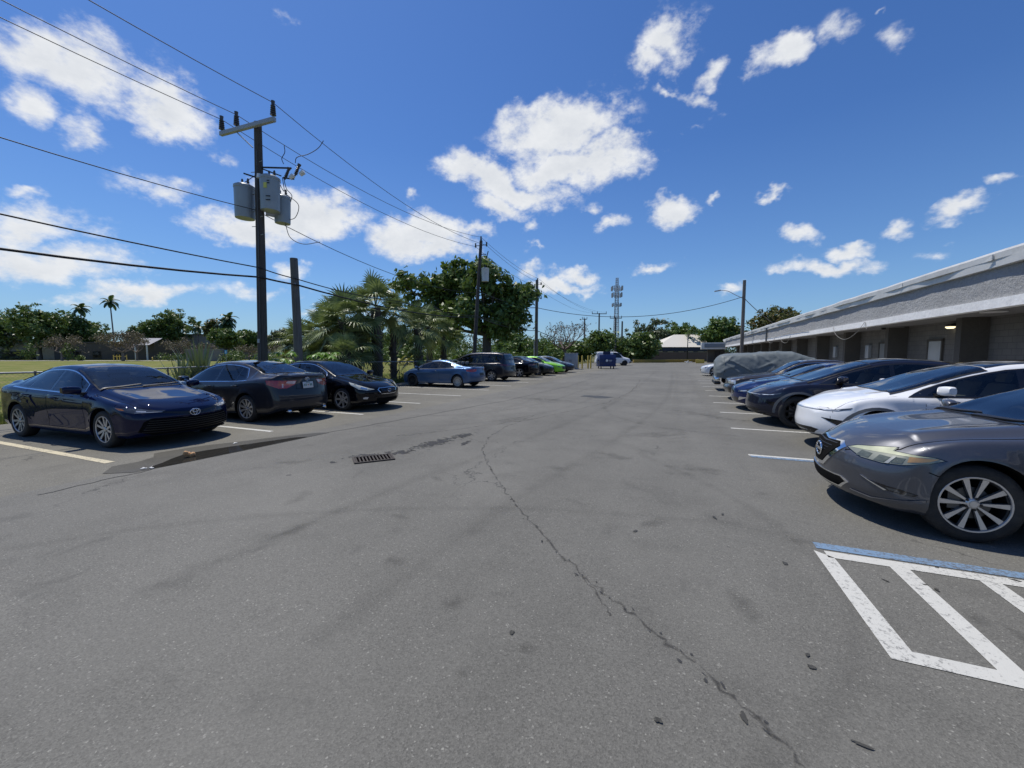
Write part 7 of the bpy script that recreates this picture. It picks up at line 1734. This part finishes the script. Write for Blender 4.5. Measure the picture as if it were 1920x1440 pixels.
f = MB(); f.lathe([(.13,0),(.13,.01),(0,.01)], 18, rotx(math.pi/2), (-.12,-.945,.9)); f.build('logo', M_WHITEP, p); f = MB(); f.box((.26,-.945,.92),(.36,.012,.09)); f.box((.26,-.945,.80),(.26,.012,.04)); f.build('logo_lettering', mat('faded_print', (.35,.38,.45), .6), p)
# white van facing right
P_VAN = paint('van_white_paint', (.76,.77,.78), 0., .4, .02); L = 4.95
spec = sedan(L, paint=P_VAN, rw=.35, rim_r=.2, wx=(.95,3.75), spokes='steel', kf=.16, kr=.08, cat='van', trim=M_TRIM, rims=(M_ALLOYDARK,)*2,
  ztop=[(0,.80),(.03,.86),(.1,.92),(.5,1.04),(.95,1.14),(1.15,1.25),(1.6,1.62),(1.9,1.83),(2.2,1.90),(3.2,1.93),(4.5,1.90),(4.75,1.82),(L-.05,1.5),(L,1.2)],
  zbelt=[(0,.74),(.1,.85),(.5,.96),(1.1,1.06),(2.,1.10),(3.5,1.12),(L-.1,1.12),(L,.95)], w=[(0,.74),(.03,.82),(.1,.87),(.4,.93),(1.2,.97),(4.6,.97),(L-.1,.94),(L,.86)],
  w6=[(0,.5),(.1,.65),(.6,.78),(1.1,.82),(1.9,.76),(2.5,.75),(4.5,.75),(L,.72)], zb=[(0,.38),(.15,.32),(L-.2,.32),(L,.40)],
  screen=(1.12,1.88), rear=(4.78,4.9), rdir=(-1,0,0), cpillar=.02, dlo=(1.3,2.5,.3,0), panes=[(1.42,2.4,.28,0)], doors=[(1.25,2.5,.42)])
spec['patches'] = [('headlight', [dict(P=[(.02,.5,.80),(.1,.74,.80),(.22,.86,.78),(.22,.86,.66),(.1,.74,.64),(.02,.5,.64)], d=(1,-.6,0), off=.006)], M_LAMP, True),
 ('grille', [dict(P=Fr(*sym((0,.80),(.45,.80),(.45,.64),(0,.64))[:-1]), d=FRONT, off=.005)], M_TRIM, False), ('bumper', [dict(P=Fr(*sym((0,.58),(.9,.58),(.9,.40),(0,.40))[:-1]), d=FRONT, off=.03)], M_TRIM, False)]
build_car(spec, 'white_van', 'white panel van with steel wheels behind the blue dumpster', tuple(at(1148, 57)), math.pi+YAW-R(4), None, detail=1)
# yellow barrier and walls at the end of the lot
a, b_ = at(1187, 74), at(1310, 79)
p = thing('barrier_wall', 'low yellow painted barrier across the end of the car park', 'wall', tuple(a)); d = b_-a; f = MB(); f.bar((0,0,.25), tuple(d+UPV*.25), .3, .52); f.build('barrier', mat('barrier_yellow', (.40,.27,.05), .7, var=.2, vscale=.8, dirt=.5), p, bevel=.02)
f = MB(); f.bar((0,0,.53), tuple(d+UPV*.53), .36, .06); f.build('coping', mat('barrier_cap', (.45,.36,.12), .7, var=.2, dirt=.4), p)
g = at(1312, 70); f = MB(); f.box((0,0,.3),(1.35,.5,.6)); f.box((-.5,-.02,.34),(.34,.54,.55)); o = f.build('parking_block', M_YEL, bevel=.03); o.location = g; tag(o, 'short yellow concrete block beside the end canopy', 'concrete block')
g = at(1290, 72); rr = random.Random(4); f = MB()
for k in range(7): f.box((rr.uniform(-.5,.5),rr.uniform(-.2,.2),.07+.05*k*rr.random()), (rr.uniform(.2,.5),.2,.12), rr.uniform(0,3))
o = f.build('rubbish_bag', M_WHITEP, bevel=.03); o.location = g; tag(o, 'white torn bag of rubbish against the yellow barrier', 'rubbish')
g = at(1270, 88); p = thing('retaining_wall', 'brown brick wall behind the yellow barrier', 'wall', tuple(g), YAW); f = MB(); f.box((0,0,.95),(22,.3,1.9)); f.build('wall', mat('brown_brick', (.15,.105,.08), .9, var=.25, vscale=6, bump=.3), p); f = MB(); f.box((0,0,1.93),(22,.4,.08)); f.build('coping', mat('brown_coping', (.2,.16,.13), .9), p)
g = at(1290, 98); p = thing('hip_roof_building', 'low building with a pale hip roof and dark blue eaves band, beyond the yellow barrier', 'building', tuple(g), YAW); k = 98/F_PX
f = MB(); f.box((0,5,1.4),(15,10,2.8)); f.build('wall', mat('beige_wall', (.42,.39,.34), .85, var=.12), p)
f = MB(); f.box((0,-.5,2.75),(15.6,.4,1.0)); f.build('eaves_band', mat('navy_band', (.014,.022,.05), .5), p)
f = MB(); zr = 3.2; zk = hgt(626, 98); f.add([(-8,-1,zr),(8,-1,zr),(8,11,zr),(-8,11,zr),(-1.6,5,zk),(4.2,5,zk)], [(0,1,5,4),(1,2,5),(2,3,4,5),(3,0,4),(3,2,1,0)])
m, t, b = new_mat('pale_roof_sheet'); co = t.coord('Object'); wv = t.add('ShaderNodeTexWave', bands_direction='Z'); wv.inputs['Scale'].default_value = 1.1; t.link(co, wv.inputs[0]); t.link(t.mix(t.math('MULTIPLY', wv.outputs['Fac'], .25), (.66,.62,.54), (.5,.46,.4)), b.inputs['Base Color']); b.inputs['Roughness'].default_value = .7
f.build('roof', m, p)
for x in (-5.6,-3.0,-.6,1.6): f = MB(); f.box((x,-.02,1.95),(1.1,.08,.5)); w_ = f.build('window', M_TRIM, p); f = MB(); f.box((x,-.07,1.95),(1.0,.02,.42)); f.build('pane', M_GLASS, w_)
f = MB()
for x in (-6.9,-4.3,-1.8,.5,3): f.box((x,-.03,2.0),(1.2,.07,.55))
f.build('wall_panel', mat('panel_pale', (.5,.5,.48), .7), p)
g = at(1288, 84); f = MB(); f.tube([(0,0,0),(0,0,hgt(627,84))], [.09,.07], 8); o = f.build('lamp_post', M_TRIM, smooth=True); o.location = g; tag(o, 'thin dark post standing before the pale hip roof', 'post')
# buildings across the lawn
def shed(name, label, x0, x1, dep, ytop, colr, band=None, depthm=8, roofc=None):
    a, b_ = at(x0, dep), at(x1, dep); W = (b_-a).length; g = a.lerp(b_, .5); h = hgt(ytop, dep); p = thing(name, label, 'building', tuple(g), YAW)
    f = MB(); f.box((0,depthm/2,h/2),(W,depthm,h)); f.build('wall', mat(name+'_wall', colr, .9, var=.12, vscale=1.2, dirt=.3), p)
    f = MB(); f.box((0,depthm/2,h+.12),(W+.5,depthm+.5,.24)); f.build('roof', mat(name+'_roof', roofc or tuple(c*.5 for c in colr), .8, var=.2), p); return p, W, h
p, W, h = shed('beige_building', 'beige flat-roofed building with a dark loading bay at the far left', -160, 104, 112, 639, (.36,.33,.27))
f = MB(); f.box((W/2-10.5,-.03,1.2),(11,.1,2.2)); f.build('loading_bay', M_TRIM, p); f = MB(); f.box((W/2-4,-.04,2.8),(3,.12,.5)); f.build('wall_panel', mat('panel_beige', (.4,.37,.3), .9), p)
p, W, h = shed('brown_building', 'dark brown low building with a pale porch roof behind the brown thinly leaved tree', 104, 292, 108, 643, (.085,.075,.065), roofc=(.07,.065,.06))
f = MB(); f.add([(W/2-3.6,-2.2,h-.6),(W/2+.6,-2.2,h-.6),(W/2+.6,2,h+1.3),(W/2-5.2,2,h+1.3)], [(0,1,2,3)]); f.build('porch_roof', mat('porch_shingle', (.34,.34,.35), .8, var=.15), p)
for x in (W/2-.2, W/2-3.2): f = MB(); f.box((x,-2.,(h-.6)/2),(.25,.25,h-.6)); f.build('porch_post', M_WHITEP, p)
for x in (-W/2+6, -2, 4): f = MB(); f.box((x,-.04,1.3),(2.2,.1,2.0)); w_ = f.build('window', M_TRIM, p); f = MB(); f.box((x,-.1,1.4),(1.9,.03,1.6)); f.build('pane', M_GLASS, w_)
p, W, h = shed('grey_building', 'pale grey building half hidden by twiggy trees', 300, 480, 128, 628, (.30,.29,.28))
for x in (-8,-2,4,9): f = MB(); f.box((x,-.04,2.2),(1.8,.1,1.6)); f.build('window', M_TRIM, p)
a, b_ = at(352, 90), at(418, 90); W = (b_-a).length; p = thing('low_wall', 'grey free-standing low wall behind the spiky sword-leaved plant', 'wall', tuple(a.lerp(b_, .5)), YAW); f = MB(); f.box((0,0,hgt(656,90)/2),(W,.6,hgt(656,90))); f.build('wall', mat('low_wall_grey', (.20,.185,.175), .9, var=.15), p); f = MB(); f.box((0,0,hgt(656,90)+.04),(W+.2,.75,.08)); f.build('coping', M_CONC, p)
p = thing('blue_sign', 'small blue sign on a post right of the grey low wall', 'sign', tuple(at(425, 88)), YAW); f = MB(); f.tube([(0,.03,0),(0,.03,1.9)], .04, 8); f.build('post', M_GALV, p); f = MB(); f.box((0,0,2.0),(.5,.03,.8)); s_ = f.build('panel', mat('sign_blue', (.05,.32,.62), .5), p); f = MB(); f.box((0,-.02,2.0),(.12,.01,.5)); f.build('sign_mark', M_WHITEP, s_)
p = thing('hand_rail', 'yellow tubular rail across the lawn beside the brown tree trunk', 'railing', tuple(at(228, 97)), YAW)
for x in (-1.7,-.9,-.3,.5,1.4): f = MB(); f.tube([(x,0,0),(x,0,1.35)], .09, 8); f.build('post', M_YEL, p)
f = MB(); f.tube([(-1.7,0,1.0),(1.4,0,1.0)], .06, 6); f.build('rail', M_YEL, p)
g = at(287, 95); f = MB(); f.lathe([(.16,0),(.16,.1),(.11,.12),(.11,.6),(.15,.62),(.13,.75),(.0,.85)], 12); f.bar((-.22,0,.5),(.22,0,.5),.1); o = f.build('fire_hydrant', M_YEL, smooth=True, sharp=40); o.location = g; tag(o, 'yellow fire hydrant at the edge of the far path', 'hydrant')
a, b_, c, d = at(-300, 92), at(345, 92), at(345, 98), at(-300, 98); sheet('path', [(q.x, q.y) for q in (a, b_, c, d)], .0, M_CONC)
a, b_, c, d = at(430, 88), at(640, 88), at(640, 92), at(430, 92); sheet('path', [(q.x, q.y) for q in (a, b_, c, d)], .0, M_CONC)
